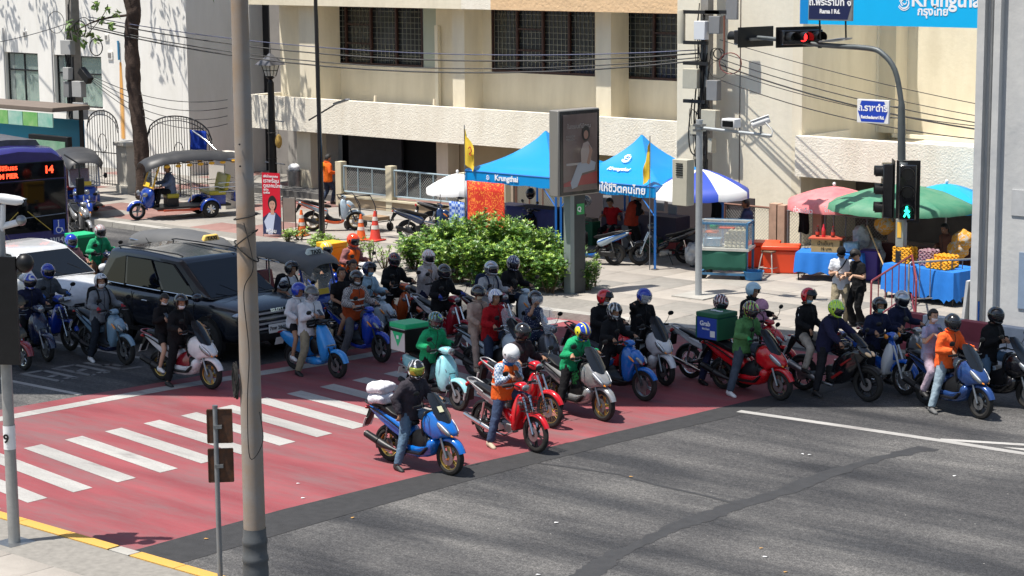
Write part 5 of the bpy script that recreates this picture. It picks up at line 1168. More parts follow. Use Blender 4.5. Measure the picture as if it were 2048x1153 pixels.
# ---------------- utility poles with their boxes
UC=(-32.98,2.48)
up=thing('utility_pole','concrete utility pole crowded with antennas, junction boxes and looped cables','pole',(UC[0],45.0,.1))
CPOLE=mat('old_concrete_pole',(.3,.28,.25),.85,var=.3,vs=4)
MB().slab([(-.12,-.12),(.12,-.12),(.12,.12),(-.12,.12)],0,7.5).build('shaft',CPOLE,up,ang=20)
BEI=mat('beige_box',(.45,.42,.33),.6,var=.12,vs=6); GRB=mat('grey_box',(.2,.2,.2),.6,var=.1,vs=6); WBX=mat('white_box',(.6,.61,.62),.5)
def ubox(par,Yp,x0,y0,x1,y1,m,d=.22,nm='junction_box',a=None):
    return None
def ub(par,a,b,m,yy,nm='junction_box',rot=0,d=.2):
    # a,b: (x,z) corners on the plane in front of the pole
    o=bx(nm,(0,0,0),(abs(b[0]-a[0]),d,abs(b[1]-a[1])),m,par,loc=((a[0]+b[0])/2-par.location.x,yy-par.location.y,(a[1]+b[1])/2-par.location.z),bev=.012); o.rotation_euler=(0,0,R(rot)); return o
ub(up,(-33.11,5.85),(-32.76,5.37),WBX,44.7,'radio_unit'); ub(up,(-32.71,5.98),(-32.37,5.53),GRB,44.8,'radio_unit',0); ub(up,(-32.22,6.53),(-31.86,5.9),GRB,44.8,'panel_antenna',0,.08)
ub(up,(-33.46,4.61),(-33.03,4.1),BEI,44.7,rot=8); ub(up,(-32.77,4.33),(-32.43,3.81),GRB,44.8); ub(up,(-32.8,3.58),(-32.3,3.05),BEI,44.6,rot=-6); ub(up,(-32.64,2.83),(-32.51,2.46),BEI,44.7); ub(up,(-33.31,3.16),(-33.1,2.89),BEI,44.8,d=.12)
q=(-33.66,6.12); q2=(-33.65,5.25)
MB().lathe([(0,q2[1]),(.11,q2[1]),(.11,q[1]-.05),(.09,q[1]),(0,q[1])],14).build('antenna',BEI,up,loc=(q[0]-UC[0],-.2,-.1))
for pa,pb in (((-33.74,6.07),(-32.42,6.07)),((-33.57,5.27),(-32.81,5.29)),((-33.57,4.72),(-32.76,4.77)),((-33.56,3.74),(-32.85,3.77)),((-32.87,6.11),(-32.19,6.06))):
    bx('crossarm',((pa[0]+pb[0])/2-UC[0],-.2,(pa[1]+pb[1])/2-.1),(abs(pb[0]-pa[0]),.09,.09),DKM,up)
tb('riser_pipe',[((-32.28,6.4)[0]-UC[0],-.2,5.9),((-32.28,6.4)[0]-UC[0],-.2,(-32.27,4.99)[1]-.1)],.028,mat('rust_pipe',(.2,.08,.05),.7),up,8)
random.seed(11); mb=MB()
for k in range(44):
    x=random.uniform(-.2,.2); z0=random.uniform(.3,4.5); z1=z0+random.uniform(1.0,2.2); mb.tube([(x,-.14,z0),(x+random.uniform(-.1,.1),-.16-random.random()*.08,(z0+z1)/2),(x+random.uniform(-.08,.08),-.14,min(z1,6.2))],random.choice((.01,.014,.02)),5,smooth=4)
mb.build('cable_bundle',RUB,up)
def loop(par,c,r,m,th=.012,sq=1.0,ax=0): tb('cable_loop',[(c[0]+r*math.cos(a)*sq*.95,c[1]+r*math.cos(a)*.2,c[2]+r*math.sin(a)) for a in [2*PI*j/20 for j in range(21)]],th,m,par,6)
REDC=mat('red_brown_cable',(.18,.04,.03),.6)
cc=(-32.08,4.78); loop(up,(cc[0]-UC[0],-.2,cc[1]-.1),.27,REDC,.014,1.2); cc=(-32.47,4.6); loop(up,(cc[0]-UC[0],-.2,cc[1]-.1),.22,RUB,.006,1.2); cc=(-32.41,5.02); loop(up,(cc[0]-UC[0],-.25,cc[1]-.1),.13,RUB,.016,1.2); loop(up,(cc[0]-UC[0]-.1,-.25,cc[1]-.12),.16,RUB,.012)
tb('loose_cable',[(-.3,-.2,(-33.53,3.72)[1]),(-.42,-.2,2.9),(-.35,-.2,2.35),(-.1,-.2,2.2)],.018,RUB,up,6,smooth=6)
for k in range(5): tb('hanging_cable',[(-.35+.05*k,-.2,(-63.92,2.85)[1]-.1),(-.38+.07*k,-.22,3.45-.03*k),(-.12,-.2,3.3)],.008,RUB,up,5,smooth=4)
# left pole
UL=(-54.49,3.1)
ul=thing('utility_pole','dark utility pole wrapped in cables with grey meter boxes beside the bus shelter','pole',(UL[0],41.0,.1)); 
MB().slab([(-.16,-.14),(.16,-.14),(.16,.14),(-.16,.14)],0,8).build('shaft',CPOLE,ul,ang=20)
GBX=mat('meter_grey',(.36,.36,.35),.55,var=.1,vs=5)
ub(ul,(-54.65,4.98),(-54.15,4.53),GBX,40.7,'meter_box'); ub(ul,(-54.15,3.72),(-53.68,3.23),GBX,40.7,'meter_box'); ub(ul,(-54.15,3.06),(-53.62,2.54),GBX,40.7,'meter_box'); ub(ul,(-54.58,4.13),(-54.3,3.75),GBX,40.7,'meter_box'); ub(ul,(-54.65,3.69),(-54.38,3.2),GRB,40.75,'meter_box'); 
o=ub(ul,(-53.7,4.04),(-53.16,3.8),BLK,40.6,'splice_closure'); o.rotation_euler=(0,R(38),0)
random.seed(12); mb=MB()
for k in range(22):
    x=random.uniform(-.2,.2); z0=random.uniform(.2,4.6); z1=z0+random.uniform(1,2.6); mb.tube([(x,-.17,z0),(x+random.uniform(-.12,.12),-.22,(z0+z1)/2),(x*.8,-.17,min(7.5,z1))],random.choice((.012,.02,.03)),5,smooth=4)
for x in(.12,.2,.28): mb.tube([(x,-.16,0),(x,-.16,2.4)],.05,8)
mb.build('cable_bundle',DKM,ul)
for px,py,r_ in((118,60,0),):
    pass
for c_,r_,th in (((-53.11,4.79),.26,.018),((-53.67,5.39),.3,.012),((-53.87,5.34),.24,.02),((-55.08,5.51),.34,.010)): loop(ul,(c_[0]-UL[0],-.2,c_[1]-.1),r_,RUB,th,1.0)
# ---------------- overhead lines
WIRE=mat('black_cable',(.012,.012,.013),.6); WBL=mat('blue_cable',(.02,.03,.09),.5)
A0=(-54.07,5.42); B0=(-33.16,4.86); far=(-23.76,3.52)
def line(a,b,d,r,m=WIRE,lab='black overhead cable strung from the left pole to the central pole',n=None):
    if n is not None: lab=('topmost','second from the top','third from the top','fourth from the top','fifth from the top','lowest')[n]+' of the '+lab
    o=MB().tube(sag(a,b,d),r,5,caps=False).build('overhead_cable',m); tag(o,lab,'cable','overhead cables over the pavement'); return o
pairs=[((-53.45,5.71),(-33.16,5.09),.85,.014),((-53.45,5.62),(-33.16,5),1.0,.02),((-53.47,5.44),(-33.16,4.89),1.15,.016),((-53.47,5.38),(-33.16,4.81),1.22,.022),((-59.09,4.77),(-54.11,5.58),.05,.01)]
for k,(a,b,d,r) in enumerate(pairs[:4]): line((a[0],40.8,a[1]),(b[0],44.9,b[1]),d*.62,r,WBL if k==0 else WIRE,'four cables from the left pole to the central pole',k if k<3 else 5)
line((pairs[4][0][0],41.5,pairs[4][0][1]),(pairs[4][1][0],40.8,pairs[4][1][1]),.05,.012,lab='thin cable running off the left edge to the left pole')
rb=[((-32.49,5.37),(-23.5,4.16),.01),((-32.48,5.05),(-23.5,3.9),.01),((-32.48,4.88),(-23.49,3.75),.013),((-32.48,4.73),(-23.49,3.61),.02),((-32.48,4.62),(-23.49,3.7),.011),((-32.48,4.34),(-23.48,3.41),.013)]
for k,(a,b,r) in enumerate(rb): line((a[0],44.9,a[1]),(b[0],43,b[1]),.10+.03*k,r,lab='six cables from the central pole to the concrete pillar',n=k)
for k,(p_,q_) in enumerate((((-53.33,3.94),(-48.91,3.26)),((-53.34,3.89),(-48.92,3.02)),((-53.34,3.85),(-48.93,2.77)),((-53.34,3.8),(-48.94,2.53)))): line((p_[0],40.7,p_[1]),(q_[0],42.4,q_[1]),.35+.1*k,.012,lab='four slack cables drooping before the white wall',n=k if k<3 else 5)
# ---------------- tree by the gate
BARK=mat('tree_bark',(.075,.048,.035),.95,var=.5,vs=9,bump=1,bs=22); LEAF=mat('tree_leaf',(.09,.17,.03),.55,var=.4,vs=3,rnd=.2)
TX=(-51.67,1.13)
tr=thing('street_tree','rough dark tree trunk rising between the iron gates','tree',(TX[0],41.3,.1))
def tp(px,py): return None
pts=[(0,0,0)]+[(a[0]-TX[0],0,a[1]-.1) for a in ((-51.67,1.13),(-51.81,2.43),(-51.97,3.5),(-51.97,4.26),(-52.02,5.02),(-51.86,5.79),(-51.9,6.24),(-51.9,7.14))]
tk=MB().tube(pts,[.27,.24,.23,.22,.24,.22,.24,.26,.24],14,smooth=4).build('trunk',BARK,tr); md=tk.modifiers.new('s','SUBSURF'); md.levels=md.render_levels=1; t_=bpy.data.textures.new('bark','CLOUDS'); t_.noise_scale=.25; md=tk.modifiers.new('d','DISPLACE'); md.texture=t_; md.strength=.10; md.texture_coords='LOCAL'
top=Vector(pts[-1]); mb=MB(); random.seed(21); ends=[]
for k in range(9):
    a=k*.7; e=top+Vector((math.cos(a)*random.uniform(1.6,3.6),math.sin(a)*random.uniform(1.2,2.6),random.uniform(1.0,2.6))); mb.tube([top,top.lerp(e,.5)+Vector((0,0,.3)),e],[.12,.07,.025],7,smooth=3); ends.append(e)
mb.tube([Vector(pts[-3]),Vector(pts[-3])+Vector((-1.0,-.5,-.15)),Vector(pts[-3])+Vector((-2.0,-.8,-.55))],[.05,.03,.012],6,smooth=3)
for (ex,ey,ez) in ((-57.2,45.3,8.2),(-55.6,45.5,8.8),(-54.0,45.4,7.9),(-53.0,45.6,9.4),(-56.4,45.6,9.9),(-52.0,44.9,6.9),(-50.8,44.7,7.3),(-62.0,45.4,8.0),(-66.0,45.4,7.6),(-64.0,45.5,8.8)):  # unseen limbs added close to the white wall to cast leaf dapples on it
    e=Vector((ex-TX[0],ey-41.3,ez-.1)); mb.tube([top,top.lerp(e,.5)+Vector((0,0,.5)),e],[.08,.04,.015],6,smooth=3); ends.append(e)
mb.build('limbs',BARK,tr)
def leafcloud(mb,c,r,n,size,flat=1,seed=None,up=.3,m=0):
    for _ in range(n):
        u=Vector((random.gauss(0,1),random.gauss(0,1),random.gauss(0,1))); u=u.normalized()*(random.random()**.4)
        p=Vector(c)+Vector((u.x*r[0],u.y*r[1],u.z*r[2])); n_=(u+Vector((random.uniform(-.8,.8),random.uniform(-.8,.8),random.uniform(-.3,1)+up))).normalized(); t=n_.orthogonal().normalized(); t.rotate(Matrix.Rotation(random.uniform(0,6.3),3,n_)); b2=n_.cross(t); s=size*random.uniform(.7,1.3)
        mb.add([p-t*s,p+b2*s*.42+n_*s*.1,p+t*s*1.0,p-b2*s*.42+n_*s*.1],[(0,1,2,3)],m)
mb=MB()
for e in ends[:9]: leafcloud(mb,e,(1.3,1.2,.75),190,.12)
for e in ends[9:]: leafcloud(mb,e,(1.0,.5,.8),85,.13)  # leaf clumps on the added limbs, placed for their shadows
leafcloud(mb,Vector(pts[-3])+Vector((-2.0,-.8,-.5)),(.5,.3,.35),40,.11)
mb.build('crown',LEAF,tr,ang=0,kind=None)
mb=MB(); 
for (a,b) in ((-53.21,6.05),(-52.6,5.94),(-52.2,5.82),(-52.87,5.63),(-53.89,5.21),(-53.52,5.12),(-53.83,4.87),(-52.39,5.49),(-53.13,5.04)): leafcloud(mb,(a-TX[0],-.4,b-.1),(.16,.12,.14),9,.12)
mb.build('leafy_shoot',mat('young_leaf',(.16,.26,.05),.5),tr,ang=0)
tb('hanging_twig',[((-52.57,6.39)[0]-TX[0],-.4,6.0),((-52.87,5.63)[0]-TX[0],-.4,(-52.87,5.63)[1]),((-53.73,5)[0]-TX[0],-.4,(-53.73,5)[1])],.012,BARK,tr,5,smooth=4)
# leaf shade on the white wall comes from the added unseen limbs above
# ---------------- gates and gate pillars
g1=(-53.52,0.85); g2=(-48.15,1.26); WPL=mat('pale_pillar',(.55,.52,.46),.85,var=.15,vs=2)
def gpil(nm,lab,x,y,w_,zt):
    t=thing('gate_pillar',lab,'pillar',(x,y,.08),0,'gate pillars'); bx('shaft',(0,0,zt/2),(w_,w_,zt),WPL,t); bx('cap',(0,0,zt+.06),(w_+.16,w_+.16,.12),WPL,t,bev=.01); bx('plinth',(0,0,.15),(w_+.08,w_+.08,.3),WPL,t); return t
gpil('a','white gate pillar left of the tree trunk',g1[0],42.2,.50,(-53.48,1.65)[1]-.1); gpil('b','cream gate pillar behind the yellow seated tuk-tuk',g2[0],41.6,.72,(-48.13,1.68)[1]-.1)
IRON=mat('black_iron',(.02,.02,.022),.5,.5); WIRON=mat('white_iron',(.55,.55,.53),.5)
def gate(lab,xa,xb,y,zt_lo,zt_hi,m,n):
    t=thing('iron_gate',lab,'gate',((xa+xb)/2,y,.1),0,'iron gates'); w_=abs(xb-xa)
    def ztop(u): return zt_lo+(zt_hi-zt_lo)*math.sqrt(max(0,1-(2*u-1)**2))
    for k in range(n+1): u=k/n; x=-w_/2+w_*u; tb('gate_bar',[(x,0,.15),(x,0,ztop(u))],.011,m,t,5)
    tb('gate_arch',[(-w_/2+w_*i/20,0,ztop(i/20)) for i in range(21)],.022,m,t,6); tb('gate_arch',[(-w_/2+w_*i/20,-.02,ztop(i/20)-.13) for i in range(21)],.014,m,t,6)
    for z in(.2,1.2): tb('gate_rail',[(-w_/2,0,z),(w_/2,0,z)],.018,m,t,6)
    for dz in(1.5,): tb('gate_ring',[(.22*math.cos(a),-.02,dz+.3*math.sin(a)) for a in [2*PI*j/16 for j in range(17)]],.012,m,t,5)
    return t
a=(-55.82,1.34)[0]; b=(-54.22,1.43)[0]; gate('black iron gate with a curved top left of the white pillar',a,b,42.4,2.0,2.55,IRON,12)
a=(-52.27,1.58)[0]; b=(-49.22,1.76)[0]; gate('arched black iron gate hung with blue cloth right of the tree',a,b,42.0,1.95,2.6,IRON,24)
# white handrail arcs and the hung blue cloth
a=(-49.51,2.34); tb('curved_rail',[((-49.74,2.33)[0],41.7,(-49.74,2.33)[1]),((-49.18,2.09)[0],41.7,(-49.18,2.09)[1]),((-48.69,1.81)[0],41.7,(-48.69,1.81)[1])],.03,CHR,None,8,smooth=4,label='shiny curved handrail beside the blue hanging cloth',cat='handrail')
BLUC=cloth('royal_blue',(.01,.04,.30))
def drape(name,lab,cat,x0,x1,y,z0,z1,m,amp=.03,fr=9,dy=0,nx=24,nz=6,group=None,par=None):
    mb=MB(); vs=[];fs=[]
    for i in range(nz+1):
        for j in range(nx+1):
            u=j/nx; v=i/nz; vs.append((x0+(x1-x0)*u+.01*math.sin(v*5+j),y+dy*u+amp*(.4+.6*v)*math.sin(u*fr*2+math.sin(v*3)*.6),z1+(z0-z1)*v+.012*math.sin(j*1.3)*v))
    for i in range(nz):
        for j in range(nx): a=i*(nx+1)+j; fs.append((a,a+1,a+nx+2,a+nx+1))
    o=mb.add(vs,fs).build(name,m,par,ang=80); tag(o,lab,cat,group); md=o.modifiers.new('t','SOLIDIFY'); md.thickness=.006; return o
drape('hanging_cloth','royal blue cloth hanging on the iron gate right of the tree','cloth',(-50.05,2.03)[0],(-49.26,2.07)[0],41.85,(-49.6,1.72)[1],(-49.57,2.33)[1],BLUC,.05)
# ---------------- bus shelter
bs0=(-57.91,2.57)[0]; bs1=(-52.61,2.83)[0]; zr=(-54.45,2.86)[1]
bsx=(bs0+bs1)/2; sh_=thing('bus_shelter','bus shelter with a flat roof, green poster strip and lit advertising panel','bus shelter',(bsx,39.4,.1))
bx('roof',(0,0,zr+.05),(bs1-bs0,1.4,.14),mat('shelter_brown',(.18,.14,.11),.6,var=.2,vs=3),sh_,bev=.02)
GRN=mat('poster_green',(.10,.38,.08),.45,var=.3,vs=3,col2=(.3,.5,.2)); GRW=mat('poster_pale',(.45,.6,.5),.45,var=.4,vs=2,col2=(.1,.4,.3))
n_=7
for k in range(n_):
    u=(bs1-bs0)/n_; bx('poster_panel',(-(bs1-bs0)/2+u*(k+.5),-.68,zr-.27),(u-.03,.04,.42),GRN if k%2 else GRW,sh_)
bx('back_panel',(0,.55,zr-.9),(bs1-bs0-.3,.04,1.1),mat('shelter_blue',(.0,.3,.5),.4),sh_)
for x in(-(bs1-bs0)/2+.2,(bs1-bs0)/2-.2): bx('shelter_post',(x,.5,zr/2),(.10,.10,zr),DKM,sh_); 
ax0,ax1=(-53.9,1.89)[0],(-51.95,2)[0]; az1=(-52.91,2.28)[1]
lb=thing('lit_poster_case','glass poster case with a green poster in front of the bus shelter','poster case',((ax0+ax1)/2,38.8,.1)); bx('case_frame',(0,0,az1-1.0-.1),(ax1-ax0,.18,1.9),BLK,lb,bev=.02); bx('poster',(0,-.1,az1-.95-.1),(ax1-ax0-.2,.02,1.5),mat('poster_soft_green',(.06,.25,.12),.3,var=.6,vs=1.2,col2=(.45,.55,.45)),lb)
# ---------------- lantern lamp post
lp=((-49.17,1.57)[0],44.4); lt=thing('lamp_post','black ornate lamp post with a square lantern before the bank building','lamp post',(*lp,.1))
zl=(-49.2,3.66)[1]-.1; tb('post',[(0,0,0),(0,0,zl)],[.14,.10],BLK,lt,14)
for z in(.3,1.2,2.0): MB().lathe([(.10,z-.03),(.15,z),(.10,z+.03)],14).build('collar',BLK,lt)
MB().lathe([(.10,zl-.02),(.05,zl+.08),(.14,zl+.16),(.05,zl+.2)],14).build('capital',BLK,lt); MB().rings([[Vector((x*w_,y*w_,z)) for x,y in((-1,-1),(1,-1),(1,1),(-1,1))] for w_,z in((.11,zl+.2),(.19,zl+.55))],0,True).build('lantern_glass',mat('frosted_pane',(.55,.55,.5),.3,var=.15,vs=6),lt,ang=20)
mb=MB()
for x,y in((-1,-1),(1,-1),(1,1),(-1,1)): mb.tube([(x*.115,y*.115,zl+.18),(x*.195,y*.195,zl+.56)],.014,5)
for s in(-1,1): mb.tube([(s*.155,-.157,zl+.37),(s*-.155,-.157,zl+.37)],.01,4) if s==1 else mb.tube([(0,-.12,zl+.2),(0,-.195,zl+.55)],.01,4)
for s in(-1,1): mb.tube([(s*.12,0,zl+.2),(s*.195,0,zl+.55)],.01,4).tube([(s*.157,.155,zl+.37),(s*.157,-.155,zl+.37)],.01,4)
mb.build('lantern_frame',BLK,lt); MB().rings([[Vector((x*w_,y*w_,z)) for x,y in((-1,-1),(1,-1),(1,1),(-1,1))] for w_,z in((.34,zl+.54),(.30,zl+.60),(.15,zl+.75),(.10,zl+.80),(.02,zl+.9),(.012,zl+1.2))],0,True).build('lantern_roof',mat('lantern_roof',(.10,.10,.11),.4),lt,ang=20)
for z in((-49.13,2.49)[1],(-49.18,1.17)[1]): tb('crossbar',[(-.35,0,z-.1),(.55,0,z-.12)],.018,STEEL,lt,6)
# ---------------- thin black pole with LED arm
bp=(-40.67,38.41); bt=thing('street_light_pole','slim black street light pole with a thin angled lamp arm','street light',(*bp,.1))
tb('post',[(0,0,0),(-.02,0,3.2),(-.06,0,7.0)],[.085,.06,.05],GLOSSB,bt,12)
q0=(-41.5,3.26); q1=(-40.45,3.74); q2=(-39.64,3.94)
tb('lamp_arm',[(q0[0]-bp[0],38.8-bp[1],q0[1]-.1),(q1[0]-bp[0],38.8-bp[1],q1[1]-.1)],.022,DKM,bt,8); o=MB().puff([(0,-.03,.06),(0,.03,.07),(.5,.04,.09),(.55,0,.07),(.5,-.02,.08)],.08,.01).build('lamp_head',ALU,bt,loc=(q1[0]-bp[0]-.05,38.8-bp[1],q1[1]-.1)); o.rotation_euler=(0,R(-14),0)
# ---------------- red portrait banner
bg=(-42.29,38.1); bn=thing('portrait_banner','tall red banner with white Thai lettering over a portrait of a dark haired woman','banner',(*bg,PZ)); bn.rotation_euler=(0,0,R(16))
REDB=mat('banner_red',(.62,.01,.03),.5,var=.05,vs=3); BW=.56; BH=1.72
MB().add([(-BW/2,0,.06),(BW/2,0,.06),(BW/2,.0,BH),(-BW/2,0,BH)],[(0,1,2,3)]).build('banner_sheet',REDB,bn,ang=0)
def flatpoly(nm,pts,m,par,y): return MB().add([(x,y,z) for x,z in pts],[tuple(range(len(pts)))]).build(nm,m,par,ang=0)
def oval(cx_,cz_,rx,rz_,n=20): return [(cx_+rx*math.cos(2*PI*k/n),cz_+rz_*math.sin(2*PI*k/n)) for k in range(n)]
NAVY=mat('print_navy',(.02,.03,.09),.5); PSK=mat('print_skin',(.55,.3,.22),.5); 
flatpoly('printed_hair',oval(.03,.90,.14,.21),HAIR,bn,-.004); flatpoly('printed_suit',[(-BW/2,.06),(BW/2,.06),(BW/2,.52),(.14,.66),(-.06,.66),(-BW/2,.50)],NAVY,bn,-.006); flatpoly('printed_shirt',[(-.12,.06),(.02,.06),(.12,.64),(-.08,.64),(-.24,.40)],mat('print_pale',(.5,.55,.7),.5),bn,-.009); flatpoly('printed_neck',[(-.03,.6),(.09,.6),(.08,.74),(-.02,.74)],PSK,bn,-.0115); flatpoly('printed_face',oval(.03,.86,.095,.13),PSK,bn,-.0135); flatpoly('printed_fringe',[(-.07,.93),(-.03,1.02),(.09,1.02),(.13,.93),(.10,.96),(.03,.98)],HAIR,bn,-.0155)
for sx_ in(-1,1): flatpoly('printed_eye',oval(.03+sx_*.035,.88,.014,.007,8),HAIR,bn,-.016); flatpoly('printed_brow',oval(.03+sx_*.035,.905,.02,.005,8),HAIR,bn,-.016)
flatpoly('printed_mouth',oval(.03,.80,.022,.008,8),mat('print_lips',(.5,.05,.06),.5),bn,-.016)
for z,t_,s_ in((1.62,'เพื่อไทยทุกคน',.085),(1.50,'เราพร้อม',.14),(1.37,'ดูแลคนไทย',.13),(1.26,'ทุกวัน',.07),(1.18,'ทุกชีวิต',.07)): text(t_,s_,WL,bn,(-.24,-.006,z),bold=.002,ext=.001,align='LEFT')
text('พร้อม',.14,WL,bn,(-.02,-.016,.15),bold=.003,ext=.001)
for s in(-1,1): tb('banner_pole',[(s*BW/2,.012,0),(s*BW/2,.012,BH+.03)],.012,STEEL,bn,6)
# sandwich frame
sb=(-42.49,38.92); st=thing('a_board','small grey notice board in a black frame beside the red banner','notice board',(*sb,PZ)); st.rotation_euler=(0,0,R(20))
bx('board',(0,0,.62),(.36,.02,.66),mat('board_grey',(.25,.23,.2),.7,var=.2,vs=3),st); 
for s in(-1,1): tb('frame_leg',[(s*.19,0,0),(s*.19,0,.98)],.014,BLK,st,6); tb('frame_foot',[(s*.19,-.16,.015),(s*.19,0,.06),(s*.19,.16,.015)],.012,BLK,st,6,smooth=3)
tb('frame_rail',[(-.19,0,.98),(.19,0,.98)],.014,BLK,st,6)
# cones
ORC=mat('cone_orange',(.75,.13,.02),.55,var=.15,vs=8); REFB=mat('cone_band',(.6,.55,.5),.4)
for (lab,pp,s_) in (('orange traffic cone left of the parked orange scooter',(-41.8,38.72),1.0),('orange traffic cone between the scooter and the trolley',(-39.93,39.12),.98),('taller red traffic cone with a wide base at the trolley',(-39.57,39.29),1.12)):
    c=thing('traffic_cone',lab,'traffic cone',(*pp,PZ),random.random(),'traffic cones'); mc=ORC if s_<1.1 else mat('cone_red',(.62,.05,.03),.55,var=.15,vs=8); c.scale=(.92*s_,)*3
    bx('base',(0,0,.02),(.40,.40,.04),mc,c,bev=.015); MB().lathe([(.155,.04),(.14,.08),(.035,.74),(.03,.76),(0,.76)],18).build('cone',mc,c,ang=50)
    for z0,z1 in((.30,.40),(.52,.62)): f=lambda z:.144-(z-.06)*.155+.004; MB().lathe([(f(z0),z0),(f(z1),z1)],18).build('reflective_band',REFB,c)
# ---------------- chain link fence with concrete posts
FBL=mat('fence_blue_grey',(.30,.38,.42),.5,.2); POSTM=mat('fence_post_cream',(.56,.50,.36),.85,var=.15,vs=3); LINK=mat('chain_link',(.34,.35,.34),.5,.5); PLW=mat('plinth_tan',(.38,.29,.19),.9,var=.3,vs=2,bump=.3,bs=12)
fx0=(-45.72,0.31)[0]
def fence(lab,xs,y,zt,framem,postm,plinth=True,z0=.14,mesh_=True,pz=None):
    t=thing('chain_link_fence',lab,'fence',(xs[0],y,z0)); h=zt-z0
    for k,x in enumerate(xs): bx('post',(x-xs[0],0,(h+.12)/2),(.24,.24,h+.12),postm,t)
    if plinth: bx('plinth',((xs[-1]-xs[0])/2,0,.14),(xs[-1]-xs[0],.2,.28),PLW,t); bx('plinth_cap',((xs[-1]-xs[0])/2,0,.30),(xs[-1]-xs[0]+.1,.3,.05),POSTM,t)
    for a,b in zip(xs,xs[1:]):
        x0=a-xs[0]+.16; x1=b-xs[0]-.16; f=MB(); zb=.44 if plinth else .1
        for p in(((x0,zb),(x1,zb)),((x0,h),(x1,h)),((x0,zb),(x0,h)),((x1,zb),(x1,h))): f.tube([(p[0][0],-.03,p[0][1]),(p[1][0],-.03,p[1][1])],.028,6)
        nn=max(2,round((x1-x0)/.55))
        for q in range(1,nn): f.tube([(x0+(x1-x0)*q/nn,-.03,zb),(x0+(x1-x0)*q/nn,-.03,h)],.02,6)
        fr_=f.build('panel_frame',framem,t)
        mb=MB(); step=.085; hh=h-zb; kx=-hh
        while kx<x1-x0:
            for sgn in(0,1):
                a0=max(kx,0); a1=min(kx+hh,x1-x0)
                if a1>a0:
                    za=(a0-kx); zc=(a1-kx)
                    if sgn: mb.tube([(x0+a0,-.012,h-za),(x0+a1,-.012,h-zc)],.0045,3,caps=False)
                    else: mb.tube([(x0+a0,-.008,zb+za),(x0+a1,-.008,zb+zc)],.0045,3,caps=False)
            kx+=step
        mb.build('chain_link_mesh',LINK,t,kind='stuff')
    return t
fence('blue framed chain link fence on a tan plinth with cream posts left of the tents',[fx0,(-43.61,0.46)[0],(-40.68,0.68)[0],(-39.16,0.8)[0]],44.0,(-45.33,1.34)[1],FBL,POSTM)
fence('rusty chain link fence behind the blue tents',[(-39.94,0.62)[0],(-37.62,0.8)[0],(-35.67,0.94)[0],(-33.4,1.11)[0]],45.2,(-36.72,1.25)[1],mat('fence_rust',(.2,.1,.07),.7),mat('post_tan',(.42,.34,.26),.85,var=.2,vs=4),plinth=False)
fence('chain link fence behind the glass food cart',[(-31.21,0.84)[0],(-29.52,0.98)[0]],43.2,(-30.3,1.39)[1],mat('fence_rust',(.2,.1,.07),.7),mat('post_pink',(.5,.33,.24),.85,var=.3,vs=4),plinth=False)
fence('grey framed chain link gate behind the pink umbrella',[(-29.31,1)[0],(-28.24,1.08)[0],(-26.14,1.26)[0]],43.2,(-28.82,1.37)[1],ALU,mat('post_pink',(.5,.33,.24),.85,var=.3,vs=4),plinth=False)
# dark counter and stores behind the tents
# ---------------- tents
TB=mat('tent_blue',(.0,.25,.62),.38,coat=.25,var=.05,vs=2); TBP=mat('tent_pole_blue',(.01,.15,.5),.4)
TY=39.9
def tent(lab,x0,x1,y0,y1,ze,zp,texts,skip=()):
    t=thing('market_tent',lab,'tent',((x0+x1)/2,(y0+y1)/2,PZ),0,'blue bank tents'); w_=(x1-x0)/2; d=(y1-y0)/2; ze-=PZ; zp-=PZ; N=12
    rs=[]
    for v in [i/10 for i in range(11)]:
        k=1-v; zz=ze+(zp-ze)*(v*.55+.45*v*v*v); ring=[]
        for (ax,ay,bx_,by) in((-1,-1,1,-1),(1,-1,1,1),(1,1,-1,1),(-1,1,-1,-1)):
            for j in range(N):
                u=j/N; s_=math.sin(PI*u)*.035*math.sin(PI*min(1,v*1.1)); x=(ax+(bx_-ax)*u); y=(ay+(by-ay)*u); ring.append(Vector((x*w_*max(k,.012),y*d*max(k,.012),zz-s_*1.2-(.05*math.sin(PI*u) if v==0 else 0))))
        rs.append(ring)
    MB().rings(rs,0,False).build('canopy',TB,t,ang=50)
    mb=MB(); a=[]
    ring0=rs[0]; ring1=[Vector((q.x*1.004,q.y*1.004,ze-.30+.018*math.sin(i*1.7))) for i,q in enumerate(ring0)]
    MB().rings([ring0,ring1],0,False).build('valance',TB,t,ang=60)
    for (sx,sy) in((-1,-1),(1,-1),(1,1),(-1,1)):
        if (sx,sy) in skip: continue
        lg=MB().tube([(sx*w_*.98,sy*d*.98,0),(sx*w_*.98,sy*d*.98,ze)],.035,4).tube([(sx*w_*.98,sy*d*.98,ze-.75),(sx*w_*.72,sy*d*.98,ze-.32)],.018,4).build('leg',TBP,t); bx('foot_plate',(sx*w_*.98,sy*d*.98,.01),(.14,.14,.02),STEEL,t)
    f=MB(); f.tube([(-w_,-d,ze-.03),(w_,-d,ze-.03),(w_,d,ze-.03),(-w_,d,ze-.03),(-w_,-d,ze-.03)],.02,4); f.build('eave_frame',TBP,t)
    for (s_,sz,x,z,kind) in texts:
        if kind=='f': text(s_,sz,WL,t,(x,-d*1.004-.022,ze+z),bold=.006,ext=.002)
    return t
ZE=(-30.75,2.16)[1]
xa=(-33.72,1.85)[0]; xb=-30.72; xm=(-36.86,2.01)[0]; 
t2=tent('right blue tent with white bird emblem, white Thai lettering and a pointed roof',xa,xb,TY,TY+2.8,ZE,(-32.39,3.19)[1],[('ผูกไทยให้ชีวิตคนไทย',.26,.18,-.15,'f')])
t1=tent('left blue tent with small white lettering and a red patterned curtain',xm,xa-.1,TY,TY+2.8,ZE-.0,(-35.57,3.12)[1],[('Krungthai',.20,-.10,-.15,'f')],skip=())
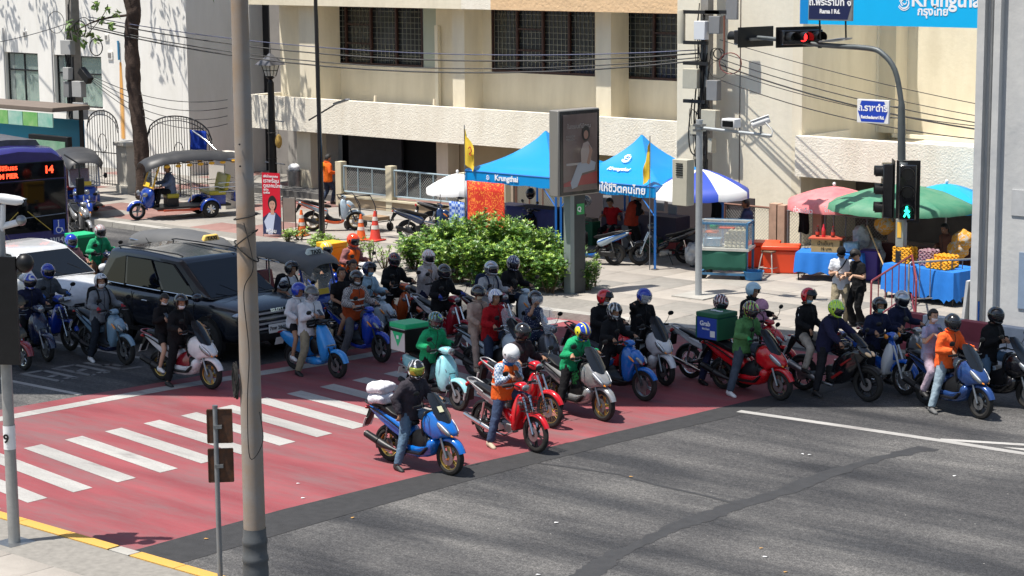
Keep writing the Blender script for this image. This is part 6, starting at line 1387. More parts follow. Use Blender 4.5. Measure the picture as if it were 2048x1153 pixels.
def onroof(par,v,d,ze,zp):
    f=lambda v:(-d*(1-v),ze+(zp-ze)*(v*.55+.45*v**3)-.042*math.sin(PI*min(1,v*1.1))); p=f(v); q=f(v+.04); return p,math.atan2(q[1]-p[1],q[0]-p[0])
ZP=(-32.24,3.22)[1]-PZ
for v_,fn in ((.40,0),(.64,1)):
    p_,an=onroof(t2,v_,1.4,ZE-PZ,ZP); lc=(-.05,p_[0]-.03,p_[1]+.035)
    if fn: bird(t2,lc,.24,(an,0,0))
    else: text('Krungthai',.17,WL,t2,lc,rot=(an,0,0),bold=.005,shear=.25)
bird(t1,(-.72,-1.44,ZE-PZ-.15),.11)
# flags
YF=mat('flag_yellow',(.75,.52,.04),.7,var=.1,vs=3)
def flag(lab,p,z0,zt,fl,w_,h_,dirx):
    t=thing('flag',lab,'flag',(p[0],p[1],z0),0,'yellow flags'); tb('flagpole',[(0,0,0),(0,0,zt-z0)],.012,STEEL,t,6)
    vs=[];fs=[];nx,nz=8,10
    for i in range(nz+1):
        for j in range(nx+1):
            u=j/nx;v=i/nz; k=(.25+.75*math.sin(min(1,v*1.3)*PI*.5)); vs.append((dirx*u*w_*k*(1-.25*v),.05*math.sin(u*7+v*4)*u+.03*math.sin(v*9)*u,zt-z0-.06-v*h_-u*.28*(1-v*.4)))
    for i in range(nz):
        for j in range(nx): a=i*(nx+1)+j; fs.append((a,a+1,a+nx+2,a+nx+1))
    f=MB().add(vs,fs).build('flag_cloth',YF,t,ang=80); return t,f
f1,fc=flag('yellow flag with a small red emblem at the left corner of the left tent',(xm+.02,TY-.05),PZ,(-36.83,3.3)[1],1,.42,.95,1); MB().tube([(.19,-.02,2.85-.0),(.26,-.03,2.9),(.30,-.03,2.78),(.22,-.02,2.72),(.29,-.03,2.68)],.013,5,smooth=3).build('flag_emblem',mat('emblem_red',(.5,.03,.02),.6),f1,loc=(0,-.04,(-36.84,2.66)[1]-PZ-2.8))
flag('yellow flag hanging limp at the front corner of the right tent',((-30.85,3.02)[0],TY-.05),PZ,(-30.85,3.35)[1],1,.24,.95,-1)
# patterned cloths
def pattern(name,c1,c2,sc,thr=.5,kind='noise'):
    m,N,L,b=nodes_mat(name); tc=N.new('ShaderNodeTexCoord')
    if kind=='noise': t=N.new('ShaderNodeTexNoise'); t.inputs['Scale'].default_value=sc; t.inputs['Detail'].default_value=2; t.inputs['Distortion'].default_value=2.2; out=t.outputs['Fac']
    elif kind=='check': t=N.new('ShaderNodeTexChecker'); t.inputs['Scale'].default_value=sc; out=t.outputs['Fac']
    elif kind=='dots': t=N.new('ShaderNodeTexVoronoi'); t.inputs['Scale'].default_value=sc; out=t.outputs['Distance']
    else: t=N.new('ShaderNodeTexWave'); t.inputs['Scale'].default_value=sc; t.bands_direction={'x':'X','z':'Z','y':'Y'}.get(kind,'Z'); t.inputs['Distortion'].default_value=.6; out=t.outputs['Fac']
    L.new(tc.outputs['Object'],t.inputs['Vector']); r=N.new('ShaderNodeValToRGB'); r.color_ramp.elements[0].position=thr-.02; r.color_ramp.elements[1].position=thr+.02; r.color_ramp.elements[0].color=(*c1,1); r.color_ramp.elements[1].color=(*c2,1); L.new(out,r.inputs[0]); L.new(r.outputs[0],b.inputs['Base Color']); b.inputs['Roughness'].default_value=.85; return m
drape('patterned_curtain','red and orange patterned curtain hanging from the left blue tent','curtain',(-36.79,1.38)[0]+.03,(-35.47,1.48)[0],39.84,(-36.16,0.46)[1]-.1,ZE-.28,pattern('red_print',(.55,.025,.01),(.75,.22,.03),9,.56),.03,8)
drape('striped_cloth','blue and white checked cloth over a rack beside the red curtain','cloth',(-37.93,0.97)[0],(-37.36,1.02)[0],40.4,.5,(-37.62,1.21)[1],pattern('blue_gingham',(.03,.1,.42),(.35,.45,.65),13,.5,'check'),.04,6)
# umbrellas
def umbrella(lab,p,zc,r,cols,drop=.45,n=8,txt=None,pole=STEEL,rot=0,vh=.18,base=True,flat=1.0):
    t=thing('parasol',lab,'umbrella',(p[0],p[1],PZ),R(rot),'market parasols'); zt=zc-PZ
    for k in range(n):
        a0=2*PI*k/n;a1=2*PI*(k+1)/n; rs=[]
        for i in range(6):
            v=i/5; rr=r*v; ring=[]
            for j in range(5):
                u=j/4; a=a0+(a1-a0)*u; e=1-.04*math.sin(PI*u)*v; ring.append(Vector((rr*e*math.cos(a),rr*e*math.sin(a),zt-drop*(v**1.45)-.02*math.sin(PI*u)*v)))
            rs.append(ring)
        last=rs[-1]; rs.append([Vector((q.x*1.01,q.y*1.01,q.z-vh*(.75+.25*abs(math.sin(j*PI/4*2+.6))))) for j,q in enumerate(last)])
        MB().rings(rs,0,False,closed=False).build('canopy_panel',cols[k%len(cols)],t,ang=80)
        
    tb('pole',[(0,0,0),(0,0,zt+.06)],.022,pole,t,8); MB().ell((0,0,zt+.05),(.04,.04,.05)).build('finial',WHT,t)
    rb=MB(); [rb.tube([(0,0,zt-.05),(r*.97*math.cos(2*PI*k/n),r*.97*math.sin(2*PI*k/n),zt-drop-.02)],.007,4) for k in range(n)]; rb.build('ribs',STEEL,t)
    if base: MB().lathe([(0,.10),(.05,.10),(.22,.05),(.24,0)],14).build('base',BLK,t)
    return t
UW=mat('umbrella_white',(.7,.7,.7),.6); UBL=mat('umbrella_blue',(.02,.06,.42),.55); UPK=mat('umbrella_pink',(.62,.13,.15),.55,var=.12,vs=3,col2=(.66,.24,.24)); UGR=mat('umbrella_green',(.03,.19,.11),.6,var=.1,vs=3,col2=(.10,.25,.15)); USK=mat('umbrella_sky',(.0,.33,.66),.5)
umbrella('blue and white panelled parasol right of the tents',((-30.22,2.24)[0],41.0),(-30.23,2.51)[1],1.22,[UBL,UW],.5,8,rot=12)
umbrella('white parasol tucked behind the left corner of the left tent',((-39.29,1.38)[0],42.2),(-39.1,1.69)[1],.85,[UW],.38,8)
pk=umbrella('faded pink parasol with white print by the drinks table',((-27.72,1.75)[0],43.0),(-27.73,2.08)[1],1.14,[UPK],.33,8,rot=10,vh=.22)
umbrella('large green parasol over the garland stall',((-25.52,1.97)[0],42.5),(-25.53,2.33)[1],1.72,[UGR],.42,10,rot=5,vh=.16)
umbrella('sky blue parasol behind the green one',((-25.02,1.9)[0],43.6),(-25.03,2.28)[1],1.25,[USK],.40,8,rot=20,vh=.2)
text('ก๋วยเตี๋ยว',.16,WL,pk,(-.30,-1.14,1.93-PZ if False else (-27.46,1.6)[1]-PZ),rot=(R(90),0,R(-16)),bold=.003); text('ไทยมิตร',.17,WL,pk,(.50,-1.06,(-26.56,1.66)[1]-PZ),rot=(R(90),0,R(26)),bold=.003); text('A',.34,WL,pk,(.05,-.55,(-27.65,1.85)[1]-PZ+.02),rot=(R(40),0,0),bold=.02)
# ---------------- advertising column
ab=(-30.12,36.15); ad=thing('advertising_board','tall advertising board on a dark post with a seated woman on its poster','advertising board',(*ab,.02)); ad.rotation_euler=(0,0,R(82))
DKG=mat('board_post_grey',(.05,.055,.055),.5,.3,var=.2,vs=4); SILV=mat('board_silver',(.25,.24,.22),.45,.3)
bx('post',(.07,0,1.2),(.36,.20,2.4),DKG,ad); bx('post_side',(-.15,0,1.2),(.12,.22,2.4),mat('board_post_pale',(.22,.26,.25),.5,.2),ad)
cz=2.33; ct=4.24; hc_=(ct-cz)
bx('case',(.02,0,cz+hc_/2),(1.24,.30,hc_),SILV,ad,bev=.02); pf=mat('poster_glass',(.035,.03,.03),.1,coat=.8)
bx('poster_frame',(.04,-.155,cz+hc_/2),(1.16,.02,hc_-.06),GLOSSB,ad); bx('poster',(.04,-.168,cz+hc_/2),(1.02,.01,hc_-.20),mat('poster_dusky',(.10,.065,.06),.15,coat=.8,var=.5,vs=1.2,col2=(.19,.14,.125)),ad)
pz=cz+.1
def P2(nm,pts,m,y=-.178): return flatpoly(nm,[(x+.04,pz+z*(hc_-.2)/1.75) for x,z in pts],m,ad,y)
P2('printed_bench',[(-.5,.12),(.5,.14),(.5,.42),(.1,.36),(-.5,.2)],mat('print_red',(.28,.05,.05),.2,coat=.6)); P2('printed_legs',[(-.26,.06),(-.10,.10),(.05,.40),(.42,.45),(.46,.62),(.2,.72),(-.08,.62),(-.3,.2)],mat('print_trousers',(.3,.33,.38),.2,coat=.6),-.180)
P2('printed_body',[(.02,.62),(.30,.62),(.34,.95),(.22,1.12),(.08,1.08),(.0,.9)],mat('print_top',(.33,.27,.25),.2,coat=.6),-.182); P2('printed_arm',[(.24,1.05),(.36,.9),(.26,.58),(.18,.62),(.26,.88)],mat('print_arm',(.3,.17,.13),.2,coat=.6),-.184); P2('printed_hair',oval(.16,1.30,.12,.17),HAIR,-.182); P2('printed_face',oval(.16,1.27,.07,.10),mat('print_arm',(.3,.17,.13),.2,coat=.6),-.185)
text('ในแบบที่มีคุณ',.13,mat('print_letter',(.35,.32,.3),.3),ad,(.0,-.178,pz+1.47*(hc_-.2)/1.75),ext=.001); text('สวยอย่าง\nที่คุณเป็น',.07,mat('print_letter',(.35,.32,.3),.3),ad,(-.26,-.178,pz+1.22*(hc_-.2)/1.75),ext=.001)
bx('printed_label',(-.18,-.176,pz+.62*(hc_-.2)/1.75),(.4,.004,.05),mat('print_letter',(.35,.32,.3),.3),ad)
o=bx('green_badge',(.10,-.105,cz-.32),(.22,.012,.24),mat('badge_green',(.03,.3,.08),.5),ad); text('Q',.15,WL,o,(.06,-.113,cz-.32),bold=.004)
# ---------------- hedge and roadside plants
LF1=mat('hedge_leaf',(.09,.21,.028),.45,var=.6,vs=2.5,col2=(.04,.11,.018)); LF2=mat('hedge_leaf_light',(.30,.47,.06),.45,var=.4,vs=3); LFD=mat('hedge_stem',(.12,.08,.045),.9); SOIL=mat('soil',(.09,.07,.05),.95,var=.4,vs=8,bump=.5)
MB().slab([(-35.4,34.45),(-29.3,34.35),(-29.1,36.2),(-34.9,36.6)],.06,.125).build('planting_bed',SOIL,kind='structure')
random.seed(31)
def shrub(lab,p,h,rx,ry,n,stems=7,leaf=.055,cat='shrub',group='hedge shrubs',lm=(LF1,LF2),sparse=0,nm='shrub'):
    t=thing(nm,lab,cat,(p[0],p[1],.11),random.random()*6,group); sm_=MB(); lf=MB()
    for k in range(stems):
        a=random.uniform(0,6.28); rr=random.uniform(.2,1); b0=Vector((math.cos(a)*rx*.25*rr,math.sin(a)*ry*.25*rr,0)); tip=Vector((math.cos(a)*rx*rr,math.sin(a)*ry*rr,h*random.uniform(.7,1.0)))
        mid=b0.lerp(tip,.5)+Vector((random.uniform(-.06,.06),random.uniform(-.06,.06),.04)); sm_.tube([b0,mid,tip],[.014,.010,.005],5,smooth=2)
        for q in range(n//stems):
            u=random.random()**.55; c=(b0.lerp(mid,u*2) if u<.5 else mid.lerp(tip,u*2-1))+Vector((random.gauss(0,1)*rx*.22,random.gauss(0,1)*ry*.22,random.gauss(0,.05)))
            if c.z<h*(.12): continue
            # a rosette of long leaves
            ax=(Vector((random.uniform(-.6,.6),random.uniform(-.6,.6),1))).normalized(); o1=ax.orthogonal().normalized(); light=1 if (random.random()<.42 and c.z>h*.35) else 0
            for w in range(6):
                d=o1.copy(); d.rotate(Matrix.Rotation(w*1.05+random.random()*.4,3,ax)); d=(d+ax*random.uniform(.15,.8)).normalized(); s_=leaf*random.uniform(.8,1.4); sd=d.cross(ax).normalized(); up2=sd.cross(d)
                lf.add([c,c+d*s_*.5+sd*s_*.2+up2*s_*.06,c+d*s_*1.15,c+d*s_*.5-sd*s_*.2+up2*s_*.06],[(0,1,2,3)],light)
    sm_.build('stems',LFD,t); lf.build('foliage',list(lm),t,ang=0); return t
protos=[]
HS=[((-30.11,36.34),.5,'low end shrub of the hedge beside the advertising post'),((-30.63,36.26),.88,'hedge shrub right behind the advertising post'),((-31.34,36.31),1.0,'bushy hedge shrub just left of the advertising post'),((-32.07,36.35),1.05,'hedge shrub behind the rider in the navy and white helmet'),((-32.62,36.19),1.12,'hedge shrub behind the silver helmeted rider'),((-33.27,36.13),1.15,'tall hedge shrub in front of the red curtain'),((-33.89,36.01),1.05,'hedge shrub behind the riders in black'),((-34.56,36.04),.85,'hedge shrub at the left shoulder of the hedge'),((-35.36,36.18),.62,'thin left end shrub of the hedge')]
pr=[]
for k in range(3): pr.append(shrub('x',(0,0),1.22,.56,.46,900,14,.064))
snap_kids()
for k,(p,h,lab) in enumerate(HS):
    if k<3: o=pr[k]
    else: o=copy_tree(pr[k%3])
    o.location=(p[0],p[1]+.25,.11); o.rotation_euler.z=random.random()*6; o.scale=(.5 if k==0 else .8 if k==1 else 1.0,1.0,h/.90); o['label']=lab
for k,(p,h,lab) in enumerate([((-30.5,35.67),.8,'front hedge shrub below the advertising board'),((-31.07,35.56),.8,'front hedge shrub behind the polka dot shirt'),((-31.78,35.51),.9,'front hedge shrub between the two helmeted riders'),((-32.51,35.46),.9,'front hedge shrub left of the silver helmet'),((-33.16,35.48),.9,'front hedge shrub beside the black helmeted rider'),((-33.81,35.51),.75,'front hedge shrub at the hedge left side')]):
    o=copy_tree(pr[(k+1)%3]); o.location=(p[0],p[1]+.1,.11); o.rotation_euler.z=random.random()*6; o.scale=(.95,.95,h/1.0); o['label']=lab
LFS=mat('weed_leaf',(.16,.25,.06),.55); wp=[]
for k,(px) in enumerate([(-36.01,36.06),(-37.01,36.58),(-37.51,36.69),(-38.31,37.12),(-39.66,37.72),(-40.19,37.86),(-41.28,38.17),(-39.69,37.13),(-41.2,37.65),(-35.17,35.55)]):
    shrub(['wispy weed clump beside the black jacketed rider','wispy weed clump right of the orange vest','spindly weed behind the orange vest','low weed clump at the foot of the cones','leafy weed clump below the parked orange scooter','leafy weed at the base of the slim black pole','small weed by the left cone','weed clump behind the tuk-tuk windscreen','weed beside the notice board','wispy weed between hedge and riders'][k],px,.62 if k<3 or k==9 else .32,.28,.2,60 if k<3 or k==9 else 110,7,.05,'weed','roadside weeds',(LFS,LF2),nm='weed')
shrub('thin upright plant at the kerb right of the hedge',(-30.32,37.13),.85,.1,.1,36,3,.06,'plant','roadside weeds',(LFS,LF2),nm='weed')

LOC= {'P1': (-22.21, 22.78), 'R2': (-22.06, 24.76), 'R3': (-22.95, 26.16), 'F4': (-25.09, 26.24), 'W5': (-29.8, 24.52), 'C6': (-32.75, 25.03), 'S7': (-34.15, 24.37), 'M7': (-33.84, 23.51), 'B8': (-34.7, 25.2), 'B9': (-37.9, 28.17), 'B10': (-38.71, 29.56), 'E11': (-28.66, 26.7), 'C12': (-29.11, 28.31), 'B13': (-31.23, 28.53), 'B14': (-29.9, 29.38), 'B16': (-33.12, 31.94), 'B17': (-32.63, 30.64), 'O18': (-30.35, 30.62), 'B19': (-29.96, 31.23), 'R20': (-28.52, 30.13), 'B21': (-25.58, 28.39), 'B22': (-28.0, 30.94), 'B23': (-28.18, 31.79), 'B24': (-25.08, 28.93), 'S25': (-22.7, 27.2), 'C26': (-23.12, 28.76), 'B27': (-24.11, 29.71), 'N28': (-23.59, 30.24), 'R29': (-21.35, 30.34), 'W30': (-22.39, 30.76), 'B31': (-22.37, 31.95), 'S32': (-20.09, 31.19), 'H33': (-19.81, 32.16), 'B34': (-19.96, 32.98), 'N35': (-17.92, 31.42), 'B36': (-17.65, 32.62)}

# ---------------- riders and their machines
def c_(n,*a,**k): return cloth(n,*a,**k)
BK=c_('black',(.014,.014,.016)); CHC=c_('charcoal',(.045,.04,.05)); NAV=c_('navy',(.018,.022,.055)); JE=c_('blue_jeans',(.11,.18,.26)); JD=c_('dark_jeans',(.035,.05,.085)); GRYP=c_('grey_trousers',(.13,.13,.14)); KHA=c_('khaki',(.33,.28,.19)); WSH=c_('white_shirt',(.62,.64,.68),var=.1); HGY=c_('heather_grey',(.20,.22,.25)); GRJ=c_('green_jacket',(.02,.36,.15)); OLG=c_('sage_green',(.10,.25,.09)); RDJ=c_('red_jacket',(.40,.012,.018)); BEI_=c_('beige_dress',(.48,.36,.29)); ORV=c_('orange_vest',(.72,.12,.02),var=.12); ORJ=c_('bright_orange',(.85,.13,.03),var=.1); LAV=c_('lavender',(.38,.38,.55)); GRL=c_('light_grey',(.45,.45,.47)); BLS=c_('sky_shirt',(.35,.5,.62))
CHK=pattern('check_shirt',(.12,.22,.36),(.55,.6,.66),30,.5,'check'); CHK2=pattern('grey_check',(.16,.14,.14),(.4,.38,.37),32,.5,'check'); POL=pattern('polka_shirt',(.6,.62,.68),(.015,.025,.07),34,.22,'dots'); PKS=pattern('pink_stripe_jacket',(.42,.2,.19),(.12,.05,.06),5,.5,'x')
SW=mat('white_shoe',(.65,.65,.65),.6); SB=mat('black_shoe',(.015,.015,.016),.6); SG=mat('beige_shoe',(.42,.34,.25),.7); SND=mat('grey_sandal',(.2,.2,.22),.7)
pBLU=paint('bright_blue',(.004,.13,.50)); pRED=paint('red',(.55,.006,.012)); pDRED=paint('dark_red',(.28,.008,.02)); pMINT=paint('mint',(.30,.66,.72)); pWH=paint('white',(.7,.71,.73)); pMAR=paint('maroon',(.22,.012,.02)); pGB=paint('grey_blue',(.17,.28,.38)); pDB=paint('midnight_blue',(.008,.016,.055)); pROY=paint('royal_blue',(.008,.05,.42)); pSKY=paint('flat_sky_blue',(.03,.28,.72)); pSIL=paint('silver',(.38,.38,.38),.5); pORA=paint('copper_orange',(.55,.10,.02)); pCUB=paint('cub_blue',(.008,.10,.50)); pMB=paint('metal_blue',(.03,.08,.26),.4); pBK=GLOSSB; pLG=paint('light_grey_blue',(.42,.52,.60))
H=lambda n,c:hplain(n,c); hK=H('black',(.012,.012,.014)); hW=H('white',(.72,.72,.72)); hB=H('blue',(.01,.04,.38)); hR=H('red',(.6,.012,.02)); hS=mat('helmet_silver',(.4,.42,.45),.2,.7,coat=.6); hNW=hgfx('navy_white',(.02,.025,.09),(.6,.62,.66),(.02,.025,.09),4); hKW=hgfx('black_white',(.012,.012,.014),(.012,.012,.014),(.5,.5,.5),5); hPK=hgfx('pink_green',(.012,.012,.014),(.6,.02,.12),(.15,.5,.05),6); hRW=hgfx('black_red_white',(.012,.012,.014),(.5,.03,.03),(.6,.6,.6),7); hNE=hgfx('neon_blue',(.55,.85,.02),(.01,.03,.3),(.55,.85,.02),6); hBY=hgfx('blue_yellow',(.01,.05,.4),(.01,.05,.4),(.75,.65,.03),4,1); hWR=hgfx('white_red',(.65,.65,.66),(.55,.04,.02),(.65,.65,.66),5); hKR=hgfx('black_red',(.02,.012,.014),(.4,.012,.02),(.02,.012,.014),5); hOR=H('orange_red',(.75,.06,.01)); hYW=hgfx('yellow_white',(.75,.5,.02),(.6,.6,.62),(.75,.5,.02),3,1); hWB=hgfx('white_blue',(.68,.7,.72),(.01,.05,.4),(.68,.7,.72),5); hGK=hgfx('green_black',(.012,.012,.014),(.2,.5,.03),(.03,.1,.35),6); hLB=H('pale_blue',(.40,.58,.68)); hWG=hgfx('white_grey',(.6,.62,.64),(.03,.03,.035),(.6,.62,.64),4)
def ride(key,yaw,kind,bl,bk,pl,pk,dx=0,dy=0):
    l=LOC[key]; l=(l[0]+dx,l[1]+dy); a=R(yaw); pk=dict(pk); pk.setdefault('s',.95); pk.setdefault('seatz',{'wave':.76,'cub':.74,'retro':.74,'flat':.74,'sport':.77}.get(kind,.76)); 
    pk.setdefault('bar',{'maxi':(.36,.33,1.02),'compact':(.36,.32,1.01),'retro':(.29,.31,.99),'flat':(.28,.31,.99),'wave':(.34,.33,1.03),'cub':(.34,.33,1.03),'sport':(.42,.32,.95)}[kind])
    b=motorbike(kind,bl,l,yaw,**bk); p=person(pl,l,yaw,**pk) if pl else None; return b,p,l
def mount(l,yaw,lx,ly=0): a=R(yaw); return (l[0]+lx*math.cos(a)-ly*math.sin(a),l[1]+lx*math.sin(a)+ly*math.cos(a))
def pill(l,yaw,label,**k): k.setdefault('s',.92); k.setdefault('hip',(-.44,0,.93)); return person(label,l,yaw,'pillion',**k)
def phone(inf,lab,l,yaw,c=None):
    h=(inf['H'][0]+inf['H'][1])/2+Vector((.02,0,.045)); q=mount(l,yaw,h.x,h.y); o=bx('phone',(0,0,0),(.015,.075,.15),GLOSSB,None,loc=(q[0],q[1],h.z+.02),bev=.006,label=lab,cat='phone'); o.rotation_euler=(0,R(-50),R(yaw))
def box(lab,l,yaw,lx,z,d,m,lid=None,trim=None,txt=None,tm=WL):
    q=mount(l,yaw,lx); t=thing('delivery_box',lab,'delivery box',(q[0],q[1],z),R(yaw)); bx('body',(0,0,d[2]*.41),(d[0],d[1],d[2]*.82),m,t,bev=.015); bx('lid',(0,0,d[2]*.91),(d[0]+.02,d[1]+.02,d[2]*.18),lid or m,t,bev=.015)
    if trim: 
        for s in(-1,1): bx('trim',(s*d[0]*.5,0,d[2]*.41),(.025,d[1]+.015,d[2]*.8),trim,t)
    return t
# 1 nearest: bright blue maxi scooter
b,p,l=ride('P1',-2,'maxi','bright blue maxi scooter with gold wheels and dark screen, nearest the camera',dict(c1=pBLU,rim=GOLD),'rider in charcoal jacket and jeans with a yellow mirror visor on the nearest blue scooter',dict(pose='armdown',top=CHC,bottom=JE,shoes=SB,hel=('full',hgfx('black_silver',(.012,.012,.014),(.012,.012,.014),(.35,.37,.4),5),dict(vis=VISY)),look=(-32,-8),lean=13,hood=1,rhand=(.02,-.30,.80),rfoot=(.0,-.34,.07)))
mb=MB(); 
for z in(0,.17): pass
bag=mat('white_sack',(.68,.68,.72),.8,var=.1,vs=7,bump=.6,bs=12); q=mount(l,-2,-.68)
for k,(z,lab) in enumerate(((.97,'lower white padded sack strapped behind the nearest rider'),(1.13,'upper white padded sack strapped behind the nearest rider'))): MB().puff([(-.16,-.08,.19),(-.17,.05,.2),(-.10,.085,.17),(.13,.08,.17),(.17,.03,.2),(.15,-.08,.18)],.19,.03).build('padded_sack',bag,None,loc=(q[0]+(.02 if k==0 else -.01),q[1],z+.02),rot=(.04*k,0,R(-2+6*k)),sub=0,label=lab,cat='sack',group='white sacks'); remesh([q3 for q3 in C.objects if q3.name.startswith('padded_sack')][-1],.02,.05,.12,2)
bx('screen_sticker',(.655,-.04,1.0),(.006,.09,.10),mat('sticker_cream',(.6,.6,.4),.5),b,rot=Matrix.Rotation(R(-38),3,'Y'))
# 2 red underbone with basket
b,p,l=ride('R2',-9,'wave','red and silver underbone motorcycle with a black front basket, second from the near left',dict(c1=pRED,c2=pSIL,rim=DKM,basket=True),'rider in white helmet, blue checked shirt and orange vest looking down at a phone',dict(pose='phone',top=CHK,bottom=c_('slate_trousers',(.05,.075,.14)),shoes=SG,vest=ORV,hel=('open',hWR if 0 else hW,dict(vis=VISC)),look=(-12,-42),lean=17,scarf=c_('blue_scarf',(.03,.14,.4)),rfoot=(-.02,-.32,.07)))
vest_trim(p,mat('reflective_silver',(.55,.55,.5),.4)); phone(p,'black phone held by the rider in the orange vest and white helmet',l,-9)
# 3 red underbone behind it
ride('R3',-6,'wave','red underbone motorcycle with gold spoked wheels behind the basket bike',dict(c1=pRED,c2=pRED,rim=GOLD,sp='spoke'),'rider in dark brown jacket and black helmet on the red gold wheeled bike',dict(pose='ride',top=c_('brown_black',(.035,.025,.03)),bottom=BK,shoes=SB,hel=('open',hK,dict(vis=VISS)),look=(0,-5),lean=14),dx=-.05)
# 4 mint retro with box
b,p,l=ride('F4',-10,'retro','pale mint retro scooter carrying a green and white delivery box',dict(c1=pMINT,c2=BLK,rim=BLK),'courier in bright green jacket with a black and lime helmet on the pale mint scooter',dict(pose='ride',top=GRJ,bottom=BK,shoes=SB,hel=('full',hGK,dict(vis=VIS)),look=(-8,-18),lean=16,glove=BK))
t=box('green topped white delivery box with a green triangle on the mint scooter',l,-10,-.66,.86,(.46,.50,.50),mat('box_white',(.5,.52,.52),.6,var=.1,vs=3),mat('box_green',(.01,.42,.17),.5),BLK)
o=MB().add([(-.17,-.2515,.36),(.17,-.2515,.36),(0,-.2515,.08)],[(0,1,2)]).build('green_triangle',mat('box_green',(.01,.42,.17),.5),t); bx('box_band',(0,-.253,.37),(.42,.01,.05),BLK,t); bx('small_logo',(0,-.256,.25),(.06,.006,.06),WHT,t)
# 5 white and maroon maxi with two riders
b,p,l=ride('W5',2,'maxi','white and maroon maxi scooter with gold wheels beside the dark car',dict(c1=pWH,c3=pMAR,rim=GOLD),'rider in black hooded jacket with white mask on the white and maroon scooter',dict(pose='ride',top=BK,bottom=BK,shoes=SB,hel=('open',hK,dict(vis=None)),look=(-8,-8),lean=10,mask=MASKW,hood=1,rfoot=(.0,-.32,.07)))
pi=pill(l,2,'bareheaded girl with mask and phone, in black with white sneakers, behind the black hooded rider',top=BK,bottom=BK,shorts=.7,shoes=SW,skin=SKL,hair=True,mask=MASKW,look=(-18,-35),lean=4,fem=True,rhand=(-.16,-.16,1.20),rfoot=(-.25,-.28,.30),s=.88); 
phone(dict(H=[Vector((-.16,-.16,1.20)),Vector((-.16,-.16,1.20))]),'phone in the hand of the girl behind the black hooded rider',l,2)
# 6 grey-blue compact
ride('C6',-4,'compact','grey blue sporty scooter with black footwell left of the dark car',dict(c1=pGB,c2=pDB,rim=BLK),'rider in grey hoodie with backpack straps, white and black helmet and face mask',dict(pose='ride',top=HGY,bottom=c_('ink_trousers',(.02,.025,.035)),shoes=SW,hel=('open',hWG,dict(vis=None)),look=(-18,-6),lean=8,mask=MASKW,pack=BK,glove=mat('red_glove',(.35,.02,.03),.8)))
# 7 midnight retro, 7b maroon front wheel bike behind the signal
ride('S7',-12,'retro','midnight blue retro scooter with a round headlamp next to the black signal box',dict(c1=pDB,rim=STEEL),'rider in dark jacket with a bright blue helmet on the midnight retro scooter',dict(pose='ride',top=NAV,bottom=BK,hel=('full',hgfx('blue_white',(.01,.04,.38),(.01,.04,.38),(.6,.62,.66),4),dict(vis=VIS)),look=(-10,-12),lean=16))
ride('M7',-6,'retro','maroon scooter mostly hidden by the black signal box at the left edge',dict(c1=pMAR,rim=CHR),None,{})
# 8 royal blue bike
ride('B8',-3,'wave','royal blue underbone motorcycle with a black basket by the white car',dict(c1=pROY,c2=pROY,basket=True),'rider in grey hooded jacket with blue helmet and black visor before the white car',dict(pose='ride',top=c_('storm_grey',(.10,.11,.125)),bottom=BK,hel=('full',hB,dict(vis=VIS)),look=(-4,-10),lean=12,glove=mat('blue_glove',(.02,.1,.35),.8)))
# 9 and 10 by the bus
ride('B9',-8,'compact','silver and black scooter between the white car and the green box courier',dict(c1=pSIL,c2=BLK),'rider in pink striped jacket with a blue helmet in front of the bus',dict(pose='ride',top=PKS,bottom=BK,hel=('full',hB,dict(vis=VIS)),look=(0,-12),lean=16))
b,p,l=ride('B10',-4,'wave','dark underbone motorcycle carrying a green delivery box near the bus',dict(c1=pDB,c2=BLK),'courier in bright green jacket with silver and red helmet near the bus',dict(pose='ride',top=c_('courier_green',(.03,.34,.16)),bottom=c_('tan_trousers',(.3,.16,.09)),hel=('full',hgfx('silver_red',(.4,.4,.4),(.4,.04,.03),(.4,.4,.4),4,1),dict(vis=VIS)),look=(4,-14),lean=14,glove=BK))
box('plain green delivery box with a pale lid next to the bus',l,-4,-.66,.95,(.52,.52,.46),mat('box_green',(.01,.42,.17),.5),None,mat('box_dark_green',(.01,.12,.06),.6))
# 11 flat blue electric scooter
b,p,l=ride('E11',-3,'flat','flat panelled sky blue electric scooter in front of the dark car',dict(c1=pSKY,rim=BLK),'rider in white shirt and khaki trousers reading a phone on the sky blue scooter',dict(pose='phone',top=WSH,bottom=KHA,shoes=SB,hel=('open',c_('x',(0,0,0)) and H('grey',(.08,.085,.09)),dict(vis=VISC)),look=(-6,-38),lean=10,rfoot=(.0,-.32,.07)))
phone(p,'phone read by the rider in the white shirt on the sky blue scooter',l,-3); bx('waist_bag',(.16,-.05,.96),(.10,.28,.14),BK,p['obj'],bev=.03)
pill(l,-3,'small passenger in white shirt and shorts with a blue helmet on the sky blue scooter',top=WSH,bottom=BK,shorts=.6,shoes=SW,hel=('open',hB,dict(vis=None)),look=(15,-25),lean=10,s=.84,skin=SK,rfoot=(-.20,-.27,.32))
# 12 blue compact with orange vest and passenger
b,p,l=ride('C12',-6,'compact','royal blue scooter with black front wheel ridden by the man in the rust vest',dict(c1=pROY,c2=pROY,rim=BLK),'heavyset rider in rust orange vest over a checked shirt with black helmet and mask',dict(pose='ride',top=CHK2,bottom=GRYP,shoes=SND,vest=c_('rust_vest',(.42,.07,.02)),hel=('full',hK,dict(vis=None)),mask=MASKW,look=(-6,-14),lean=8,s=.98,rfoot=(.0,-.32,.07)))
vest_trim(p,mat('reflective_silver',(.55,.55,.5),.4))
pill(l,-6,'bareheaded man in black t-shirt and shorts riding pillion behind the rust vest',top=BK,short_sleeve=True,bottom=BK,shorts=.7,shoes=SB,look=(-15,0),lean=2,s=.97)
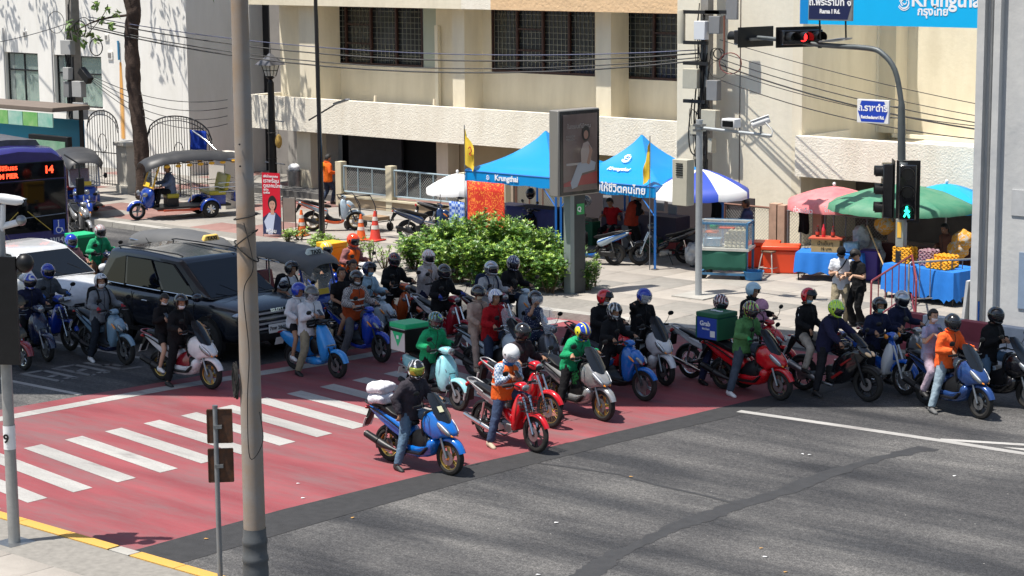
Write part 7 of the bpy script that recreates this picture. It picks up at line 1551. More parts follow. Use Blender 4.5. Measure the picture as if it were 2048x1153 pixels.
# 13 white t-shirt
ride('B13',0,'retro','dark navy retro scooter whose rider wears a white t-shirt',dict(c1=pDB,c2=BLK,rim=STEEL),'rider in white t-shirt with black backpack and black helmet beside the car bonnet',dict(pose='ride',top=WSH,short_sleeve=True,bottom=JD,hel=('open',hK,dict(vis=VISS,up=True)),look=(10,-8),lean=12,pack=BK))
# 14, 15
b,p,l=ride('B14',0,'compact','white and blue scooter with a round white leg guard behind the royal blue one',dict(c1=pLG,c2=pWH,rim=BLK),'rider in pale blue shirt with dark blue helmet and blue mask',dict(pose='ride',top=BLS,bottom=JD,hel=('open',H('navy',(.015,.02,.07)),dict(vis=VISS,up=True)),mask=MASKB,look=(-8,-8),lean=14))
pill(l,0,'bareheaded black haired passenger behind the rider with the blue mask',top=BK,bottom=BK,look=(-10,-15),lean=8)
# 16 17 near the weeds
b,p,l=ride('B16',-2,'retro','white scooter with a yellow delivery box near the weeds',dict(c1=pWH,c2=BLK),'courier in orange vest over a maroon shirt with a glossy orange helmet',dict(pose='ride',top=c_('maroon_shirt',(.28,.12,.12)),vest=ORV,bottom=BK,hel=('full',hOR,dict(vis=VIS)),look=(-4,-14),lean=10),dy=.2)
box('tall yellow delivery box behind the orange vested courier',l,-2,-.64,.80,(.46,.48,.62),mat('box_yellow',(.8,.42,.01),.5,var=.06,vs=3))
ride('B17',-10,'compact','blue scooter half hidden behind the tuk-tuk windscreen',dict(c1=pROY,c2=BLK),'rider in dark jacket with a yellow and white helmet beside the yellow box',dict(pose='ride',top=BK,bottom=KHA,hel=('open',hYW,dict(vis=VIS)),look=(-6,-14),lean=12),dy=.2)
# 18 copper orange
ride('O18',-8,'wave','copper orange underbone motorcycle by the hedge',dict(c1=pORA,c2=pORA,rim=STEEL),'rider in black hooded jacket with black and red helmet on the copper orange bike',dict(pose='ride',top=BK,bottom=BK,hel=('full',hKR,dict(vis=VIS)),look=(-12,-14),lean=8,hood=1))
# 19, 20
ride('B19',-6,'wave','dusty pink underbone motorcycle right beside the hedge',dict(c1=paint('dusty_pink',(.45,.12,.10)),c2=BLK),'rider in pale grey jacket with white and red helmet next to the hedge',dict(pose='ride',top=c_('pale_jacket',(.50,.46,.46)),bottom=NAV,hel=('full',hWR,dict(vis=VIS)),look=(0,-10),lean=6,rhand=(.24,-.12,1.30)))
ride('R20',-8,'wave','crimson underbone motorcycle with a white edged seat in front of the hedge',dict(c1=pDRED,c2=pWH,rim=CHR),'rider all in black with a glossy black helmet and blue gloves',dict(pose='ride',top=BK,bottom=BK,hel=('full',hK,dict(vis=VIS)),look=(-10,-14),lean=14,glove=mat('blue_glove2',(.02,.04,.25),.8)))
# 21 red jacket with passenger
b,p,l=ride('B21',-4,'maxi','light grey scooter with a tall clear windshield carrying a couple',dict(c1=pLG,c2=BLK,screen=2),'rider in red jacket with a white and blue open helmet',dict(pose='ride',top=RDJ,bottom=JD,shoes=SB,hel=('open',hWB,dict(vis=None)),look=(-4,-6),lean=8))
pill(l,-4,'woman passenger in a long beige dress with black helmet, sunglasses and cream mask',top=BEI_,bottom=BEI_,shoes=SG,hel=('half',hK,dict(vis=None)),mask=mat('cream_mask',(.6,.55,.42),.9),look=(-10,-5),lean=4,fem=True,rfoot=(-.16,-.28,.22))
# 22, 23
ride('B22',-6,'wave','maroon underbone motorcycle under the rider with the silver helmet',dict(c1=pMAR,c2=pMAR),'rider in light grey jacket with backpack and plain silver helmet',dict(pose='ride',top=GRL,bottom=BK,hel=('full',hS,dict(vis=VIS)),look=(-4,-8),lean=10,pack=c_('navy_pack',(.02,.03,.07))))
ride('B23',-5,'compact','white and blue scooter under the rider with the navy and white helmet',dict(c1=pLG,c2=pBLU),'rider in black jacket with a navy and white helmet in front of the hedge',dict(pose='ride',top=BK,bottom=JD,hel=('full',hNW,dict(vis=VIS)),look=(-16,-28),lean=16))
# 24 polka dot
ride('B24',-8,'retro','grey scooter with orange lower panel and tall shield, ridden by the polka dot shirt',dict(c1=paint('pewter',(.13,.13,.14),.5),c2=BLK,screen=2),'rider in navy polka dot shirt with black helmet shading the eyes with a hand',dict(pose='call',top=POL,short_sleeve=True,bottom=JD,hel=('open',hK,dict(vis=VISC)),look=(0,-6),lean=8,rhand=(.22,-.12,1.46)))
# 25 silver maxi, rider bent forward
b,p,l=ride('S25',-11,'maxi','silver and black maxi scooter with one gold front wheel',dict(c1=pSIL,c3=BLK,rim=GOLD),'rider in green and grey jacket with a blue and yellow helmet bending over the handlebar',dict(pose='bend',top=GRJ,bottom=BK,shoes=SB,hel=('full',hBY,dict(vis=VIS)),look=(-10,-35),lean=34,rfoot=(.0,-.32,.07)))
q=mount(l,-11,.17); MB().puff([(-.10,-.16,.12),(-.12,.12,.13),(-.02,.17,.11),(.10,.10,.12),(.12,-.14,.12)],.12,.03).build('green_bag',pattern('green_net',(.01,.03,.015),(.03,.3,.06),14,.5),None,loc=(q[0],q[1],.62),rot=(0,0,R(-11)),sub=1,label='green and black bag between the legs of the bent rider',cat='bag')
# 26, 27
ride('C26',-4,'compact','bright blue and black scooter with thin spoked front wheel, right of the silver one',dict(c1=pBLU,c2=BLK,rim=STEEL,sp='spoke'),'rider in black rain jacket with a glossy black helmet and white mask',dict(pose='ride',top=c_('black_shell',(.012,.012,.014),var=.1),bottom=BK,shoes=SB,hel=('full',hKW,dict(vis=None)),mask=MASKW,look=(-6,-22),lean=14))
ride('B27',-6,'compact','red scooter hidden behind the bright blue and black one',dict(c1=pRED,c2=BLK),'rider in black jacket with orange sleeve stripes and a plain red helmet',dict(pose='ride',top=BK,bottom=BK,hel=('open',hR,dict(vis=VISS,up=True)),mask=MASKW,look=(4,-18),lean=12,stripe=mat('orange_stripe',(.8,.12,.02),.6)))
# 28 white nmax, phone on ear
b,p,l=ride('N28',-20,'maxi','white maxi scooter with black footwell at the kerb side',dict(c1=pWH,c3=BLK,rim=DKM),'rider in black jacket with blue helmet and mask holding a phone to the ear',dict(pose='call',top=BK,bottom=BK,shoes=SB,hel=('open',hB,dict(vis=VISC)),mask=MASKW,look=(0,-14),lean=10))
# 29 red maxi with box
b,p,l=ride('R29',-6,'maxi','glossy red maxi scooter with a green lidded blue delivery box',dict(c1=pRED,c3=BLK,rim=mat('bronze_rim',(.12,.09,.06),.35,.8)),'rider in sage green jacket with a pink and black helmet and white sneakers',dict(pose='ride',top=OLG,bottom=c_('washed_jeans',(.07,.09,.12)),shoes=SW,hel=('full',hPK,dict(vis=VIS)),look=(-8,-30),lean=12,glove=mat('green_glove',(.02,.3,.08),.8),rfoot=(-.04,-.36,.07)))
t=box('dark green lidded delivery box with blue sides on the red scooter',l,-6,-.68,.92,(.50,.52,.48),mat('box_blue',(.015,.05,.32),.5),mat('box_deep_green',(.01,.10,.045),.6),mat('box_deep_green',(.01,.10,.045),.6)); text('Grab',.12,WL,t,(-.04,-.268,.28),bold=.003); text('FoodPanda' if False else 'kitchen',.06,WL,t,(-.02,-.268,.19)); bx('white_label',(.14,-.266,.11),(.11,.008,.11),WHT,t); text('Grab',.14,WL,t,(0,0,.486),rot=(0,0,0),bold=.003)
# 30 behind
ride('W30',-4,'wave','white and red underbone motorcycle with spoked rear wheel at the far side',dict(c1=pRED,c2=pWH,rim=CHR,sp='spoke'),'rider in black track jacket with white shoulder stripes and a black, red and white helmet',dict(pose='bend',top=BK,bottom=NAV,hel=('full',hRW,dict(vis=VIS)),look=(-8,-32),lean=28,stripe=mat('white_stripe',(.7,.7,.72),.6)))
# 31 red with child
b,p,l=ride('B31',-4,'compact','red scooter carrying a man and a child in pink',dict(c1=pRED,c2=pMAR),'bearded rider in black with a pale blue helmet, a child in pink before him',dict(pose='ride',top=BK,bottom=BK,hel=('open',hLB,dict(vis=None)),look=(0,-14),lean=10,scarf=BK))
pk_=c_('pink_fleece',(.62,.32,.45)); person('small child in pink hat, pink jacket and white mask sitting before a rider',mount(l,-4,.2),-4,'pillion',top=pk_,bottom=pk_,shoes=pk_,hip=(-.02,0,.80),s=.62,mask=MASKW,hair=False,hel=('half',pk_,dict(vis=None,s=.95)),look=(-5,-12),lean=6,skin=SKL,rhand=(.14,-.14,1.0),lhand=(.14,.14,1.0),rfoot=(.22,-.16,.52),lfoot=(.22,.16,.52))
# 32 sport bike pair
b,p,l=ride('S32',-4,'sport','black sport motorcycle with full fairing and red trim',dict(c1=pBK,rim=BLK),'rider in navy windbreaker with a neon yellow and blue helmet on the black sport bike',dict(pose='ride',top=c_('navy_windbreaker',(.02,.02,.05),var=.1),bottom=c_('black_chinos',(.02,.02,.024)),shoes=SB,hel=('full',hNE,dict(vis=VIS)),look=(-4,-26),lean=20,hip=(-.14,0,.90),rfoot=(-.10,-.34,.07),lfoot=(-.1,.24,.38)))
pill(l,-4,'passenger in black track jacket and beige trousers with a red helmet, on the sport bike',top=BK,bottom=c_('stone_trousers',(.38,.33,.28)),shoes=SB,hel=('open',hR,dict(vis=VISS,up=True)),mask=MASKB,look=(-8,-20),lean=8,hip=(-.62,0,1.06),stripe=mat('white_stripe',(.7,.7,.72),.6),rfoot=(-.40,-.26,.45),pack=None)
# 33 cub, 34
ride('H33',-14,'cub','classic blue and white cub motorcycle with wire wheels',dict(c1=pCUB,c3=WHT,rim=CHR,sp='spoke'),'rider in navy jacket with white shoulder stripes, black helmet and teal mask',dict(pose='ride',top=NAV,bottom=BK,shoes=SB,hel=('open',hK,dict(vis=None)),mask=MASKT,look=(-4,-8),lean=10,stripe=mat('white_stripe',(.7,.7,.72),.6)))
ride('B34',-8,'compact','grey scooter half hidden behind the blue and white cub',dict(c1=pSIL,c2=BLK),'rider in dark jacket with a silver helmet behind the cub rider',dict(pose='ride',top=NAV,bottom=BK,hel=('full',hS,dict(vis=VISS)),look=(-14,-28),lean=14),dx=.1)
# 35 metallic blue maxi
b,p,l=ride('N35',-17,'maxi','metallic dark blue maxi scooter at the right front of the pack',dict(c1=pMB,c3=BLK,rim=DKM),'rider in bright orange jacket and pale jeans with a black helmet',dict(pose='ride',top=ORJ,bottom=c_('pale_jeans',(.28,.36,.42)),shoes=mat('grey_shoe',(.12,.12,.12),.8),hel=('full',hK,dict(vis=VISS)),look=(-6,-12),lean=10,rfoot=(.0,-.36,.07),rhand=(.26,-.10,1.02)))
p2=pill(l,-17,'bareheaded passenger in lavender shirt with a white mask looking at a phone',top=LAV,short_sleeve=True,bottom=c_('lilac_trousers',(.42,.33,.40)),shoes=SB,skin=SKL,mask=MASKW,look=(6,-10),lean=2,rhand=(-.16,-.12,1.28),lhand=(-.18,.08,1.24),rfoot=(-.30,-.28,.30))
phone(dict(H=[Vector((-.14,-.06,1.3))]*2),'phone held by the passenger in the lavender shirt',l,-17)
# 36 right edge
ride('B36',-8,'maxi','black scooter cut by the right edge of the picture',dict(c1=pBK,c3=BLK),'rider in black jacket and blue jeans with a glossy black helmet at the right edge',dict(pose='phone',top=BK,bottom=c_('mid_jeans',(.09,.16,.25)),shoes=SB,hel=('full',hK,dict(vis=VISS)),look=(-10,-14),lean=8,rfoot=(.05,-.36,.07)),dy=-.2)
# ---------------- vehicles
car('suv','dark midnight blue sport utility vehicle with chrome grille behind the white scooter',(-32.45,27.25),-3,paint('dark_navy',(.007,.010,.018)))
car('parked_car','white hatchback behind the blue underbone, its bonnet beside the riders',(-38.0,27.35),-4,paint('car_white',(.62,.63,.64)),False)
bus((-42.3,30.1),-12)
CANV=mat('canopy_grey',(.10,.10,.10),.55,var=.2,vs=2); CANB=mat('canopy_black',(.04,.04,.042),.5,var=.3,vs=3)
TB1=paint('tuk_blue',(.01,.05,.33)); SEATR=mat('seat_maroon',(.2,.01,.02),.4); SEATY=mat('seat_olive_yellow',(.42,.36,.02),.3,coat=.4)
t=tuktuk('tuk-tuk with a grey canopy and a yellow TAXI sign behind the dark car',(-34.95,29.35),-3,TB1,mat('trim_green',(.02,.25,.1),.4),CANV,SEATR,'TAXI',mat('sign_yellow',(.75,.5,.12),.5)); t.scale=(.88,.88,.88)
t=tuktuk('tuk-tuk with a grey canopy and a white TAXI sign right of the foreground mast',(-31.75,29.35),-3,TB1,TB1,CANV,SEATR,'TAXI',mat('sign_white',(.6,.65,.6),.5)); t.scale=(.88,.88,.88)
t=tuktuk('parked tuk-tuk with yellow seats, black canopy and a driver inside, facing the road',((-47.55,39.01)),-112,TB1,mat('trim_yellow',(.75,.42,.03),.4),CANB,SEATY); t.scale=(.92,)*3; tk1=t
MB().lathe([(0,.1),(.1,.09),(.17,.03),(.17,0)],16,(.62,0,1.80)).build('roof_lamp',WHT,t)
t=tuktuk('parked tuk-tuk with maroon seats behind the bus, its blue nose turned right',((-50.08,37.74)),-28,TB1,mat('trim_silver',(.4,.4,.42),.4,.5),CANB,SEATR); t.scale=(.92,)*3
a=tk1.rotation_euler.z; 
person('tuk-tuk driver in a grey blue shirt seated inside the yellow seated tuk-tuk',(tk1.location.x,tk1.location.y),-112,'sit',top=c_('driver_shirt',(.16,.2,.3)),bottom=BK,hip=(.02,0,.78),look=(20,-8),lean=6,z=.14,s=.92,rhand=(.42,-.3,.95),lhand=(.42,.3,.95),rfoot=(.5,-.2,.42),lfoot=(.5,.2,.42),group='people on the pavement')

GP='people on the pavement'
def ppl(lab,px,yaw,**k): k.setdefault('group',GP); k.setdefault('z',PZ); return person(lab,px,yaw,**k)
p=ppl('man in white t-shirt, khaki trousers and black cap typing on a phone',(-23.3,36.46),-60,pose='stand',top=WSH,short_sleeve=True,bottom=KHA,shoes=SB,hair=False,cap=BK,look=(0,-42),lean=6,s=.97,skin=SKL)
tb('bag_strap',[p['sp'][2]+Vector((.10,.12,.12)),p['sp'][2]+Vector((.155,.02,-.05)),p['sp'][1]+Vector((.16,-.12,.0)),p['sp'][0]+Vector((.0,-.19,.1))],.018,BK,p['obj'],6,smooth=4,flat=.6)
pq=(-23.3,36.46); aa=R(-60); hx=(p['H'][0]+p['H'][1])/2; o=bx('phone',(0,0,0),(.075,.15,.012),GLOSSB,None,loc=(pq[0]+(hx.x+.06)*math.cos(aa)-hx.y*math.sin(aa),pq[1]+(hx.x+.06)*math.sin(aa)+hx.y*math.cos(aa),PZ+hx.z+.03),label='phone in the hands of the man in the white t-shirt',cat='phone',rot=(0,-.4,aa))
ppl('woman in black dress and black cap standing beside the man in the white t-shirt',(-22.9,36.5),-110,pose='stand',top=BK,short_sleeve=True,bottom=c_('black_wide_trousers',(.01,.01,.011)),shoes=SB,cap=BK,hair=True,look=(-6,-40),lean=6,s=.95,skin=SKL,fem=True,skirt=True,rhand=(.34,-.16,1.02),lhand=(.30,.10,1.05))
ppl('traffic worker in orange reflective vest seen from behind by the fence post',(-46.26,43.93),75,pose='walk',top=ORV,vest=c_('vest_orange',(.8,.16,.02)),bottom=JD,shoes=SB,look=(0,-20),lean=2,s=.88,lhand=(.2,.2,.9),rhand=(.2,-.2,.9))
q_=(-46.26,43.93); bx('back_label',(0,0,0),(.22,.015,.13),mat('hi_vis_yellow',(.7,.8,.02),.5),[o for o in C.objects if o.name.startswith('person') and o.get('label','').startswith('traffic worker')][0],loc=(-.175,0,1.22),rot=(0,0,R(90)))
ppl('vendor with short black hair in blue shirt behind the glass cart',((-29.6,0.23)[0],42.1),200,pose='stand',top=c_('vendor_blue',(.05,.07,.16)),bottom=BK,look=(20,-10),lean=2,s=.92,skin=SKD)
ppl('seated person in red shirt in the shade of the right tent',(-33.95,42.23),-80,pose='sit',top=RDJ,short_sleeve=True,bottom=BK,hip=(-.1,0,.55),look=(0,-30),lean=14,s=.92)
ppl('standing worker with reflective stripes bending under the right tent',(-32.75,41.54),60,pose='stand',top=BK,vest=c_('vest_red',(.35,.04,.02)),bottom=BK,look=(0,-40),lean=22,s=.95)
ppl('seated person in orange vest with a blue cap under the right tent',(-32.81,43.7),-60,pose='sit',top=ORV,bottom=BK,hip=(-.1,0,.52),look=(0,-35),lean=16,s=.92,cap=c_('cap_blue',(.02,.06,.35)),hair=False)
ppl('seated worker with a reflective sash left of the orange vest',(-33.41,43.8),-90,pose='sit',top=NAV,bottom=BK,hip=(-.1,0,.52),look=(0,-30),lean=14,s=.92)
ppl('garland seller seated behind the second blue table',((-24.33,0.69)[0],42.4),-110,pose='sit',top=c_('seller_brown',(.16,.07,.05)),bottom=BK,hip=(-.1,0,.62),look=(0,-20),lean=10,s=.95,skin=SKD)
# ---------------- parked motorcycles
def parked(kind,lab,p,yaw,**k): b=motorbike(kind,lab,p,yaw,group='motorcycles parked on the pavement',stand=True,**k); b.location.z=PZ; b.scale=(.93,)*3; return b
parked('compact','parked orange and grey blue scooter beside the slim black pole',((-41.94,39.86)[0],(-41.94,39.86)[1]),48,c1=pLG,c2=paint('vivid_orange',(.72,.10,.01)),rim=GOLD)
parked('compact','parked dark blue scooter with a long black seat at the left end of the hedge',(-38.54,40.1),42,c1=paint('deep_blue',(.015,.04,.12)),c2=BLK,rim=DKM)
parked('compact','white and blue scooter parked with its nose by the advertising post',(-32.38,39.75),-160,c1=pLG,c2=pBLU)
parked('wave','black underbone motorcycle parked at the tent pole, front wheel turned to the road',(-31.05,40.81),-128,c1=pBK,c2=pBK,rim=BLK,sp='spoke')
parked('compact','dark scooter in the shade of the left tent behind the hedge',(-35.62,41.48),-100,c1=pBK,c2=BLK)
parked('wave','black motorcycle behind the parked dark blue scooter',(-39.17,41.65),60,c1=pDB,c2=BLK)
q=(-34.74,42.18); PB=thing('helmet','silver helmet resting on the mirror of the white and blue parked scooter','helmet',(q[0],q[1],1.15)); helmet(PB,Vector((0,0,.1)),frame((-.3,-1,-.2),(0,0,1)),'full',hWG,vis=VIS)
q=(-36.46,41.98); PB=thing('helmet','black helmet hanging in the shade of the left tent','helmet',(q[0],q[1],1.25)); helmet(PB,Vector((0,0,.1)),frame((.6,-1,-.2),(0,0,1)),'full',hK,vis=VIS)
motorbike('compact','dark motorcycle nose showing at the corner of the bus',(-46.88,35.22),-20,c1=pSIL,c2=BLK).location.z=.01
# ---------------- trolley
tq=(-41.24,40.65); tr_=thing('hand_trolley','low dark metal hand trolley with tall bent handles between cones and parked scooter','trolley',(*tq,PZ),R(-4)); mb=MB()
for s in(-1,1): mb.tube([(-.65,s*.3,.3),(.75,s*.3,.3)],.018,5)
for x in(-.65,-.3,.05,.4,.75): mb.tube([(x,-.3,.3),(x,.3,.3)],.014,5)
mb.build('bed_frame',BROWN if 0 else DKM,tr_); mb=MB()
for x0,x1 in((-.65,-.95),(.0,-.2)):
    for s in(-1,1): mb.tube([(x0,s*.28,.3),(x0+.02,s*.28,.62),(x1,s*.28,.92)],.014,5,smooth=3)
    mb.tube([(x1,-.28,.92),(x1,.28,.92)],.014,5)
mb.tube([(0,-.3,.3),(0,-.3,.6),(.75,-.3,.6),(.75,-.3,.3)],.012,5).tube([(0,.3,.3),(0,.3,.6),(.75,.3,.6),(.75,.3,.3)],.012,5); mb.build('handles',DKM,tr_)
for x,y in((-.5,-.3),(-.5,.3),(.6,-.3),(.6,.3)): MB().lathe([(.02,-.02),(.12,-.025),(.12,.025),(.02,.02)],14,(x,y,.12),'y').build('wheel',RUB,tr_)
bx('crate',(.35,0,.36),(.6,.5,.1),mat('cardboard',(.3,.2,.12),.8),tr_)
# shaded stores under the left tent
drape('striped_cover','dark blue striped cover over goods inside the left tent','cover',(-36.64,0.73)[0],(-34.96,0.87)[0],41.2,.3,(-35.98,1.11)[1],pattern('navy_stripes',(.01,.01,.05),(.05,.07,.25),9,.5,'x'),.06,4)
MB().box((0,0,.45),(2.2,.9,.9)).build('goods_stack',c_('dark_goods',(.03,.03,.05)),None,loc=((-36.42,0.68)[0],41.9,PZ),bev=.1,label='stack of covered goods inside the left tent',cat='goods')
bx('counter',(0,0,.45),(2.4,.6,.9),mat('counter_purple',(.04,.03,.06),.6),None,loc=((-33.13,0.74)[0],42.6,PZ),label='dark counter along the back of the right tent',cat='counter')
for k,(px,py) in enumerate(((-34.69,1.17),(-32.96,1.26),(-32.56,1.16))): bx('notice_sheet',(0,0,0),(.28,.01,.36),mat('notice_paper',(.4,.4,.42),.8),None,loc=(px,43.0,py),label=('small notice sheet at the back left of the right tent','notice sheet in the middle of the right tent back','notice sheet at the back right of the right tent')[k],cat='notice')
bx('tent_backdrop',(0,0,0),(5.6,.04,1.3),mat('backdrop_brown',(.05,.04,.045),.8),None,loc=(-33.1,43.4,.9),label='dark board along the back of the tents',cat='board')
random.seed(17)
for k in range(9):
    px=-36.6+k*.66+random.uniform(-.1,.1); cmx=[mat('crate_green',(.02,.12,.06),.6),mat('crate_red2',(.25,.03,.03),.6),mat('crate_grey',(.12,.12,.13),.6)][k%3]; hh_=random.choice((.32,.5,.62))
    t=thing('plastic_crate',('green','red','grey')[k%3]+' plastic crate, '+('first','second','third','fourth','fifth','sixth','seventh','eighth','ninth')[k]+' from the left in the row at the back of the tents','crate',(px,42.25,PZ),random.uniform(-.2,.2),'crates at the back of the tents'); bx('crate_body',(0,0,hh_/2),(.46,.34,hh_),cmx,t,bev=.02); bx('crate_content',(0,0,hh_+.03),(.38,.27,.08),mat('crate_content',(.2,.17,.14),.8,var=.6,vs=14),t,bev=.02)
# ---------------- glass food cart
gq=(-28.78,40.09); gc=thing('food_cart','glass sided food cart with a blue frame holding bagged steamed snacks','food cart',(*gq,PZ),R(24)); CBL=mat('cart_blue',(.05,.16,.30),.5,var=.25,vs=5); CW=mat('cart_white',(.5,.5,.46),.5,var=.2,vs=5)
w_,d_,z0,z1=.56,.36,.72,1.30
f=MB()
for x in(-w_,w_):
    for y in(-d_,d_): f.box((x,y,(z0+z1)/2),(.05,.05,z1-z0)); 
for x in(-w_,w_): f.box((x,0,z1),(.05,2*d_-.05,.05)).box((x,0,.12),(.05,2*d_-.05,.05))
for y in(-d_,d_): f.box((0,y,z1),(2*w_-.05,.05,.05)).box((0,y,.12),(2*w_-.05,.05,.05))
for x in(-w_,w_):
    for y in(-d_,d_): f.box((x,y,.37),(.05,.05,.62))
f.build('frame',CBL,gc); bx('tray',(0,0,z0-.02),(2*w_+.1,2*d_+.1,.06),CW,gc); bx('top_rim',(0,0,z1+.04),(2*w_+.06,.05,.03),CW,gc)
for y in(-d_-.0,d_): bx('glass_pane',(0,y,(z0+z1)/2),(2*w_-.06,.006,z1-z0-.06),CLR,gc)
for x in(-w_,w_): bx('glass_pane',(x,0,(z0+z1)/2),(.006,2*d_-.06,z1-z0-.06),CLR,gc)
bx('glass_top',(0,0,z1+.01),(2*w_-.06,2*d_-.06,.006),CLR,gc)
random.seed(4); snk=mat('snack_cream',(.5,.46,.3),.6,var=.3,vs=20); sm_=MB().ell((0,0,0),(.055,.05,.042),n=8,k=5).mesh('snack_bag',snk)
for i in range(5):
    for j in range(4):
        for k in range(5-(i==0)): o=put('snack_bag',sm_,gc,(.05+i*.10,-.26+j*.16,z0+.05+k*.085)); o.rotation_euler=(random.random(),random.random(),random.random())
bx('water_pack',(-.30,-.1,z0+.12),(.42,.3,.2),mat('water_blue',(.08,.25,.4),.2,var=.5,vs=14,col2=(.3,.4,.45)),gc,bev=.03); bx('orange_tray',(-.36,.05,z0+.33),(.3,.2,.05),ORC,gc,bev=.01); bx('red_scoop',(.02,.0,z0+.44),(.36,.16,.04),mat('scoop_red',(.65,.1,.04),.5),gc,bev=.01); MB().ell((-.3,0,z0+.47),(.10,.08,.09)).build('green_bowl',mat('bowl_green',(.02,.3,.15),.5),gc)
drape('green_cloth',None,None,-w_,w_,-d_-.03,.22,z0-.04,mat('cart_green',(.01,.09,.06),.8),.02,5,par=gc)
for x in(-w_+.1,w_-.1):
    for y in(-.3,.3): MB().lathe([(0,-.02),(.075,-.02),(.075,.02),(0,.02)],12,(x,y,.075),'y').build('wheel',RUB,gc)
def lobj(nm,lab,cat,p,z=PZ,rz=0,g=None): return thing(nm,lab,cat,(p[0],p[1],z),R(rz),g)
bq=(-28.03,40.13); t=lobj('basin','round blue plastic basin on the ground by the food cart','basin',bq); MB().lathe([(0,.01),(.19,.01),(.235,.2),(.25,.2),(.25,.215),(.225,.21),(.18,.03),(0,.03)],24).build('bowl',mat('basin_blue',(.02,.16,.38),.4),t)
sq=(-28.32,41.22); t=lobj('stool','brown topped stool with white metal legs beside the blue basin','stool',sq); bx('seat',(0,0,.52),(.32,.32,.04),mat('stool_brown',(.2,.13,.08),.6,var=.3,vs=6),t,bev=.01)
for x,y in((-1,-1),(1,-1),(1,1),(-1,1)): tb('leg',[(x*.20,y*.20,0),(x*.13,y*.13,.48),(x*.06,y*.06,.50)],.014,CW,t,6,smooth=3)
tb('foot_ring',[(-.18,-.18,.14),(.18,-.18,.14),(.18,.18,.14),(-.18,.18,.14),(-.18,-.18,.14)],.011,CW,t,6)
OB=mat('bin_orange',(.85,.07,.015),.4,var=.05,vs=3)
for lab,px,rz,s in (('large orange cool box with a lid right of the stool',(-28.2,41.51),30,1.0),('orange cool box behind the glass cart',(-29.03,41.92),28,.95)):
    t=lobj('cool_box',lab,'cool box',px,rz=rz,g='orange cool boxes'); bx('body',(0,0,.27*s),(.78*s,.5*s,.54*s),OB,t,bev=.03,taper=(1.08,1.08)); bx('lid',(0,0,.60*s),(.90*s,.58*s,.10*s),OB,t,bev=.02)
# drinks table
def table(lab,p0,p1,dep,h,drop,m,rz):
    cx_,cy_=(p0[0]+p1[0])/2,(p0[1]+p1[1])/2; w=math.hypot(p1[0]-p0[0],p1[1]-p0[1]); a=math.atan2(p1[1]-p0[1],p1[0]-p0[0]); t=thing('folding_table',lab,'table',(cx_,cy_,PZ),a,'cloth covered tables')
    bx('tabletop',(0,dep/2,h),(w,dep,.03),ALU,t)
    for x in(-w/2+.04,w/2-.04):
        for y in(.04,dep-.04): tb('leg',[(x,y,0),(x,y,h-.02)],.016,DKM,t,6)
    return t,w,a,(cx_,cy_)
TC=mat('tablecloth_blue',(.01,.17,.60),.7,var=.1,vs=4,bump=.4,bs=8)
def clothcover(lab,t,w,a,c,dep,h,drop,ragged=0):
    mb=MB(); n=26; hw=w/2+.02
    top=[(-hw,-.02),(hw,-.02),(hw,dep+.02),(-hw,dep+.02)]; rim=[]
    for (x0,y0),(x1,y1) in zip(top,top[1:]+top[:1]):
        for j in range(n): u=j/n; rim.append((x0+(x1-x0)*u,y0+(y1-y0)*u))
    r0=[Vector((x,y,h+.022)) for x,y in rim]; r1=[];r2=[]
    for i,(x,y) in enumerate(rim):
        cx_=x/(hw); s=.025*math.sin(i*1.1)+.02*math.sin(i*.47); ox=(1 if x>=hw-1e-3 else -1 if x<=-hw+1e-3 else 0); oy=(1 if y>=dep+.02-1e-3 else -1 if y<=-.02+1e-3 else 0); r1.append(Vector((x+ox*(.02+s*.4),y+oy*(.02+s*.4),h-.10))); r2.append(Vector((x+ox*(.04+s),y+oy*(.04+s),h-drop+.03*math.sin(i*.8)+ragged*random.uniform(-.06,.06))))
    mb.rings([r2,r1,r0],0,False); o=len(mb.v); mb.add([tuple(q) for q in r0],[tuple(range(len(r0)))]); ob=mb.build('tablecloth',TC,None,loc=(c[0],c[1],PZ),rot=(0,0,a),ang=60); tag(ob,lab,'tablecloth'); return ob
a_,b_=(-27.26,40.75),(-25.87,41.32)
t,w,a,c=table('folding table with drinks under the pink parasol',(a_[0],a_[1]),(b_[0],b_[1]),.75,.62,.42,TC,0); clothcover('bright blue cloth on the drinks table under the pink parasol',t,w,a,c,.75,.62,.44)
def on(c,a,x,y): return (c[0]+x*math.cos(a)-y*math.sin(a),c[1]+x*math.sin(a)+y*math.cos(a))
q=on(c,a,-.12,.36); t=thing('carton','tan cardboard carton with a red lid holding bottles on the drinks table','carton',(q[0],q[1],PZ+.645),a); bx('box',(0,0,.15),(.66,.38,.3),mat('carton_tan',(.48,.31,.12),.8,var=.15,vs=5),t); bx('lid',(0,0,.315),(.78,.46,.03),mat('lid_red',(.45,.08,.04),.6),t); text('น้ำเย็นๆ',.12,BLK,t,(0,-.196,.20)); text('10 บาท',.09,BLK,t,(.02,-.196,.08))
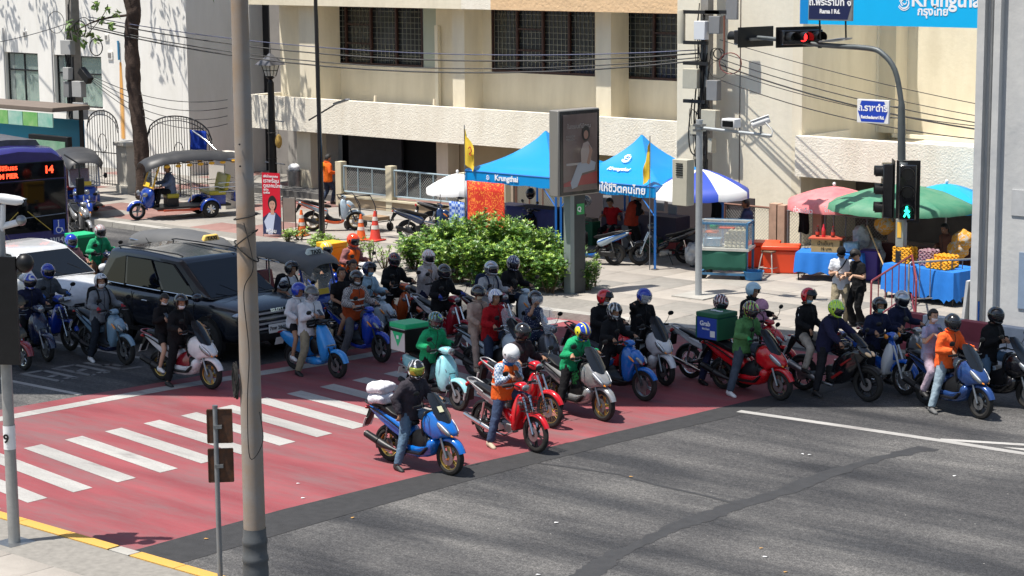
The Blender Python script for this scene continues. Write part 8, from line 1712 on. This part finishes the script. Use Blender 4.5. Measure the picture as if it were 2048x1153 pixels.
for k,(x,m,lab) in enumerate(((-.22,mat('cola',(.06,.015,.01),.1,coat=.6),'amber bottle, leftmost on the carton lid'),(-.08,mat('syrup_red',(.6,.02,.04),.1,coat=.6),'tall red bottle in the middle of the carton lid'),(.14,mat('cola2',(.10,.02,.02),.1,coat=.6),'dark bottle, rightmost on the carton lid'))):
    q2=on(q,a,x,0); t=thing('bottle',lab,'bottle',(q2[0],q2[1],PZ+.645+.332),0,'bottles on the carton'); h=(.24,.3,.24)[k]; MB().lathe([(0,0),(.045,0),(.047,h*.6),(.02,h*.82),(.018,h)],12).build('glass',m,t); MB().lathe([(.019,h),(.019,h+.02),(0,h+.02)],10).build('cap',LAMPR if k!=1 else BLK,t); MB().lathe([(.0475,h*.2),(.0485,h*.5)],12).build('paper_label',mat('label_red',(.5,.05,.03),.6),t)
q=on(c,a,.46,.32); bx('water_pack',(0,0,.13),(.34,.30,.24),mat('water_blue',(.08,.25,.4),.2),None,loc=(q[0],q[1],PZ+.645),rot=(0,0,a),bev=.04,label='shrink wrapped pack of blue water bottles on the drinks table',cat='water pack')
q=on(c,a,.86,.5); bx('crate',(0,0,.35),(.42,.4,.7),mat('crate_purple',(.06,.03,.25),.5,var=.2,vs=6),None,loc=(q[0],q[1],PZ),rot=(0,0,a),bev=.03,label='purple plastic crate at the right end of the drinks table',cat='crate')
BAGM=mat('clear_plastic_bag',(.55,.57,.58),.35,coat=.5,var=.35,vs=7,bump=.8,bs=9)
for lab,px,r_ in (('large clear plastic sack right of the purple crate',(-26.35,42.6),(.26,.24,.42)),('crumpled clear bag on top behind the crate',((-26.44,0.75)[0],42.2),(.2,.18,.3)),('clear plastic sack of cups beside the tent pole',(-30.31,40.9),(.25,.2,.30))):
    o=MB().ell((0,0,r_[2]),r_,n=18,k=12).build('plastic_sack',BAGM,None,loc=(px[0],px[1],PZ+(.62 if 'crumpled' in lab else 0)),label=lab,cat='sack'); remesh(o,.03,.16,.14,1)
drape('hanging_jacket','black jacket hanging on the fence under the pink parasol','jacket',(-28.73,1.19)[0],(-28.42,1.21)[0],43.0,(-28.56,0.87)[1],(-28.57,1.4)[1],BK,.06,3,nx=10)
drape('hanging_apron','dark apron hanging behind the blue and white parasol','apron',(-31.27,1.12)[0],(-30.91,1.15)[0],42.9,(-31.15,1.04)[1],(-31.16,1.48)[1],BK,.04,3,nx=10)
tb('bamboo_stick',[((-25.78,1.48)[0],41.4,(-25.78,1.46)[1]),((-25.08,0.67)[0],41.0,(-25.07,0.65)[1])],.018,mat('bamboo',(.5,.33,.15),.6),None,6,label='bamboo stick leaning beside the garland table',cat='stick')
# garland table
a_,b_=(-24.46,40.02),(-22.59,39.74)
t,w,a,c=table('folding table with garlands behind the grey railing',a_,b_,1.0,.72,.6,TC,0); clothcover('blue cloth hanging low over the garland table',t,w,a,c,1.0,.72,.60,1)
YG=mat('marigold',(.85,.38,.01),.7,bump=.8,bs=40,var=.25,vs=25); PG=mat('orchid_purple',(.16,.01,.06),.7,var=.7,vs=22,col2=(.4,.3,.3))
def garlands(lab,x0,y0,n,m,layers,r=.05,cat='garland'):
    mb=MB()
    for L_ in range(layers):
        for i in range(n):
            for j in range(3): mb.tube([(x0+i*.115+.045*math.cos(a2),y0+j*.13,.05+L_*.085+.0+.035*math.sin(a2)) for a2 in [2*PI*k/8 for k in range(9)]],.028,6)
    o=mb.build('garland_pile',m,None,loc=(c[0],c[1],PZ+.745),rot=(0,0,a)); tag(o,lab,cat,None); o['group']='piles of garlands'
garlands('tall pile of marigold garlands at the left of the garland table',-w/2+.08,.25,4,YG,4); garlands('pile of purple and white orchid garlands in the middle of the table',-.18,.3,3,PG,4); garlands('low pile of marigold garlands at the right front of the table',.16,.12,5,YG,2); garlands('upper pile of marigold garlands behind the low one',.14,.42,4,YG,3)
for k,(px,py) in enumerate(((-25.87,1.38),(-23.83,1.19),(-23.94,0.98))): o=MB().ell((0,0,0),(.26,.2,.24),n=16,k=10).build('garland_bag',pattern('bagged_marigold',(.6,.28,.03),(.45,.42,.36),9,.55),None,loc=(px,42.3,py),label=('bag of marigolds hanging left of the seller','bag of marigolds upper right of the seller','bag of marigolds at the right behind the table')[k],cat='bag'); remesh(o,.04,.12,.12,1)
bx('stall_shelf',(0,0,.35),(2.6,.5,.7),mat('shelf_maroon',(.10,.03,.03),.7,var=.4,vs=5),None,loc=((-25.18,0.51)[0],43.2,PZ),label='dark maroon shelf behind the garland seller',cat='shelf')
# ---------------- railings
def rail(lab,a,b,h,m,n,p0=None):
    a=Vector((*a,PZ));b=Vector((*b,PZ)); d=b-a; L_=d.length; t=thing('railing',lab,'railing',tuple(a),math.atan2(d.y,d.x),'pavement railings')
    tb('frame',[(0,0,.12),(0,0,h-.04),(.04,0,h),(L_-.04,0,h),(L_,0,h-.04),(L_,0,.12)],.022,m,t,8)
    tb('bottom_rail',[(0,0,.15),(L_,0,.15)],.018,m,t,6)
    for k in range(1,n): tb('bar',[(L_*k/n,0,.15),(L_*k/n,0,h)],.012,m,t,5)
    for x in(.0,L_): tb('foot',[(x,-.22,.02),(x,0,.13),(x,.22,.02)],.016,m,t,6,smooth=3)
    return t
rail('grey metal railing in front of the garland table',(-23.39,39.26),(-22.58,40.55),.95,ALU,6); bx('rail_plate',(0,0,0),(.3,.02,.22),ALU,None,loc=(0,0,0)) if 0 else None
rail('red and grey angled railing left of the traffic light mast',(-22.59,36.47),(-23.8,40.06),.98,mat('rail_red',(.22,.03,.04),.5,var=.3,vs=8),6)
rail('short red railing segment at the foot of the mast',(-23.8,40.06),(-22,37.22),.98,mat('rail_red',(.22,.03,.04),.5,var=.3,vs=8),2)
# ---------------- concrete barrier
BW_=mat('barrier_white',(.55,.57,.6),.7,var=.25,vs=3,col2=(.38,.40,.44)); BR_=mat('barrier_red',(.30,.05,.07),.7,var=.3,vs=3)
bt_=thing('concrete_barrier','red and white painted concrete barrier in front of the pillar','barrier',(*(-20.01,35.25),0),R(-4))
x=-1.45
for k in range(8):
    m=(BR_,BW_)[k%2]; L_=.82; MB().rings([[Vector((x+q,y,z)) for y,z in((-.28,0),(-.26,.25),(-.12,.45),(-.10,.82),(.10,.82),(.12,.45),(.26,.25),(.28,0))] for q in(0,L_-.02)],0,True).build('barrier_block',m,bt_,ang=30,bev=.01); x+=L_
tb('blue_rod',[(.35,.3,.6),(.35,.3,1.15)],.02,pBLU,bt_,6)
# ---------------- traffic light mast
mq=(-24.24,40.37); MX,MY=mq; TM=thing('traffic_light_mast','tall curved traffic light mast reaching over the road','traffic light',(MX,MY,.1)); MAST=mat('mast_grey',(.10,.115,.12),.5,.3,var=.3,vs=4)
def mz(x,y): return None
def W_(v): return Vector((v[0]-MX,0,v[1]-.1))
MP=[Vector((0,0,0)),W_((-24.23,0.16)),W_((-24.32,3.91)),W_((-24.35,4.46)),W_((-24.52,5.1)),W_((-24.84,5.44)),W_((-25.22,5.55)),W_((-26.46,5.59)),W_((-27.54,5.68)),W_((-28.64,5.74))]
MP[1]=Vector((0,0,.5))
tb('mast',MP,[.10,.10,.085,.06,.06,.06,.06,.055,.05,.04],MAST,TM,14,smooth=4); MB().lathe([(.105,0),(.105,.5),(.1,.5)],16).build('mast_base',STEEL,TM)
mb=MB().lathe([(.102,.9),(.102,3.0)],16); mb.build('mast_sleeve',mat('mast_pale',(.33,.35,.36),.5,.3,var=.3,vs=4),TM)
def signal(lab,c,yawd,horiz=False,lit=None,n=3,sw=.30,walk=False,back=False,roll=0):
    t=thing('traffic_signal',lab,'traffic light',c,0,'traffic signals'); L_=n*.34; 
    t.rotation_euler=(R(roll),R(90) if horiz else 0,R(yawd)) if not horiz else (0,0,R(yawd))
    hz=lambda k:(k-(n-1)/2)*.34
    def pos(k): return (0,hz(k),0) if horiz else (0,0,-hz(k))
    dim=(.20,L_,.32) if horiz else (.20,.32,L_)
    bx('housing',(0,0,0),dim,GLOSSB,t,bev=.02); pl=(.02,L_+.16,.46) if horiz else (.02,.44,L_+.14)
    bx('back_plate',(-.11,0,0),pl,BLK,t,bev=.01)
    for k in range(n):
        p=Vector(pos(k)); MB().lathe([(0,.105),(.10,.105)],18,p,'x').build('lens',lit[1] if lit and lit[0]==k else mat('dead_lens',(.02,.022,.022),.15,coat=.5),t)
        MB().lathe([(.125,.10),(.13,.24 if not horiz else .34)],18,p,'x',a0=R(-30),a1=R(210)).build('visor',BLK,t)
    return t
RL=mat('red_light',(1,.02,.02),.4,emit=3); GL=mat('green_light',(.02,1,.6),.4,emit=3.5)
s1=signal('vertical traffic signal on the mast turned left towards the side road',((-24.68,2.44)[0],MY+.05,(-24.68,2.44)[1]),-142)
s2=signal('pedestrian signal with a lit green walking figure on the mast',((-24.07,2.46)[0],MY-.1,(-24.07,2.46)[1]),-62); s1.scale=s2.scale=(1.18,)*3
# walking figure
mb=MB(); mb.ell((0,0,.06),.016).tube([(0,0,.045),(0,.0,.0)],.014,6).tube([(0,0,.0),(0,-.035,-.065)],.011,5).tube([(0,0,.0),(0,.035,-.06),(0,.03,-.075)],.011,5).tube([(0,0,.03),(0,.04,.0)],.009,5).tube([(0,0,.035),(0,-.03,.01)],.009,5); o=mb.build('walking_figure',GL,s2,loc=(.22,0,-.345)); o.scale=(1,1.35,1.4)
s3=signal('horizontal traffic signal on the mast arm with the red light on',((-26.86,5.76)[0],MY-.16,(-26.86,5.76)[1]),-25,True,(1,RL)); 
s4=signal('second horizontal traffic signal on the arm end seen from behind',((-28.29,5.73)[0],MY-.02,(-28.29,5.73)[1]),172,True)
o=bx('signal_bracket',(-.16,0,-.05),(.06,.5,.06),STEEL,s4)
lz=(-26.46,5.64); o=thing('led_lamp','flat grey lamp head clamped on the mast arm right of the red signal','lamp',(lz[0],MY,lz[1])); MB().puff([(0,0,.07),(0,.04,.08),(.55,.12,.10),(.82,.13,.06),(.8,.09,.06),(.5,.05,.10)],.08,.01).build('lamp_body',ALU,o); bx('lamp_glass',(.5,0,.055),(.4,.16,.01),WHT,o,rot=Matrix.Rotation(R(-9),3,'Y')); tb('clamp',[(0,0,-.12),(0,0,.06)],.05,DKM,o,8); 
def roadsign(lab,x0,y0,x1,y1,yy,th,en,arrow,yaw=0):
    pass
SGB=mat('street_sign_blue',(.01,.05,.42),.4); SGD=mat('street_sign_navy',(.008,.014,.07),.4)
def rsign(lab,cx_,cz_,w,h,th,en,face,brd,yaw,arr,s1=.24,s2=.13):
    t=thing('street_name_sign',lab,'street sign',(cx_,MY-.12,cz_),R(yaw),'street name signs'); bx('panel',(0,0,0),(w,.06,h),brd,t,bev=.008); a=arr
    pts=[(-w/2+(.02 if a<=0 else .03)+(.0),0)] if 0 else None
    L0=-w/2+.025; R0=w/2-.025; k=.09
    P=[(L0+(k if a in(-1,0) else 0),-h/2+.03),(R0-(k if a in(1,0) else 0),-h/2+.03),(R0,0),(R0-(k if a in(1,0) else 0),h/2-.03),(L0+(k if a in(-1,0) else 0),h/2-.03),(L0,0)]
    MB().add([(x,-.033,z) for x,z in P],[tuple(range(len(P)))]).build('face',face,t,ang=0); text(th,s1,WL,t,(.0,-.036,.07),bold=.006,ext=.001); text(en,s2,WL,t,(.0,-.036,-.13 if h>.5 else -.11),bold=.005,ext=.001,sx=.95); return t
q0=(-25.37,4.17); q1=(-24.56,4.21); qt=(-24.98,4.44); qb=(-24.97,3.92)
t=rsign('blue street sign reading Ratchadamri in Thai and English on the mast side',(q0[0]+q1[0])/2,(qt[1]+qb[1])/2,abs(q1[0]-q0[0])*1.0,qt[1]-qb[1],'ถ.ราชดำริ','Ratchadamri Rd.',SGB,WHT,0,0,.20,.095)
for z in(.12,-.12): tb('sign_bracket',[(.4,.05,z),(.62,.1,z)],.015,DKM,t,6)
q0=(-26.69,6.39); q1=(-25.54,6.41); qb=(-26.1,6.14)
t=rsign('navy street sign reading Rama I Road in Thai and English above the arm',(q0[0]+q1[0])/2,qb[1]+.33,abs(q1[0]-q0[0]),.66,'ถ.พระรามที่ ๑','Rama I Rd.',SGD,ALU,0,1,.21,.13)
for x in(-.32,.36): tb('sign_post',[(x,.05,-.3),(x,.08,-.75)],.02,BLK,t,6)
o=thing('sidewalk_post','slim dark control box post with a yellow warning sheet on the mast','post',(MX+.02,MY-.14,.1)); bx('panel',(0,0,1.45),(.20,.04,.62),mat('warn_panel',(.25,.27,.25),.5,var=.2,vs=6),o,bev=.01); bx('warning_sheet',(0,-.025,1.52),(.10,.008,.34),mat('warn_yellow',(.7,.4,.05),.5),o); bx('lower_box',(0,-.0,.7),(.18,.05,.7),DKM,o,bev=.01)
# small clutter
t=thing('metal_bin','round galvanised bin by the bank column','bin',((-49.87,45.94)[0],(-49.87,45.94)[1],.1)); MB().lathe([(0,0),(.2,0),(.24,.62),(.25,.62),(.25,.66),(0,.66)],16).build('drum',STEEL,t); MB().ell((0,0,.74),(.2,.2,.14)).build('refuse_bag',WHT,t)
bx('step',(0,0,.12),(6,.9,.24),mat('step_grey',(.12,.115,.11),.85,var=.3,vs=3),None,loc=((-48.95,44.67)[0],(-48.95,44.67)[1]+.3,.08),label='low dark concrete step along the bank front',cat='step')
o=MB().ell((0,0,0),(.12,.1,.22)).build('hanging_lantern',mat('ochre_lantern',(.45,.28,.06),.7,var=.4,vs=14),None,loc=((-48.66,1.88)[0],44.2,(-48.66,1.88)[1]),label='ochre bundle hanging from the lamp post bar',cat='bundle'); tb('cord',[(0,0,.2),(0,0,.65)],.006,BLK,o,5)
# litter and leaves on the road
random.seed(9)
for k in range(26):
    x=random.uniform(-24,-12); y=random.uniform(18,28); 
    if x<-20 and y>26: continue
    o=MB().add([(-.03,-.012,0),(.02,-.02,.006),(.035,.014,.002),(-.02,.02,.007)],[(0,1,2,3)]).build('litter_scrap',(WHT,mat('leaf_litter',(.4,.22,.06),.8),WHT)[k%3],None,loc=(x,y,.012),rot=(0,0,random.random()*6)); tag(o,'tiny pale scrap of litter on the asphalt','litter','scraps of litter on the road')

# ---------------- turn the smoothed parts into plain meshes in one pass
bpy.context.view_layer.update(); _dg=bpy.context.evaluated_depsgraph_get(); _todo=[]
for o in list(C.objects):
    if o.type=='MESH' and o.modifiers: _todo.append((o,bpy.data.meshes.new_from_object(o.evaluated_get(_dg))))
for o,me in _todo:
    o.modifiers.clear(); o.data=me
